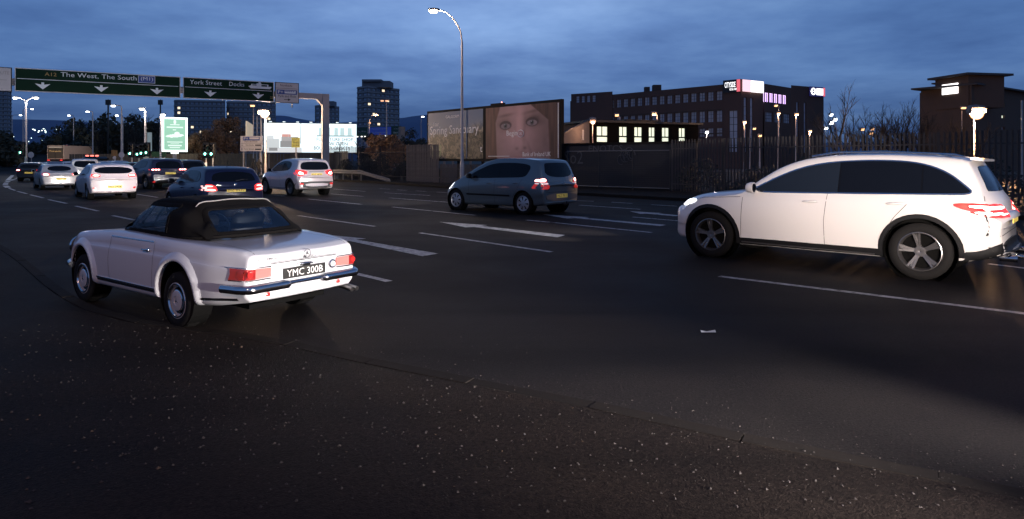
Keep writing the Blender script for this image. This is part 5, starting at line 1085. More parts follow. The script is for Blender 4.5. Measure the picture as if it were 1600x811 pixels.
hair = np.clip(hairL + hairR, 0, 1)[..., None]; hc = np.stack([.115 + .13 * hn, .045 + .06 * hn, .035 + .04 * hn], -1) * (.65 - .25 * (X > 0)[..., None]); rgb = rgb * (1 - hair) + hc * hair
img_panel('poster', BA + bd * (s1 + .14) + bn * .07, bd, bn, W2, 1.66, 4.90, rgb * np.array([.98, 1.0, 1.14]), PRINT, b2)
t = MB(); put_text(t, 'Begin', o + bd * (s1 + 2.15) + UP * 2.98, bd, UP, .42, .95); put_text(t, 'Bank of Ireland UK', o + bd * (s1 + 3.60) + UP * 1.80, bd, UP, .26, 2.35)
cc = o + bd * (s1 + 3.42) + UP * 3.18; t.tube([cc + bd * (.26 * math.cos(a)) + UP * (.22 * math.sin(a)) for a in np.linspace(0, 2 * math.pi, 26)], .018, 4, cap=False); put_text(t, 'UK', cc, bd, UP, .16, .24, center=True)
obb(t, o + bd * (s1 + .4) + UP * 1.80, bd, UP, bn, 2.0, .03, .01); obb(t, o + bd * (s2 - .26) + UP * 1.7, bd, UP, bn, .05, 3.15, .01); t.build('lettering', LW, b2, world=True, fix=False)
t = MB(); obb(t, BA + bd * (s1 + .5) + UP * 5.06 - bn * .02, bd, UP, bn, 1.2, .12, .2); t.build('top_walkway', DARKF, b2, world=True)
t = MB(); t.lathe([(0, .03), (.05, .03), (.07, .001)], BA + bd * (s1 + 1.6) + UP * 5.18, UP, 8); t.build('warning_lamp', mat('red_pilot_lamp', (.6, .1, .08), .3, 0, (1, .3, .2), 6), b2, world=True)
# ------------------------------------------------------------------ lit billboards on the left
LITW = mat('backlit_white', (.7, .75, .78), .5, 0, (.82, .96, 1.0), 1.15, noise=(.6, .05)); LITP = vcolmat('backlit_print', 1.55, .5); LFR = mat('lit_frame', (.5, .55, .55), .5, 0, (.85, 1, .95), 2.2)
A = at(412.5, 239, 67); B_ = at(557, 234, 69.6); A.z = B_.z = 2.3; wd_ = (B_ - A).to_2d().length; ld = Vector((B_.x - A.x, B_.y - A.y, 0)).normalized(); ln = Vector((ld.y, -ld.x, 0))
b3 = empty('lit_billboard', A, 'wide brightly lit white billboard with a grey sofa behind the gantry post', 'billboard')
t = MB(); obb(t, A, ld, UP, ln, wd_, 3.15, .3); t.build('cabinet', DARKF, b3, world=True)
nx, ny = 170, 56; U, Vv = np.meshgrid((np.arange(nx) + .5) / nx, (np.arange(ny) + .5) / ny); rgb = np.ones((ny, nx, 3)) * np.array([.80, .95, 1.0]) * (1.0 - .12 * np.abs(U - .5))[..., None]; rgb *= (.78 + .35 * Vv)[..., None]
def rect(x0, x1, y0, y1, c, k=1.0):
    m_ = ((U > x0) & (U < x1) & (Vv > y0) & (Vv < y1))[..., None]; globals()['rgb'] = np.where(m_, rgb * (1 - k) + np.array(c) * k, rgb)
rect(0, .40, 0, .16, (.42, .44, .46)); rect(.0, .40, .16, .9, (.55, .6, .62), .35); rect(.17, .37, .18, .40, (.16, .17, .18)); rect(.18, .36, .40, .54, (.24, .24, .25)); rect(.19, .28, .54, .62, (.42, .20, .18)); rect(.02, .16, .14, .46, (.30, .32, .33), .8); rect(.02, .1, .46, .58, (.36, .38, .4), .8); rect(.05, .14, .06, .16, (.15, .16, .17)); rect(.38, .395, .3, 1, (.25, .3, .3), .7); rect(.25, .26, .5, 1, (.4, .4, .4), .6)
for x0 in (.58, .66, .75, .82, .90): rect(x0, x0 + .045, .60, .86, (.22, .34, .34), .75)
rect(.56, .97, .55, .60, (.15, .22, .22), .8); rect(.56, .97, .86, .90, (.5, .6, .6), .6)
img_panel('poster', Vector((A.x, A.y, 0)) + ln * .02, ld, ln, wd_, .06 + 2.3, 3.09 + 2.3, rgb, LITP, b3)
t = MB(); z = lambda f: 2.36 + f * 3.03; put_text(t, 'FURNITURE SHOP', A * 1 + ln * .04 + ld * (wd_ * .56) + UP * (z(.40) - 2.3), ld, UP, .36, wd_ * .40); put_text(t, 'NOW OPEN', A + ln * .04 + ld * (wd_ * .62) + UP * (z(.25) - 2.3), ld, UP, .34, wd_ * .28); t.build('lettering', mat('faint_grey_ink', (.05, .07, .08), .6), b3, world=True, fix=False)
t = MB(); put_text(t, 'BOUCHER CRESCENT', A + ln * .04 + ld * (wd_ * .53) + UP * (z(.10) - 2.3), ld, UP, .36, wd_ * .43); t.build('lettering', mat('black_ink', (.01, .015, .02), .6), b3, world=True, fix=False)
for k in range(7):
    q = A + ld * (wd_ * (.07 + .143 * k)) + UP * 3.2 + ln * .45; t = MB(); t.tube([q - ln * .45, q], .02, 4); t.box(tuple(q), (.25, .12, .08)); t.build('strip_light', LITW, b3, world=True)
for k in range(4): q = A + ld * (wd_ * (.05 + .3 * k)) - UP * 2.3 - ln * .35; t = MB(); t.tube([q, q + UP * 5], .09, 6); t.build('leg', GALV, b3, world=True)
lamp('billboard_light', 'AREA', A + ld * wd_ / 2 + ln * 1.2 + UP * 1.5, 260, (.85, .96, 1), 5, A + ld * wd_ / 2 + ln * 9 - UP * 1)
A = at(253, 237, 80); A2 = at(293, 237, 81.5); ld = Vector((A2.x - A.x, A2.y - A.y, 0)); pw = ld.length; ld.normalize(); ln = Vector((ld.y, -ld.x, 0)); z0 = A.z; ph = 4.25
b4 = empty('lit_poster_unit', Vector((A.x, A.y, 0)), 'tall backlit pale green poster unit on a short post', 'poster unit')
t = MB(); obb(t, A - ln * .0, ld, UP, ln, pw, ph, .35); t.build('cabinet', LFR, b4, world=True)
nx, ny = 50, 66; U, Vv = np.meshgrid((np.arange(nx) + .5) / nx, (np.arange(ny) + .5) / ny); rgb = np.ones((ny, nx, 3)) * np.array([.32, .62, .46]) * (.9 + .15 * Vv)[..., None]; wt = (.85, 1.0, .93)
for x0, x1, y0, y1 in ((.28, .72, .80, .84), (.12, .88, .71, .755), (.40, .56, .64, .67), (.14, .86, .245, .275), (.3, .7, .19, .205), (.18, .82, .12, .16), (.25, .75, .06, .085)): rect(x0, x1, y0, y1, wt, .85)
m_ = (((U - .5) / .07)**2 + ((Vv - .91) / .07)**2 < 1) | (((U - .5) / .42)**2 + ((Vv - .46 - .05 * (U - .5)) / .055)**2 < 1) | (((U - .6) / .13)**2 + ((Vv - .54) / .05)**2 < 1); rgb = np.where(m_[..., None], np.array(wt), rgb)
img_panel('poster', Vector((A.x, A.y, 0)) + ln * .03 + ld * .22, ld, ln, pw - .44, z0 + .22, z0 + ph - .22, rgb * .72, LITP, b4)
t = MB(); q = Vector((A.x, A.y, 0)) + ld * pw / 2 - ln * .15; t.box((q.x, q.y, z0 - .12), (.75, .4, .22)); t.build('base_box', LFR, b4, world=True); t = MB(); t.box((q.x, q.y, z0 / 2 - .1), (.35, .3, z0 - .2)); t.build('leg', POLE, b4, world=True)
lamp('poster_light', 'AREA', A + ld * pw / 2 + ln * .8 + UP * 2, 60, (.8, 1, .9), 3, A + ld * pw / 2 + ln * 8)
# narrow tall poster, side-on panel and direction panel near the long block
def slab_thing(name, label, cat, u0, u1, v0, v1, Y, m, legs=True, depth=.15, dz=0, fm=None, skew=0):
    a = at(u0, v1, Y); b = at(u1, v1, Y + skew); h = (v1 - v0) * Y / FPX; ld = Vector((b.x - a.x, b.y - a.y, 0)); w = ld.length; ld.normalize(); ln = Vector((ld.y, -ld.x, 0)); root = empty(name, Vector((a.x, a.y, 0)), label, cat)
    t = MB(); obb(t, a, ld, UP, ln, w, h, depth); t.build('panel', m, root, world=True)
    if legs:
        for f in ((.5,) if w < 1.4 else (.12, .88)):
            q = Vector((a.x, a.y, 0)) + ld * w * f - ln * (depth + .06); t = MB(); t.tube([q, q + UP * (a.z + h * .9)], .06, 6); t.build('post', POLE, root, world=True)
    return root, a, ld, ln, w, h
slab_thing('tall_poster', 'narrow tall silvery poster panel left of the green lit poster unit', 'poster unit', 230, 236.5, 207, 236, 95, mat('dim_lit_poster', (.3, .34, .33), .6, 0, (.5, .6, .6), .25, noise=(.8, .3)))
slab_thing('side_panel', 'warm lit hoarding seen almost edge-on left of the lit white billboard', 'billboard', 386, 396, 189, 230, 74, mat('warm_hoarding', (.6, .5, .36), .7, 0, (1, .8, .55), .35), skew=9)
for (u, v0, Y) in ((402, 182, 70), (408, 176, 64)):
    o_ = at(u, 250, Y); root = empty('plain_pole', (o_.x, o_.y, 0), 'plain warm-lit steel pole left of the white billboard, ' + ('nearer the side-on hoarding' if u == 402 else 'nearer the billboard edge'), 'pole'); t = MB(); t.tube([(o_.x, o_.y, 0), (o_.x, o_.y, at(u, v0, Y).z)], .09, 6); t.build('shaft', POLE, root, world=True)
root, a, ld, ln, w, h = slab_thing('park_and_ride_board', 'white park and ride board on two posts in front of the brown fence', 'sign', 375.5, 410, 212.5, 236, 62, WHT, depth=.06)
P, B, q = prs(Vector((a.x, a.y, 0)), ld, ln, w, a.z, a.z + h, root, root.children[0])
B('bus_panel', SBLUE, lambda t: q(t, .12, .88, .70, .94)); B('bus_symbol', WHT, lambda t: (q(t, .42, .84, .78, .91, .026), put_text(t, 'P+', P(.16, .74, .026), ld, UP, .24, .42)))
B('lettering', SBLK, lambda t: (put_text(t, 'Park and Ride', P(.20, .57), ld, UP, .18, w * .58), put_text(t, 'Northside', P(.25, .34), ld, UP, .17, w * .36), put_text(t, 'York Street', P(.16, .08), ld, UP, .17, w * .46), q(t, .67, .94, .35, .43), q(t, .67, .94, .08, .16), q(t, .05, .12, .37, .40), q(t, .06, .09, .06, .20), q(t, .02, .98, .50, .515), q(t, .02, .98, .265, .28)))
# blue and green direction board in the distance
root, a, ld, ln, w, h = slab_thing('direction_board', 'distant blue and green direction board below the tower block', 'sign', 556, 626, 199.5, 213, 150, mat('far_sign_green', (.012, .05, .03), .5), depth=.2, skew=-8)
Pq = lambda x, z, o=.04: Vector((a.x, a.y, a.z)) + ld * (x * w) + UP * (z * h) + ln * o
t = MB(); t.poly([Pq(.30, .08), Pq(.80, .08), Pq(.80, .95), Pq(.30, .95)]); t.build('blue_panel', mat('far_sign_blue', (.03, .06, .32), .5, 0, (.05, .1, .6), .12), root, world=True, fix=False)
t = MB()
for s__, x, z_, w_ in (('Newtownabbey', .38, .66, .34), ('The West', .04, .45, .2), ('(M2)', .34, .2, .1), ('Londonderry', .46, .25, .28), ('City', .86, .6, .1), ('Docks', .85, .2, .12)): put_text(t, s__, Pq(x, z_, .06), ld, UP, .36, w_ * w)
t.build('lettering', mat('far_sign_letters', (.4, .4, .42), .5), root, world=True, fix=False)
for x in (.06, .16, .24, .36, .53, .70, .89): t = MB(); c0 = Pq(x, -.06, .3); t.box(tuple(c0), (.3, .3, .2)); t.build('sign_lamp', mat('small_white_lamp', (.8, .8, .8), .4, 0, (1, .95, .85), 2.2), root, world=True)
# yellow poster on a short post
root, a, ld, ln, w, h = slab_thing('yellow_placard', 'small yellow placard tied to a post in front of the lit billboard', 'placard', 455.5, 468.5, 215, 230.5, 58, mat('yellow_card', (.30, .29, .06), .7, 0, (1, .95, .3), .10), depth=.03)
t = MB()
for i, s__ in enumerate(('SUN', 'THIS', 'LOTS')): put_text(t, s__, a + ld * w * .12 + UP * h * (.10 + .30 * i) + ln * .02, ld, UP, h * .2, w * .76)
t.build('lettering', SBLK, root, world=True, fix=False)
# brown board and round sign beyond the queue, white cabinet
slab_thing('brown_sign', 'small amber-brown sign behind the blue cars at the left', 'sign', 174, 182, 234.5, 244, 70, mat('amber_board', (.30, .16, .05), .7))
for u, v, Y, s_, lb in ((190, 242, 70, .30, 'round white speed sign right of the small amber sign'), (179, 246.5, 68, .18, 'small round white sign under the amber sign'), (48.5, 242, 66, .30, 'pale round sign beside the left green traffic light')):
    c0 = at(u, v, Y); root = empty('round_sign', (c0.x, c0.y, 0), lb, 'sign'); t = MB(); t.lathe([(0, .001), (0, s_), (.03, s_), (.03, .001)], (c0.x, c0.y, c0.z), (0, -1, 0), 20); t.build('disc', WHT, root, world=True)
    t = MB(); t.tube([(c0.x, c0.y + .05, 0), (c0.x, c0.y + .05, c0.z + .2)], .04, 6); t.build('post', POLE, root, world=True)
# ------------------------------------------------------------------ brown fence across the junction
FT = mat('brown_fence_timber', (.14, .095, .06), .85, noise=(3, .25))
palisade((-60, 88.5), (-27, 79.5), 2.35, .45, 'long brown board fence behind the traffic lights at the left', FT, w=.42, tip=False, rails=(.6, 1.9), post=5, z0=0, name='board_fence')
palisade((-27, 79.5), (-16.5, 66), 2.35, .30, 'brown board fence under the lit white billboard', FT, w=.28, tip=False, rails=(.6, 1.9), post=5, z0=.1, name='board_fence')
ORD = ['first', 'second', 'third', 'fourth', 'fifth', 'sixth', 'seventh', 'eighth', 'ninth', 'tenth', 'eleventh', 'twelfth', 'thirteenth', 'fourteenth']
# ------------------------------------------------------------------ buildings
BRICK = mat('red_brown_brick', (.095, .055, .046), .9, noise=(.25, .15), bump=(6, .4, .05)); BRD = mat('dark_brick', (.060, .042, .036), .9, noise=(.3, .15)); CON = mat('far_concrete', (.30, .28, .29), .9, noise=(.1, .12)); COND = mat('far_concrete_dark', (.22, .20, .21), .9, noise=(.1, .15))
PANE = mat('dusk_pane', (.42, .45, .55), .35, noise=(.5, .3)); PANEL = mat('lit_pane', (.7, .7, .5), .5, 0, (.86, .92, .72), 1.05, noise=(1.3, .15)); PANEW = mat('warm_lit_pane', (.8, .6, .4), .5, 0, (1, .80, .55), 1.6); FRM = mat('window_frame_pale', (.10, .10, .12), .7); FRMD = mat('window_frame_dark', (.03, .03, .035), .6)
CACHE = {}
def win_mesh(w, h, nx, ny, frame, pane, th=.08):
    key = (round(w, 2), round(h, 2), nx, ny, frame.name, pane.name)
    if key in CACHE: return CACHE[key]
    t = MB(); b = min(.09, w * .05)
    t.cur = 0
    for i in range(nx + 1): t.box((w * i / nx, 0, h / 2), (b, th, h))
    for j in range(ny + 1): t.box((w / 2, .001, h * j / ny), (w - b * .5, th * .9, b))
    t.cur = 1; t.poly([(0, .03, 0), (w, .03, 0), (w, .03, h), (0, .03, h)])
    o = t.build('window', [frame, pane], fix=False); CACHE[key] = o.data; bpy.data.objects.remove(o); return CACHE[key]
def facade(root, o, d, W_, z0, z1, wins, m, rec=.22, back=None, frame=FRM):
    """wall with real openings; wins = (x0,x1,z0,z1,pane,nx,ny); d unit vector along the wall, outward normal to its right-hand side"""
    n = Vector((d.y, -d.x, 0)); P = lambda x, z, b=0: Vector(o) + d * x + UP * z - n * b
    xs_ = sorted({0.0, W_} | {w[0] for w in wins} | {w[1] for w in wins}); zs_ = sorted({z0, z1} | {w[2] for w in wins} | {w[3] for w in wins}); t = MB()
    for a, b in zip(xs_[:-1], xs_[1:]):
        run = None
        for c, e in zip(zs_[:-1], zs_[1:]):
            hole = any(w[0] <= a + 1e-6 and w[1] >= b - 1e-6 and w[2] <= c + 1e-6 and w[3] >= e - 1e-6 for w in wins)
            if hole:
                if run is not None: t.poly([P(a, run), P(b, run), P(b, c), P(a, c)]); run = None
            elif run is None: run = c
        if run is not None: t.poly([P(a, run), P(b, run), P(b, z1), P(a, z1)])
    for w in wins:
        a, b, c, e = w[:4]
        for q in (((a, c), (b, c)), ((b, c), (b, e)), ((b, e), (a, e)), ((a, e), (a, c))): t.poly([P(*q[0]), P(*q[1]), P(*q[1], rec + .05), P(*q[0], rec + .05)])
    t.build('wall', m, root, world=True, fix=False)
    ang = math.atan2(d.y, d.x)
    for w in wins:
        me = win_mesh(w[1] - w[0], w[3] - w[2], w[5], w[6], w[7] if len(w) > 7 else frame, w[4]); q = bpy.data.objects.new('window', me); COL.objects.link(q); q.parent = root; q.location = P(w[0], w[2], rec) - root.location; q.rotation_euler = (0, 0, ang)
def XY(u, Y): return Vector(((u - 800) / FPX * Y, Y, 0))
def block(root, pts, z0, z1, m, name='wall'):
    t = MB(); n = len(pts)
    t.add([(p[0], p[1], z0) for p in pts] + [(p[0], p[1], z1) for p in pts], [(i, (i + 1) % n, n + (i + 1) % n, n + i) for i in range(n)] + [tuple(range(n, 2 * n))]); return t.build(name, m, root, world=True)
def zof(v, Y): return H + (YH - v) * Y / FPX
# --- long brick mill ("cityside")
c1 = XY(1160, 116); c0 = XY(950, 138); cL = XY(886, 143.5); c2 = XY(1194, 119.5); c3 = XY(1236, 131); c3b = XY(1236, 126.5); c4 = XY(1287, 131.0)
mill = empty('brick_mill', c1, 'long four storey red brick retail building with lit signs at its corner', 'building')
top = zof(126, 118); d = (c1 - c0).to_2d().to_3d().normalized(); WL = (c1 - c0).length; wins = []
def ucol(u, A, d): k = (u - 800) / FPX; return (k * A.y - A.x) / (d.x - k * d.y)
def zrow(v, u, A, d): s = ucol(u, A, d); return zof(v, (A + d * s).y)
sL, sR = ucol(951, c0, d), ucol(1131, c0, d); pt_ = (sR - sL) / 15
for r_, (va, vb) in enumerate(((142.6, 156.6), (172.7, 190.3), (200, 213))):
    za, zb_ = zrow(va, 1120, c0, d), zrow(vb, 1120, c0, d)
    for k in range(15): wins.append((sL + pt_ * k + .15, sL + pt_ * (k + .80), zb_, za, PANE, 2, 3))
facade(mill, c0, d, ucol(1133, c0, d), 0, top - .6, wins, BRICK, rec=.35)
cA = c0 + d * ucol(1133, c0, d); facade(mill, cA - Vector((d.y, -d.x, 0)) * -.5, d, WL - ucol(1133, c0, d), 0, top, [(1.0, 2.6, 3.0, top - 5.5, PANE, 2, 6, FRMD)], BRICK)
for k in range(2): t = MB(); obb(t, c0 + UP * (6.4 + k * 4.3) + Vector((d.y, -d.x, 0)) * .02, d, UP, Vector((d.y, -d.x, 0)), WL - 4, .18, .12); t.build('stone_band', BRD, mill, world=True)
d2 = (c2 - c1).normalized(); e1 = c1 + Vector((d.y, -d.x, 0)) * .5
facade(mill, e1, d2, (c2 - c1).length, 0, top, [(.8, 1.7, 3, top - 3.2, PANE, 1, 6, FRMD), (2.6, 3.5, 3, top - 3.2, PANE, 1, 6, FRMD)], BRICK)
d3 = (c3b - c2).normalized(); L3 = (c3b - c2).length; zt3 = zof(136, 125); pur = mat('violet_lit_pane', (.3, .15, .4), .4, 0, (.62, .40, .95), .55); purf = mat('violet_tube', (.8, .6, .9), .4, 0, (.85, .62, 1), 1.8)
W3 = [(L3 * (.02 + .165 * k), L3 * (.02 + .165 * k + .14), zof(160.5, 122), zof(146.5, 122), pur, 2, 1, purf) for k in range(5)] + [(L3 * (.05 + .33 * k), L3 * (.05 + .33 * k + .26), zof(191, 122), zof(176, 122), PANE, 4, 3) for k in range(3)]
facade(mill, c2, d3, L3, 0, zt3, W3, BRICK)
d4 = (c4 - c3b).normalized(); facade(mill, c3b, d4, (c4 - c3b).length, 0, zof(134.5, 128), [(1.5 + k * 2.2, 2.2 + k * 2.2, 3, zof(160, 128), PANE, 1, 5, FRMD) for k in range(2)], BRICK)
dl = (c0 - cL).normalized(); cL2 = cL + Vector((.8, -1.0, 0)); facade(mill, cL2, dl, (c0 - cL).length, 0, zof(146, 141), [(1.2 + k * 1.3, 2.0 + k * 1.3, zof(160, 141), zof(150, 141), PANE, 1, 3, FRMD) for k in range(4)] + [(1.2 + 1.3 * k, 2.0 + 1.3 * k, zof(193, 141), zof(189, 141), PANEW if k % 2 else PANE, 1, 1, FRMD) for k in range(5)], BRICK)
block(mill, [(cL.x + .8, cL.y + 1.2), (c0.x + .9, c0.y + .9), (c1.x + .2, c1.y + 1.8), (c2.x - .4, c2.y + 1.4), (c3b.x - .4, c3b.y + 1.4), (c4.x - .8, c4.y + 1.4), (c4.x + 8, c4.y + 30), (cL.x + 20, cL.y + 30)], 0, top - 1.3, BRD, 'rear_block')
t = MB(); q = c0 + d * ucol(1008, c0, d) - Vector((d.y, -d.x, 0)) * 4; t.box((q.x, q.y, top - .2), (1.6, 1.6, 2.4)); t.box((q.x - 2, q.y, top - .4), (1.0, 1.2, 2.0)); t.build('chimney', BRD, mill, world=True)
def mat_emit(n, c, e): return mat(n, c, .5, 0, c, e)
nd = Vector((d.y, -d.x, 0)); nd2 = Vector((d2.y, -d2.x, 0)); LC = (c1 - cA).length
sgn = empty('lit_sign', c1 + UP * top, 'black and white lit corner sign reading CITYSIDE with a red block', 'sign'); z_ = top - 2.3
t = MB(); obb(t, cA + nd * .75 + UP * z_, d, UP, nd, LC, 2.3, .2); t.build('black_panel', SBLK, sgn, world=True)
t = MB(); put_text(t, 'CITYSIDE', cA + nd * .78 + d * .35 + UP * (z_ + .95), d, UP, .95, LC * .62); put_text(t, 'RETAIL PARK', cA + nd * .78 + d * 1.3 + UP * (z_ + .40), d, UP, .36, LC * .42); t.build('lettering', mat_emit('sign_white_light', (1, 1, 1), 2.2), sgn, world=True, fix=False)
t = MB(); obb(t, cA + d * LC * .80 + nd * .80 + UP * (z_ + .1), d, UP, nd, LC * .19, 2.15, .1); t.build('red_panel', mat_emit('sign_red_light', (.9, .16, .2), .9), sgn, world=True)
q = e1 + nd2 * .4
for nm, f0, f1, mm in (('pink_panel', .0, .36, mat_emit('sign_pink_light', (1, .66, .72), 1.1)), ('white_panel', .37, .95, mat_emit('sign_white_panel', (1, .93, .92), 1.6))): t = MB(); obb(t, q + d2 * (c2 - c1).length * f0 + UP * (z_ + .1), d2, UP, nd2, (c2 - c1).length * (f1 - f0), 2.1, .1); t.build(nm, mm, sgn, world=True)
t = MB(); put_text(t, 'SHOP', q + nd2 * .03 + d2 * (c2 - c1).length * .42 + UP * (z_ + .8), d2, UP, .8, (c2 - c1).length * .46) if False else obb(t, q + nd2 * .02 + d2 * (c2 - c1).length * .44 + UP * (z_ + 1.0), d2, UP, nd2, (c2 - c1).length * .4, .12, .02); t.build('faint_line', mat_emit('sign_soft_pink', (1, .78, .78), .9), sgn, world=True)
nd4 = Vector((d4.y, -d4.x, 0)); L4 = (c4 - c3b).length; zz = zof(134.5, 128)
sg2 = empty('lit_sign', c4 + UP * zz, 'small lit sign with a round white emblem on the far right of the brick building', 'sign')
t = MB(); obb(t, c3b + d4 * L4 * .52 + nd4 * .4 + UP * (zz - 1.9), d4, UP, nd4, L4 * .47, 1.9, .2); t.build('blue_black_panel', mat('sign_navy', (.02, .02, .08), .5, 0, (.03, .03, .2), .3), sg2, world=True)
t = MB(); cq = c3b + d4 * L4 * .62 + nd4 * .45 + UP * (zz - .95); t.tube([cq + d4 * (.55 * math.cos(a)) + UP * (.6 * math.sin(a)) for a in np.linspace(0, 2 * math.pi, 20)], .12, 5, cap=False); obb(t, cq - d4 * .8 - UP * .08, d4, UP, nd4, 1.6, .16, .05); obb(t, c3b + d4 * L4 * .72 + nd4 * .45 + UP * (zz - 1.6), d4, UP, nd4, L4 * .20, 1.3, .05); t.build('white_emblem', MATS['sign_white_light'], sg2, world=True)
t = MB(); obb(t, c3b + d4 * L4 * .93 + nd4 * .46 + UP * (zz - 1.8), d4, UP, nd4, L4 * .05, 1.7, .1); t.build('red_edge', MATS['sign_red_light'], sg2, world=True)
# --- low dark building with lit windows
a0, a1 = XY(921, 49.5), XY(1091, 53.5); d = (a1 - a0).normalized(); n = Vector((d.y, -d.x, 0)); Wb = (a1 - a0).length; zt = zof(191.5, 50)
low = empty('site_office', a0, 'low dark flat-roofed building with six lit windows left of the palisade fence', 'building'); wins = []
z0w, z1w = 2.95, 4.16; zs = z0w + .42
for u0, u1 in ((932.7, 950.3), (967.7, 980.5), (991.4, 1004), (1014, 1024), (1034.6, 1046), (1061, 1071.4)):
    s0, s1_ = ucol(u0, a0, d), ucol(u1, a0, d); wins += [(s0, s1_, z0w, zs, PANEL, 1, 1, FRMD), (s0, s1_, zs + .07, z1w, PANEL, 2, 1, FRMD)]
facade(low, a0, d, Wb, 0, zt, wins, mat('charcoal_cladding', (.006, .0055, .0055), .95, noise=(1, .2)), rec=.12, frame=FRMD)
block(low, [a0.to_2d() - n.to_2d() * .3, a1.to_2d() - n.to_2d() * .3, a1.to_2d() - n.to_2d() * 9, a0.to_2d() - n.to_2d() * 9], 0, zt - .05, BRD, 'rear_block')
t = MB(); obb(t, a0 + n * .25 - d * .2 + UP * zt, d, UP, n, Wb + .5, .16, 9.5); t.build('roof', SBLK, low, world=True)
t = MB(); obb(t, a0 + d * ucol(998, a0, d) + UP * (zt + .35) - n * 2, d, UP, n, 3.6, .10, 3); obb(t, a0 + d * (ucol(998, a0, d) + .3) + UP * (zt + .1) - n * 2.3, d, UP, n, 3.0, .3, 2.4); t.build('roof_canopy', SBLK, low, world=True)
g1 = XY(878, 44.5); t = MB(); t.v = []; zt1, zt2 = zof(209, 44.5), zof(187, 49.5)
t.add([(g1.x, g1.y, 0), (a0.x, a0.y - .02, 0), (a0.x, a0.y - .02, zt2), (g1.x, g1.y, zt1)], [(0, 1, 2, 3)]); t.build('gable_wall', mat('grey_render', (.14, .125, .12), .85, noise=(.8, .1)), low, world=True, fix=False)
t = MB(); q0, q1 = Vector((g1.x, g1.y, zt1)), Vector((a0.x, a0.y, zt2)); t.tube([q0, q1], .07, 5); t.build('barge_board', SBLK, low, world=True)
gdir = (Vector((a0.x, a0.y, 0)) - g1).normalized(); gnn = Vector((gdir.y, -gdir.x, 0)); q = g1 + gdir * ((a0 - g1).length * .70); t = MB(); obb(t, q + UP * 3.05 + gnn * .05, gdir, UP, gnn, .32, .75, .04); t.build('meter_cabinet', mat('pale_cabinet', (.4, .4, .42), .6), low, world=True)
t = MB(); obb(t, a0 + n * .02 + UP * 2.62, d, UP, n, Wb, .12, .05); t.build('sill_band', mat('blue_grey_band', (.06, .07, .09), .7), low, world=True)
MATS['charcoal_cladding'].node_tree.nodes['Principled BSDF'].inputs['Specular IOR Level'].default_value = .04
# --- hotel-like building at the right edge
hb = XY(1439, 92); hotel = empty('corner_building', hb, 'dark brown building with a raised square tower and one big lit sign', 'building')
HB = mat('umber_brick', (.085, .056, .042), .9, noise=(.4, .15), bump=(5, .3, .05)); RF = mat('roof_slab', (.045, .042, .045), .7)
h1, h2, h3 = XY(1439, 92), XY(1518, 84), XY(1640, 100); zt = zof(141, 92)
d = (h2 - h1).normalized(); facade(hotel, h1, d, (h2 - h1).length, 0, zt, [], HB)
d = (h3 - h2).normalized(); nn = Vector((d.y, -d.x, 0)); zr = zof(138, 88); wn = []
for v0, v1, pn in ((161.5, 166, PANEL), (180, 184.5, PANEL), (198, 202.5, PANE)): s = ucol(1565, h2, d); s1_ = ucol(1570, h2, d); wn.append((s, s1_, zrow(v1, 1567, h2, d), zrow(v0, 1567, h2, d), pn, 1, 1))
facade(hotel, h2, d, (h3 - h2).length, 0, zr, wn, HB)
block(hotel, [(h1.x + .2, h1.y + .6), (h2.x, h2.y + .8), (h3.x, h3.y + .8), (h3.x + 20, h3.y + 25), (h1.x + 18, h1.y + 25)], 0, zt - .3, HB, 'rear_block')
dd = (h2 - h1).normalized(); nd_ = Vector((dd.y, -dd.x, 0)); LT = (h2 - h1).length
t = MB(); obb(t, h1 - dd * .5 + nd_ * .6 + UP * zt, dd, UP, nd_, LT * .35, .18, 6); t.build('eaves', RF, hotel, world=True)
t = MB(); obb(t, h2 + nn * .7 + UP * zr, d, UP, nn, (h3 - h2).length, .22, 8); t.build('eaves', RF, hotel, world=True)
ztw = zof(121.5, 87); tw0 = h1 + dd * (LT * .32) + nd_ * .15; twL = LT * .64
t = MB(); obb(t, tw0 + UP * (zt - 3), dd, UP, nd_, twL, ztw - zt + 3, 5.5); t.build('tower', HB, hotel, world=True)
t = MB(); obb(t, tw0 - dd * .6 + nd_ * .7 + UP * ztw, dd, UP, nd_, twL + 1.2, .28, 7); t.build('tower_roof', RF, hotel, world=True)
t = MB(); obb(t, h2 + d * 3.2 - nn * 1 + UP * zr, d, UP, nn, 3.2, .8, 4); t.build('roof_room', HB, hotel, world=True); t = MB(); obb(t, h2 + d * 2.6 - nn * .4 + UP * (zr + .8), d, UP, nn, 4.6, .18, 5.4); t.build('roof_room_slab', RF, hotel, world=True)
ls = empty('lit_panel_sign', tw0 + UP * (zt - 1), 'blank white lit rectangular sign high on the brown tower', 'sign'); s0 = ucol(1473, tw0, dd); s1_ = ucol(1497.5, tw0, dd)
t = MB(); obb(t, tw0 + dd * s0 + nd_ * .12 + UP * zrow(147, 1485, tw0, dd), dd, UP, nd_, s1_ - s0, 1.35, .1); t.build('panel', mat_emit('bright_sign_panel', (1, .97, .95), 2.6), ls, world=True)
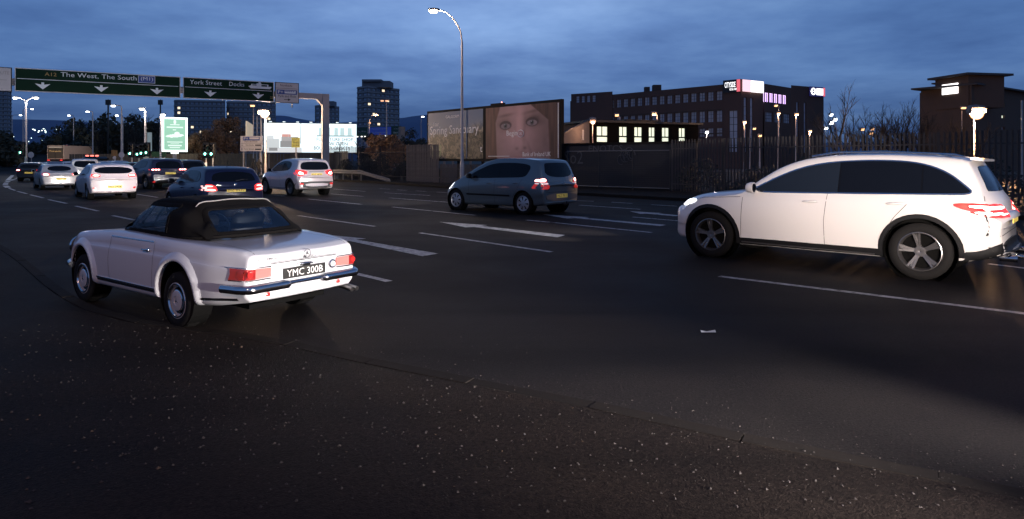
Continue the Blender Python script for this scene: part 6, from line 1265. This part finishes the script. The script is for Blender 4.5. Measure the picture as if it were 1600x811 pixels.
# --- tower blocks
def tower(label, u0, u1, um, vt, Y, floors, bays, m, mb_, lit=(), vb=232, dY=14, name='tower_block'):
    A, M_, B_ = XY(u0, Y + dY * .4), XY(um, Y), XY(u1, Y + dY); root = empty(name, M_, label, 'building'); z1 = zof(vt, Y); zb0 = zof(vb, Y); fh = (z1 - zb0) / floors; k = 0
    for P0, P1, nb in ((A, M_, max(1, round(bays * (um - u0) / (u1 - u0)))), (M_, B_, max(1, round(bays * (u1 - um) / (u1 - u0))))):
        if (P1 - P0).length < 1: continue
        d = (P1 - P0).normalized(); L = (P1 - P0).length; wn = []
        for f in range(floors):
            for b in range(nb):
                x = L * (b + .16) / nb; lt = (f, b, nb) ; k += 1
                wn.append((x, x + L * .62 / nb, zb0 + fh * (f + .34), zb0 + fh * (f + .82), PANEW if k in lit else PANE, 2, 1, FRMD))
        facade(root, P0, d, L, 0, z1 + fh * .3, wn, m, rec=.3)
        nn = Vector((d.y, -d.x, 0)); t = MB()
        for f in range(floors + 1): obb(t, P0 + nn * .25 + UP * (zb0 + fh * f - .2), d, UP, nn, L, .55, .22)
        t.build('balcony_band', mb_, root, world=True)['kind'] = 'stuff'
    cb = lambda u, y: ((u - 800) / FPX * y, y)
    block(root, [cb(u0 + 1, A.y + 2), cb(um, M_.y + 2), cb(u1 - 1, B_.y + 2), cb(u1 - 1, B_.y + 20), cb(u0 + 1, B_.y + 20)], 0, z1, m, 'rear_block'); return root, z1, M_
r_, z1, M_ = tower('tall tower block right of the gantry with a plant room on its roof', 558, 624, 574, 136, 300, 13, 9, COND, CON, (51, 64, 77, 101, 114, 127, 90), vb=236)
t = MB(); t.box((M_.x + 3.2, M_.y + 8, z1 + 1.8), (13, 9, 3.0)); t.box((M_.x + 1.5, M_.y + 6, z1 + 3.3), (9, 8, 1.0)); t.build('plant_room', COND, r_, world=True)
r_, z1, M_ = tower('distant tower block just behind the gantry post', 492, 530, 500, 166, 460, 10, 6, COND, CON, (), vb=238)
t = MB(); t.box((M_.x + 4, M_.y + 8, z1 + 2.2), (9, 8, 3.6)); t.build('plant_room', COND, r_, world=True)
tower('long slab block of flats behind the York Street sign, left half', 272, 352, 276, 158, 330, 11, 12, COND, CON, (14, 37, 61, 70, 88, 100, 111), vb=240, dY=4, name='slab_block')
tower('long slab block of flats behind the York Street sign, right half', 354, 431, 358, 160, 345, 11, 11, COND, CON, (9, 30, 44, 52, 90), vb=240, dY=4, name='slab_block')
tower('tower block cut off by the left edge of the photo', -60, 18, 12, 142, 330, 15, 10, COND, CON, (130, 118, 75, 44), vb=236, dY=6)
# stone bridge parapet / old gateway by the blue board
q = XY(628, 120); ch = empty('gate_pillar', q, 'pale stone gateway with a round shaft right of the blue direction board', 'gateway'); t = MB(); t.lathe([(0, .75), (0, .75), (zof(198, 120), .62)], (q.x, q.y, 0), UP, 12); t.build('shaft', mat('pale_stone', (.24, .2, .17), .85, noise=(.5, .1)), ch, world=True)
t = MB(); t.box((q.x + .6, q.y - 1, 1.9), (3.6, 1.2, 3.8)); t.build('base_block', MATS['pale_stone'], ch, world=True); t = MB(); t.box((q.x + 8, q.y, 3.2), (13, 1.0, .5)); [t.box((q.x + 3 + k * 1.6, q.y, 1.9), (.4, .5, 2.6)) for k in range(7)]; t.build('parapet', MATS['pale_stone'], ch, world=True)
# ------------------------------------------------------------------ street lamps
HOT = mat('lamp_glass_hot', (1, .9, .8), .4, 0, (1, .76, .52), 5); HOTO = mat('lamp_glass_sodium', (1, .7, .4), .4, 0, (1, .50, .22), 2.6); COLD = mat('lamp_glass_cold', (.9, .95, 1), .4, 0, (.86, .94, 1), 14); LHEAD = mat('lamp_housing', (.2, .17, .16), .6)
def halo_bowl(name, c):
    # halo glow put into the lamp glass: white-hot middle, coloured rim
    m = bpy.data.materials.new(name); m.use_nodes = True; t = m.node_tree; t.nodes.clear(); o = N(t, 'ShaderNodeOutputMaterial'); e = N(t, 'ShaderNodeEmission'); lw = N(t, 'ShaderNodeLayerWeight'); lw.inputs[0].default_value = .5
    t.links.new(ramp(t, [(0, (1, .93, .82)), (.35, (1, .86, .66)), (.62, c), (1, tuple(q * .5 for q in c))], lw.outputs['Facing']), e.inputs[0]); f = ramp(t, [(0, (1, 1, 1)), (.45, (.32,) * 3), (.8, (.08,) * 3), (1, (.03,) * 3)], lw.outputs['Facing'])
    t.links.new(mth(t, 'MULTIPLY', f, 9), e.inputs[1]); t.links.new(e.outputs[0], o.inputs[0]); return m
def street_lamp(u, vh, Y, label, arms, m=HOT, r=.085, energy=0, col=(1, .72, .5), zb=0, pole_top=None, head=(.62, .20, .13), pm=None, group=None, globe=0):
    """u: pole column; vh: lantern row; arms: list of horizontal offsets (m) of lanterns"""
    b = XY(u, Y); zh = zof(vh, Y); root = empty('street_lamp', (b.x, b.y, zb), label, 'street lamp', group); t = MB(); zt_ = zh - .25 if pole_top is None else zof(pole_top, Y)
    t.tube([(b.x, b.y, zb), (b.x, b.y, zb + 1.3), (b.x, b.y, zb + 1.35), (b.x, b.y, zt_)], [r * 1.35, r * 1.35, r, r * .62], 8); t.build('column', pm or POLE, root, world=True, smooth=40)
    for ax in arms:
        if isinstance(ax, tuple): ax, ay = ax
        else: ay = 0
        e = Vector((b.x + ax, b.y + ay, zh)); s = 1 if ax >= 0 else -1; t = MB()
        if abs(ax) > .05:
            P = catmull([(b.x, b.y, zt_ - .01), (b.x + ax * .12, b.y + ay * .12, zh - .02 + .02), (b.x + ax * .7, b.y + ay * .7, zh + .06), tuple(e + Vector((0, 0, .06)))], 4) if pole_top is None else catmull([(b.x, b.y, zt_), (b.x + ax * .08, b.y, zt_ + (zh - zt_) * .40), (b.x + ax * .34, b.y + ay * .3, zt_ + (zh - zt_) * .78), (b.x + ax * .66, b.y + ay * .7, zh + .0), tuple(e + Vector((0, 0, .06)))], 5)
            t.tube(P, r * .5, 6); t.build('arm', pm or POLE, root, world=True, smooth=50)
        t = MB(); t.lathe([(-head[0] / 2, .02), (-head[0] * .45, head[1] * .45), (0, head[1] * .55), (head[0] * .42, head[1] * .40), (head[0] / 2, .02)], (e.x, e.y, e.z + .08), (1, 0, 0), 10); L = t.build('lamp_head', LHEAD, root, world=True, smooth=50)
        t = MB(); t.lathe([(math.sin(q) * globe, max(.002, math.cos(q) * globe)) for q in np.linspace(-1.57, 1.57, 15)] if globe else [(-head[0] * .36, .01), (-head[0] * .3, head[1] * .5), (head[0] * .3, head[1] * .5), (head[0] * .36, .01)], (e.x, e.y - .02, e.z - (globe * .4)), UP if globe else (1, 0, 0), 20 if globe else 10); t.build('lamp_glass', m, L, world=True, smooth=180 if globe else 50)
        if energy: le = e + Vector((0, -.1 - globe * 1.4, -.25 - globe)); l = lamp('lamp_light', 'POINT', le, energy, col, .15); l.parent = root; l.location = le - root.location
    return root
street_lamp(722, 17.5, 34.6, 'tall curved street lamp standing in front of the two billboards', [-1.50], HOT, .085, 900, (1, .74, .55), .11, pole_top=66)
street_lamp(415, 176, 52, 'very bright warm street lamp above the left end of the white billboard', [(0, -.2)], halo_bowl('lamp_halo_warm', (1, .52, .26)), .07, 3800, (1, .68, .42), head=(1.0, .55, .3), globe=.34)
street_lamp(396, 165.5, 66, 'smaller warm lamp just under the Docks sign', [(0, -.2)], HOTO, .06, 0)
street_lamp(1522, 174, 46, 'glaring sodium street lamp in front of the brown tower building', [(0, -.25)], halo_bowl('lamp_halo_sodium', (1, .40, .14)), .06, 9000, (1, .56, .28), head=(1.2, .7, .3), globe=.44)
street_lamp(1503, 169, 62, 'dimmer orange lamp just left of the glaring sodium lamp', [(0, -.2)], HOTO, .05, 0)
street_lamp(40.6, 153, 72, 'twin-headed street lamp column at the far left under the gantry sign', [-1.15, 1.15], COLD, .13, 500, (.95, .9, .9), pole_top=160, group=None)
for i, (u, v, Y, ax, mm) in enumerate([(36, 170.5, 120, 1.7, COLD), (19, 180, 130, 1.7, COLD), (115, 180.5, 115, -.8, COLD), (145, 174.5, 95, -.75, COLD), (151, 191.5, 130, -1.0, COLD), (190, 165.5, 72, -.9, COLD), (192, 180.5, 100, -.9, COLD), (187, 189.5, 130, -1.1, COLD)]):
    street_lamp(u, v, Y, ['small white lamp above the queue just left of the twin-headed column', 'small white lamp farthest left behind the gantry sign', 'small white lamp left of the middle mast, nearest the twin column', 'small white lamp midway between the twin column and the dark mast', 'low far lamp just under the lamp nearest the dark mast', 'taller white lamp just right of the dark thin mast', 'second lamp down beside the dark thin mast', 'third and lowest lamp beside the dark thin mast'][i], [ax], mm, .10, 0, group='white street lamps receding at the far left')
street_lamp(227, 171, 62, 'street lamp with a brightly lit column left of the green poster unit', [(0, -.5)], COLD, .13, 260, (1, .92, .85), pole_top=173)
street_lamp(251, 179.5, 66, 'street lamp touching the left edge of the green poster unit', [.25], COLD, .11, 120, (1, .85, .75), pole_top=181)
street_lamp(577, 179.5, 100, 'warm lamp on a curved arm in front of the tall tower block', [1.1], HOTO, .09, 350, (1, .68, .42), pole_top=192)
street_lamp(575, 192, 130, 'lower warm lamp beside the curved-arm lamp by the tower block', [.35], HOTO, .09, 0)
street_lamp(604, 157.5, 90, 'tall unlit-looking twin head lamp column before the tower block', [-.6, .05], mat('lamp_glass_dull', (.9, .5, .3), .4, 0, (1, .5, .28), 1.6), .12, 0, pole_top=162)
street_lamp(658, 182.5, 110, 'small white lamp between the tower block and the spring billboard', [.28], COLD, .06, 0)
street_lamp(926, 189.5, 47.2, 'bright orange wall-height lamp at the corner of the low dark building', [(0, -.12)], halo_bowl('lamp_halo_orange', (1, .36, .14)), .04, 120, (1, .50, .28), head=(.5, .42, .2), globe=.17)
for u, v, Y, ax, lb, en in [(968, 180, 80, -.35, 'orange lamp above the roof of the low dark building, leftmost', 0), (1027, 178, 66, -.35, 'lamp with a lit column above the middle of the low dark building', 60), (1163, 190.5, 92, 0, 'orange lamp below the CITYSIDE corner sign', 350), (1172, 201, 100, .6, 'small low orange lamp right of the CITYSIDE corner', 0),
                        (1216, 177, 95, 0, 'orange lamp under the violet windows', 250), (1217, 165, 96, -.5, 'dim twin lamp arm just above the violet-window lamp', 0), (1243.5, 178.5, 88, .05, 'orange lamp with a tall lit column right of the violet windows', 250), (1265, 205, 92, 0, 'low strong orange lamp at the foot of the right brick tower', 350), (1187, 212, 90, 0, 'small white lamp low by the brick building corner', 0)]:
    street_lamp(u, v, Y, lb, [(ax, -.1)], HOTO, .09, en, (1, .6, .36), pole_top=None, head=(.62, .34, .2))
street_lamp(1104, 206.5, 70, 'white lamp at the right end of the low dark building', [(0, -.1)], COLD, .04, 90, (1, .95, .9), head=(.4, .3, .2))
for u, v, Y, lb in ((1298, 179, 150, 'white far lamp, topmost right of the brick building'), (1304, 186.6, 140, 'white far lamp nearest the tall bare tree'), (1298.5, 191.6, 130, 'white far lamp below the topmost one by the brick building'), (1290, 200, 150, 'faint low far lamp at the brick building edge'), (1347, 202, 150, 'orange far lamp left of the pair among the bare trees'), (1362.5, 201.5, 150, 'upper orange far lamp of the pair among the bare trees'), (1360, 208.6, 130, 'lower orange far lamp of the pair among the bare trees')):
    street_lamp(u, v, Y, lb, [(0, -.1)], COLD if u < 1310 else HOTO, .05, 0, head=(.95, .7, .3), group='distant lamps among the bare trees')
q = XY(1597, 34); root = empty('plain_pole', (q.x, q.y, 0), 'tall warm-lit pole at the extreme right edge of the photo', 'pole'); t = MB(); t.tube([(q.x, q.y, 0), (q.x, q.y, zof(157, 34))], .05, 6); t.build('shaft', POLE, root, world=True)
for u, v0, Y, lb in ((169, 155, 100, 'dark thin mast behind the far left lamps'), (250.6, 155, 110, 'dark mast above the green poster unit')):
    q = XY(u, Y); root = empty('mast', q, lb, 'mast'); t = MB(); t.tube([(q.x, q.y, 0), (q.x, q.y, zof(v0 + 4, Y)), (q.x, q.y, zof(v0, Y))], [.16, .12, .05], 6); t.build('shaft', BLACK, root, world=True); t = MB(); t.box((q.x, q.y, zof(v0 + 5, Y)), (.7, .3, .8)); t.build('aerial_box', BLACK, root, world=True)
# ------------------------------------------------------------------ traffic lights
GLOW = mat('green_signal', (.1, .9, .6), .4, 0, (.30, 1, .78), 9)
def signal(u, v, Y, label, dx=0, v_top=None):
    q = XY(u, Y); zc = zof(v, Y); root = empty('traffic_light', q, label, 'traffic light'); t = MB(); t.tube([(q.x, q.y, 0), (q.x, q.y, zc + .9)], .06, 8); t.build('post', POLE, root, world=True)
    t = MB(); t.bbox((q.x + dx, q.y - .12, zc + .30), (.36, .2, 1.05), .03); hd = t.build('signal_head', BLACK, root, world=True)
    t = MB(); t.box((q.x + dx, q.y - .05, zc + .30), (.56, .02, 1.3)); t.build('backing_board', BLACK, root, world=True)
    for k, mm in ((0, GLOW), (1, WELL), (2, WELL)): t = MB(); t.lathe([(0, .11), (.03, .10), (.04, .001)], (q.x + dx, q.y - .22, zc + .32 * k), (0, -1, 0), 14); t.build('lens', mm, hd, world=True); t = MB(); t.lathe([(0, .125), (.18, .12)], (q.x + dx, q.y - .22, zc + .32 * k), (0, -1, 0), 12); t.build('visor', BLACK, hd, world=True, fix=False)
    l = lamp('signal_glow', 'POINT', (dx, -.5, zc), 7, (.3, 1, .75), .08, parent=root); return root
signal(41, 238.5, 58, 'green traffic light at the far left beside the round sign', -.3)
signal(206, 240, 57, 'green traffic light behind the navy SUV, leftmost of the group', 0); signal(217, 241, 62, 'green traffic light second from the left in the group', 0); signal(225, 239.5, 60, 'green traffic light third in the group', -.1); signal(231, 238.5, 60, 'green traffic light right of the group by the tall silvery poster', 0)
signal(322, 240.5, 54, 'green traffic light in front of the autumn tree, left of the pair', .05); signal(332.5, 240.5, 54, 'green traffic light in front of the autumn tree, right of the pair', 0)
slab_thing('green_hoarding', 'low green and cream sign frame left of the lit poster unit', 'sign', 237, 259, 237, 245, 72, mat('green_board', (.06, .14, .05), .7), depth=.1)
slab_thing('white_cabinet', 'small white roadside cabinet behind the dark blue hatchback roof', 'cabinet', 313, 320, 254, 262, 52, WHT, legs=False, depth=.4)
# ------------------------------------------------------------------ lorries
def lorry(label, u0, u1, v0, v1, Y, m, gz, brand=None, roof=None):
    a = at(u0, v1, Y); b = at(u1, v1, Y); w = b.x - a.x; h = (v1 - v0) * Y / FPX; root = empty('box_lorry', ((a.x + b.x) / 2, Y, gz), label, 'lorry')
    t = MB(); t.box(((a.x + b.x) / 2, Y + 3.6, a.z + h / 2), (w, 7.0, h)); t.build('box_body', m, root, world=True)
    t = MB(); t.box(((a.x + b.x) / 2, Y + .08, a.z + h / 2), (w * .92, .06, h * .92)); d_ = t.build('rear_doors', roof or m, root, world=True); t = MB(); t.box(((a.x + b.x) / 2, Y + .03, a.z + h / 2), (.05, .05, h * .92)); t.build('door_gap', SEAM, d_, world=True)
    t = MB(); t.box(((a.x + b.x) / 2, Y + 4.5, (a.z + gz) / 2 + .1), (w * .9, 8.0, a.z - gz - .35)); t.build('chassis', BLACK, root, world=True); t = MB(); t.bbox(((a.x + b.x) / 2, Y + 8.2, gz + 1.5), (w * .92, 1.9, 2.2), .15); t.build('cab', m, root, world=True)
    for s_ in (-1, 1):
        for yy in (1.2, 7.6): t = MB(); t.lathe([(-.16, .2), (-.15, .42), (.15, .42), (.16, .2), (.16, .001)], ((a.x + b.x) / 2 + s_ * w * .38, Y + yy, gz + .42), (1, 0, 0), 16); t.build('wheel', RUBBER, root, world=True)
        t = MB(); t.box(((a.x + b.x) / 2 + s_ * w * .38, Y - .02, a.z - .18), (.35, .06, .14)); t.build('tail_light', TAILR, root, world=True)
    if brand: t = MB(); put_text(t, brand, (a.x + w * .14, Y + .02, a.z + h * .50), (1, 0, 0), UP, h * .14, w * .72); t.build('lettering', mat('gold_letters', (.7, .42, .16), .5, 0, (1, .6, .25), .3), root, world=True, fix=False); t = MB(); t.box(((a.x + b.x) / 2 + .05, Y + .02, a.z + h * .87), (w * .82, .04, h * .10)); t.build('pale_band', mat('cream_band', (.6, .5, .38), .6), root, world=True)
    else:
        for k in range(5): t = MB(); t.box((a.x + w * (.12 + .19 * k), Y + .0, a.z + h * .93), (.16, .06, .12)); t.build('marker_lamp', TAILD, root, world=True)
    return root
lorry('brown box lorry with gold lettering on its rear doors', 73, 99, 227.3, 248.5, 100, mat('lorry_frame', (.5, .36, .28), .6), rise(100), 'Thompsons', mat('lorry_brown', (.075, .055, .035), .6))
lorry('cream box lorry ahead and to the right of the brown lorry', 98.6, 117.5, 226, 246.5, 118, mat('lorry_cream', (.62, .47, .40), .6), rise(118))
lamp('lorry_fill_spot', 'SPOT', (-58, 78, .8), 12000, (1, .86, .74), .08, (-70, 100, 2.2), 24, .8)  # fill spot added to brighten the lorries; no vehicle stands here
q = XY(132, 66); vb_ = empty('beacon_car', (q.x, q.y, 0), 'car with a bar of small red roof lights beyond the white people carrier', 'car')
t = MB(); t.bbox((q.x, q.y + 2, .95), (1.8, 4.2, 1.1), .2); t.build('body', P_SV, vb_, world=True); t = MB(); t.bbox((q.x, q.y + 1.8, 1.68), (1.5, 2.4, .5), .2); cab_ = t.build('cabin', GLASS, vb_, world=True)
for k in (-.5, 0, .5): t = MB(); t.bbox((q.x + k, q.y + 1.2, 2.02), (.28, .2, .14), .03); t.build('beacon', mat('beacon_red', (.6, .05, .05), .3, 0, (1, .2, .15), 2.5), vb_, world=True)
for k in range(4):
    for s_ in (0,): t = MB(); t.lathe([(-.1, .15), (-.1, .32), (.1, .32), (.1, .15), (.1, .001)], (q.x + (.8 if k % 2 else -.8), q.y + (.8 if k < 2 else 3.4), .32), (1, 0, 0), 14); t.build('wheel', RUBBER, vb_, world=True)
# ------------------------------------------------------------------ two pedestrians
def person(x, y, z, label, lean, step, coat, legs_m, hairm, face):
    root = empty('person', (x, y, z), label, 'person', None, face); pts = [((0, 0, .93), .14), ((0, 0, 1.12), .125), ((0, .0, 1.32), .165), ((0, 0, 1.46), .07), ((0, -.01, 1.56), .082), ((0, -.01, 1.66), .095), ((0, -.01, 1.74), .05)]; ed = [(0, 1), (1, 2), (2, 3), (3, 4), (4, 5), (5, 6)]
    for s_ in (-1, 1):
        b = len(pts); st_ = step * s_; pts += [((.09 * s_, 0, .88), .095), ((.10 * s_, -.10 * st_ - .03, .50), .065), ((.10 * s_, -.30 * st_ + .02, .10), .042), ((.10 * s_, -.30 * st_ - .12, .04), .04)]; ed += [(0, b), (b, b + 1), (b + 1, b + 2), (b + 2, b + 3)]
        b = len(pts); pts += [((.19 * s_, 0, 1.39), .062), ((.24 * s_, .10 * st_, 1.13), .05), ((.22 * s_, .12 * st_ - .12, .92), .038), ((.22 * s_, .12 * st_ - .17, .84), .036)]; ed += [(2, b), (b, b + 1), (b + 1, b + 2), (b + 2, b + 3)]
    me = bpy.data.meshes.new('body'); me.from_pydata([p for p, r in pts], ed, []); o = bpy.data.objects.new('body', me); COL.objects.link(o); sk = o.modifiers.new('s', 'SKIN'); lay = me.skin_vertices[0].data
    for i, (p, r) in enumerate(pts): lay[i].radius = (r, r * .85); lay[i].use_root = i == 0
    sb = o.modifiers.new('u', 'SUBSURF'); sb.levels = 2; sb.render_levels = 2; bpy.context.view_layer.update(); m2 = bpy.data.meshes.new_from_object(o.evaluated_get(bpy.context.evaluated_depsgraph_get())); o.modifiers.clear(); o.data = m2
    for mm in (coat, legs_m, hairm): m2.materials.append(mm)
    for p in m2.polygons: p.material_index = 1 if p.center.z < .88 else (2 if p.center.z > 1.50 and p.center.y > -.06 or p.center.z > 1.70 else 0); p.use_smooth = True
    o.parent = root; return root
DK = mat('dark_coat', (.02, .018, .018), .9); DJ = mat('dark_trousers', (.014, .014, .018), .9); SK = mat('grey_hood', (.12, .11, .10), .9)
q = XY(395.5, 60); person(q.x, q.y, 0, 'person in dark clothes walking near the park and ride board, the left one', 0, .8, DK, DJ, DK, R(70))
q = XY(404.5, 58); person(q.x, q.y, 0, 'person in a dark jacket with a pale hood beside the park and ride post', 0, .7, DK, DJ, SK, R(40))
# ------------------------------------------------------------------ trees
def branchy(h, spread, levels, seed, thick, up=.75, nb=3):
    r = np.random.default_rng(seed); trunk = MB(); tw = MB()
    def grow(p, d, L, rad, lev):
        n = 4 if lev < 2 else 3; P = [p]; q = p; dd = d
        for i in range(n): dd = (dd + Vector(r.normal(0, .09, 3)) + Vector((0, 0, .05))).normalized(); q = q + dd * (L / n); P.append(q)
        (trunk if lev == 0 else tw).tube(P, list(np.linspace(rad, rad * .55, len(P))), 6 if lev < 2 else 3, cap=lev == 0)
        if lev < levels:
            k = nb + (1 if lev < 2 else 0) + int(r.integers(0, 2))
            for j in range(k):
                f = r.uniform(.35 if lev == 0 else .2, 1.0); s = P[0].lerp(P[-1], f) if lev else P[min(n, int(f * n))]; a = r.uniform(0, 6.28); out = Vector((math.cos(a), math.sin(a), 0)); nd_ = (dd * up + out * spread + Vector((0, 0, .15))).normalized()
                grow(s, nd_, L * r.uniform(.42, .66), max(.012, rad * .5), lev + 1)
            grow(P[-1], (dd + Vector(r.normal(0, .15, 3))).normalized(), L * .62, rad * .52, lev + 1)
    grow(Vector((0, 0, 0)), Vector((0, 0, 1)), h * .42, thick, 0); return trunk, tw
def bare_tree(proto, x, y, s, label, group=None, z=0, sz=None):
    zm = max(v.co.z for v in proto[1].vertices); s = s / zm; root = empty('bare_tree', (x, y, z), label, 'tree', group, RNG.uniform(0, 6)); root.scale = (s, s, s)
    for nm, me in zip(('trunk', 'crown'), proto): o = bpy.data.objects.new(nm, me); COL.objects.link(o); o.parent = root
    return root
def proto(*a):
    tr, tw = branchy(*a); o1 = tr.build('trunk', BARK, smooth=60, fix=False); o2 = tw.build('crown', TWIG, fix=False); r = (o1.data, o2.data); bpy.data.objects.remove(o1); bpy.data.objects.remove(o2); return r
PT = [proto(10, .55, 4, 11, .16, .95, 3), proto(10, .75, 4, 5, .18, .75, 3), proto(9, .65, 4, 21, .15, .8, 3)]
q = XY(1318, 48); bare_tree(PT[0], q.x, q.y, zof(126, 48), 'tall bare tree standing alone between the brick building and the SUV roof')
for i, (u, vt, Y) in enumerate([(1338, 165, 62), (1352, 158, 70), (1364, 172, 64), (1376, 156, 74), (1391, 162, 70), (1404, 157, 68), (1416, 150, 70), (1426, 158, 66), (1434, 166, 72), (1446, 176, 62), (1465, 180, 60), (1490, 178, 60), (1505, 180, 58), (1535, 184, 60)]):
    q = XY(u, Y); s = zof(vt, Y); bare_tree(PT[i % 3], q.x, q.y, s, ORD[i] + ' bare tree from the left in the dark row behind the palisade fence', 'bare trees behind the palisade fence')
for i, (u, vt, Y) in enumerate([(148, 178, 105), (168, 183, 120), (200, 180, 100), (216, 172, 98), (232, 165, 110), (244, 176, 100), (128, 186, 118), (100, 195, 130)]):
    q = XY(u, Y); bare_tree(PT[i % 3], q.x, q.y, zof(vt, Y), ('bare tree on the left bank, ' + ['left of the dark thin mast', 'right of the dark thin mast', 'between the two white lamps', 'under the wide green sign', 'tallest beside the lit lamp column', 'nearest the green poster unit', 'low, left of the mast', 'low and farthest left'][i]), 'bare trees behind the left traffic')
for i, (u, vt, Y, w) in enumerate([(-30, 205, 95, 9), (12, 208, 110, 9), (30, 214, 150, 10), (85, 213, 165, 10), (112, 198, 150, 12), (130, 194, 128, 10), (150, 192, 118, 10), (172, 190, 112, 9), (196, 190, 110, 10), (218, 189, 108, 9), (240, 190, 108, 9), (262, 198, 108, 9), (590, 214, 75, 5), (640, 216, 90, 6), (655, 205, 100, 6)]):
    q = XY(u, Y); zt = zof(vt, Y); root = empty('leafy_tree', q, ORD[i] + ' dark leafy tree from the left on the bank behind the queue' if u < 400 else ['dark bush below the direction board', 'dark bush left of the pale board fence', 'dark bush nearest the spring billboard'][i - 12], 'tree', 'dark leafy trees at the left' if u < 400 else 'dark bushes left of the spring billboard')
    t = MB(); t.tube([(q.x, q.y, 0), (q.x + .2, q.y, zt * .7)], [.25, .1], 6); t.build('trunk', BARK, root, world=True); foliage((q.x, q.y, zt * .52), (w * .62, w * .5, zt * .55), 2600, .34 if w > 7 else .2, LEAF, 'crown', root)
for i, (u, vt, Y, w, lb) in enumerate([(326, 187, 84, 5.0, 'rounded autumn tree lit orange behind the traffic lights, left one'), (356, 183, 90, 5.6, 'rounded autumn tree lit orange behind the traffic lights, taller right one'), (303, 208, 90, 2.6, 'smaller autumn tree just right of the green poster unit')]):
    q = XY(u, Y); zt = zof(vt, Y); root = empty('autumn_tree', q, lb, 'tree'); tr, tw = branchy(zt, .7, 3, 40 + i, .22, .7, 4); t = tr.build('trunk', BARK, root); foliage((q.x, q.y, zt * .54), (w * .62, w * .5, zt * .50), 6500, .15, LEAFO, 'crown', root); tw.build('limbs', TWIG, root, fix=False)
q = XY(606, 62); sh = empty('hedge', q, 'brown leafy scrub lit orange below the direction board', 'hedge'); foliage((q.x, q.y, 2.1), (3.2, 1.5, 2.1), 4600, .13, LEAFO, 'leaves', sh)
# far town lights on the hillside
for i in range(26):
    u, v = (RNG.uniform(50, 75), RNG.uniform(201, 208)) if i < 10 else (RNG.uniform(5, 130), RNG.uniform(200, 222)); q = at(u, v, 700); t = MB(); t.lathe([(-.5, .01), (0, .75 if i < 10 else .4), (.5, .01)], q, UP, 6)
    tag(t.build('town_light', mat('far_light_white', (1, 1, 1), .5, 0, (.8, 1, .95), 4)), 'tiny distant light on the hillside beyond the rising road', 'light', 'town lights on the far hillside')
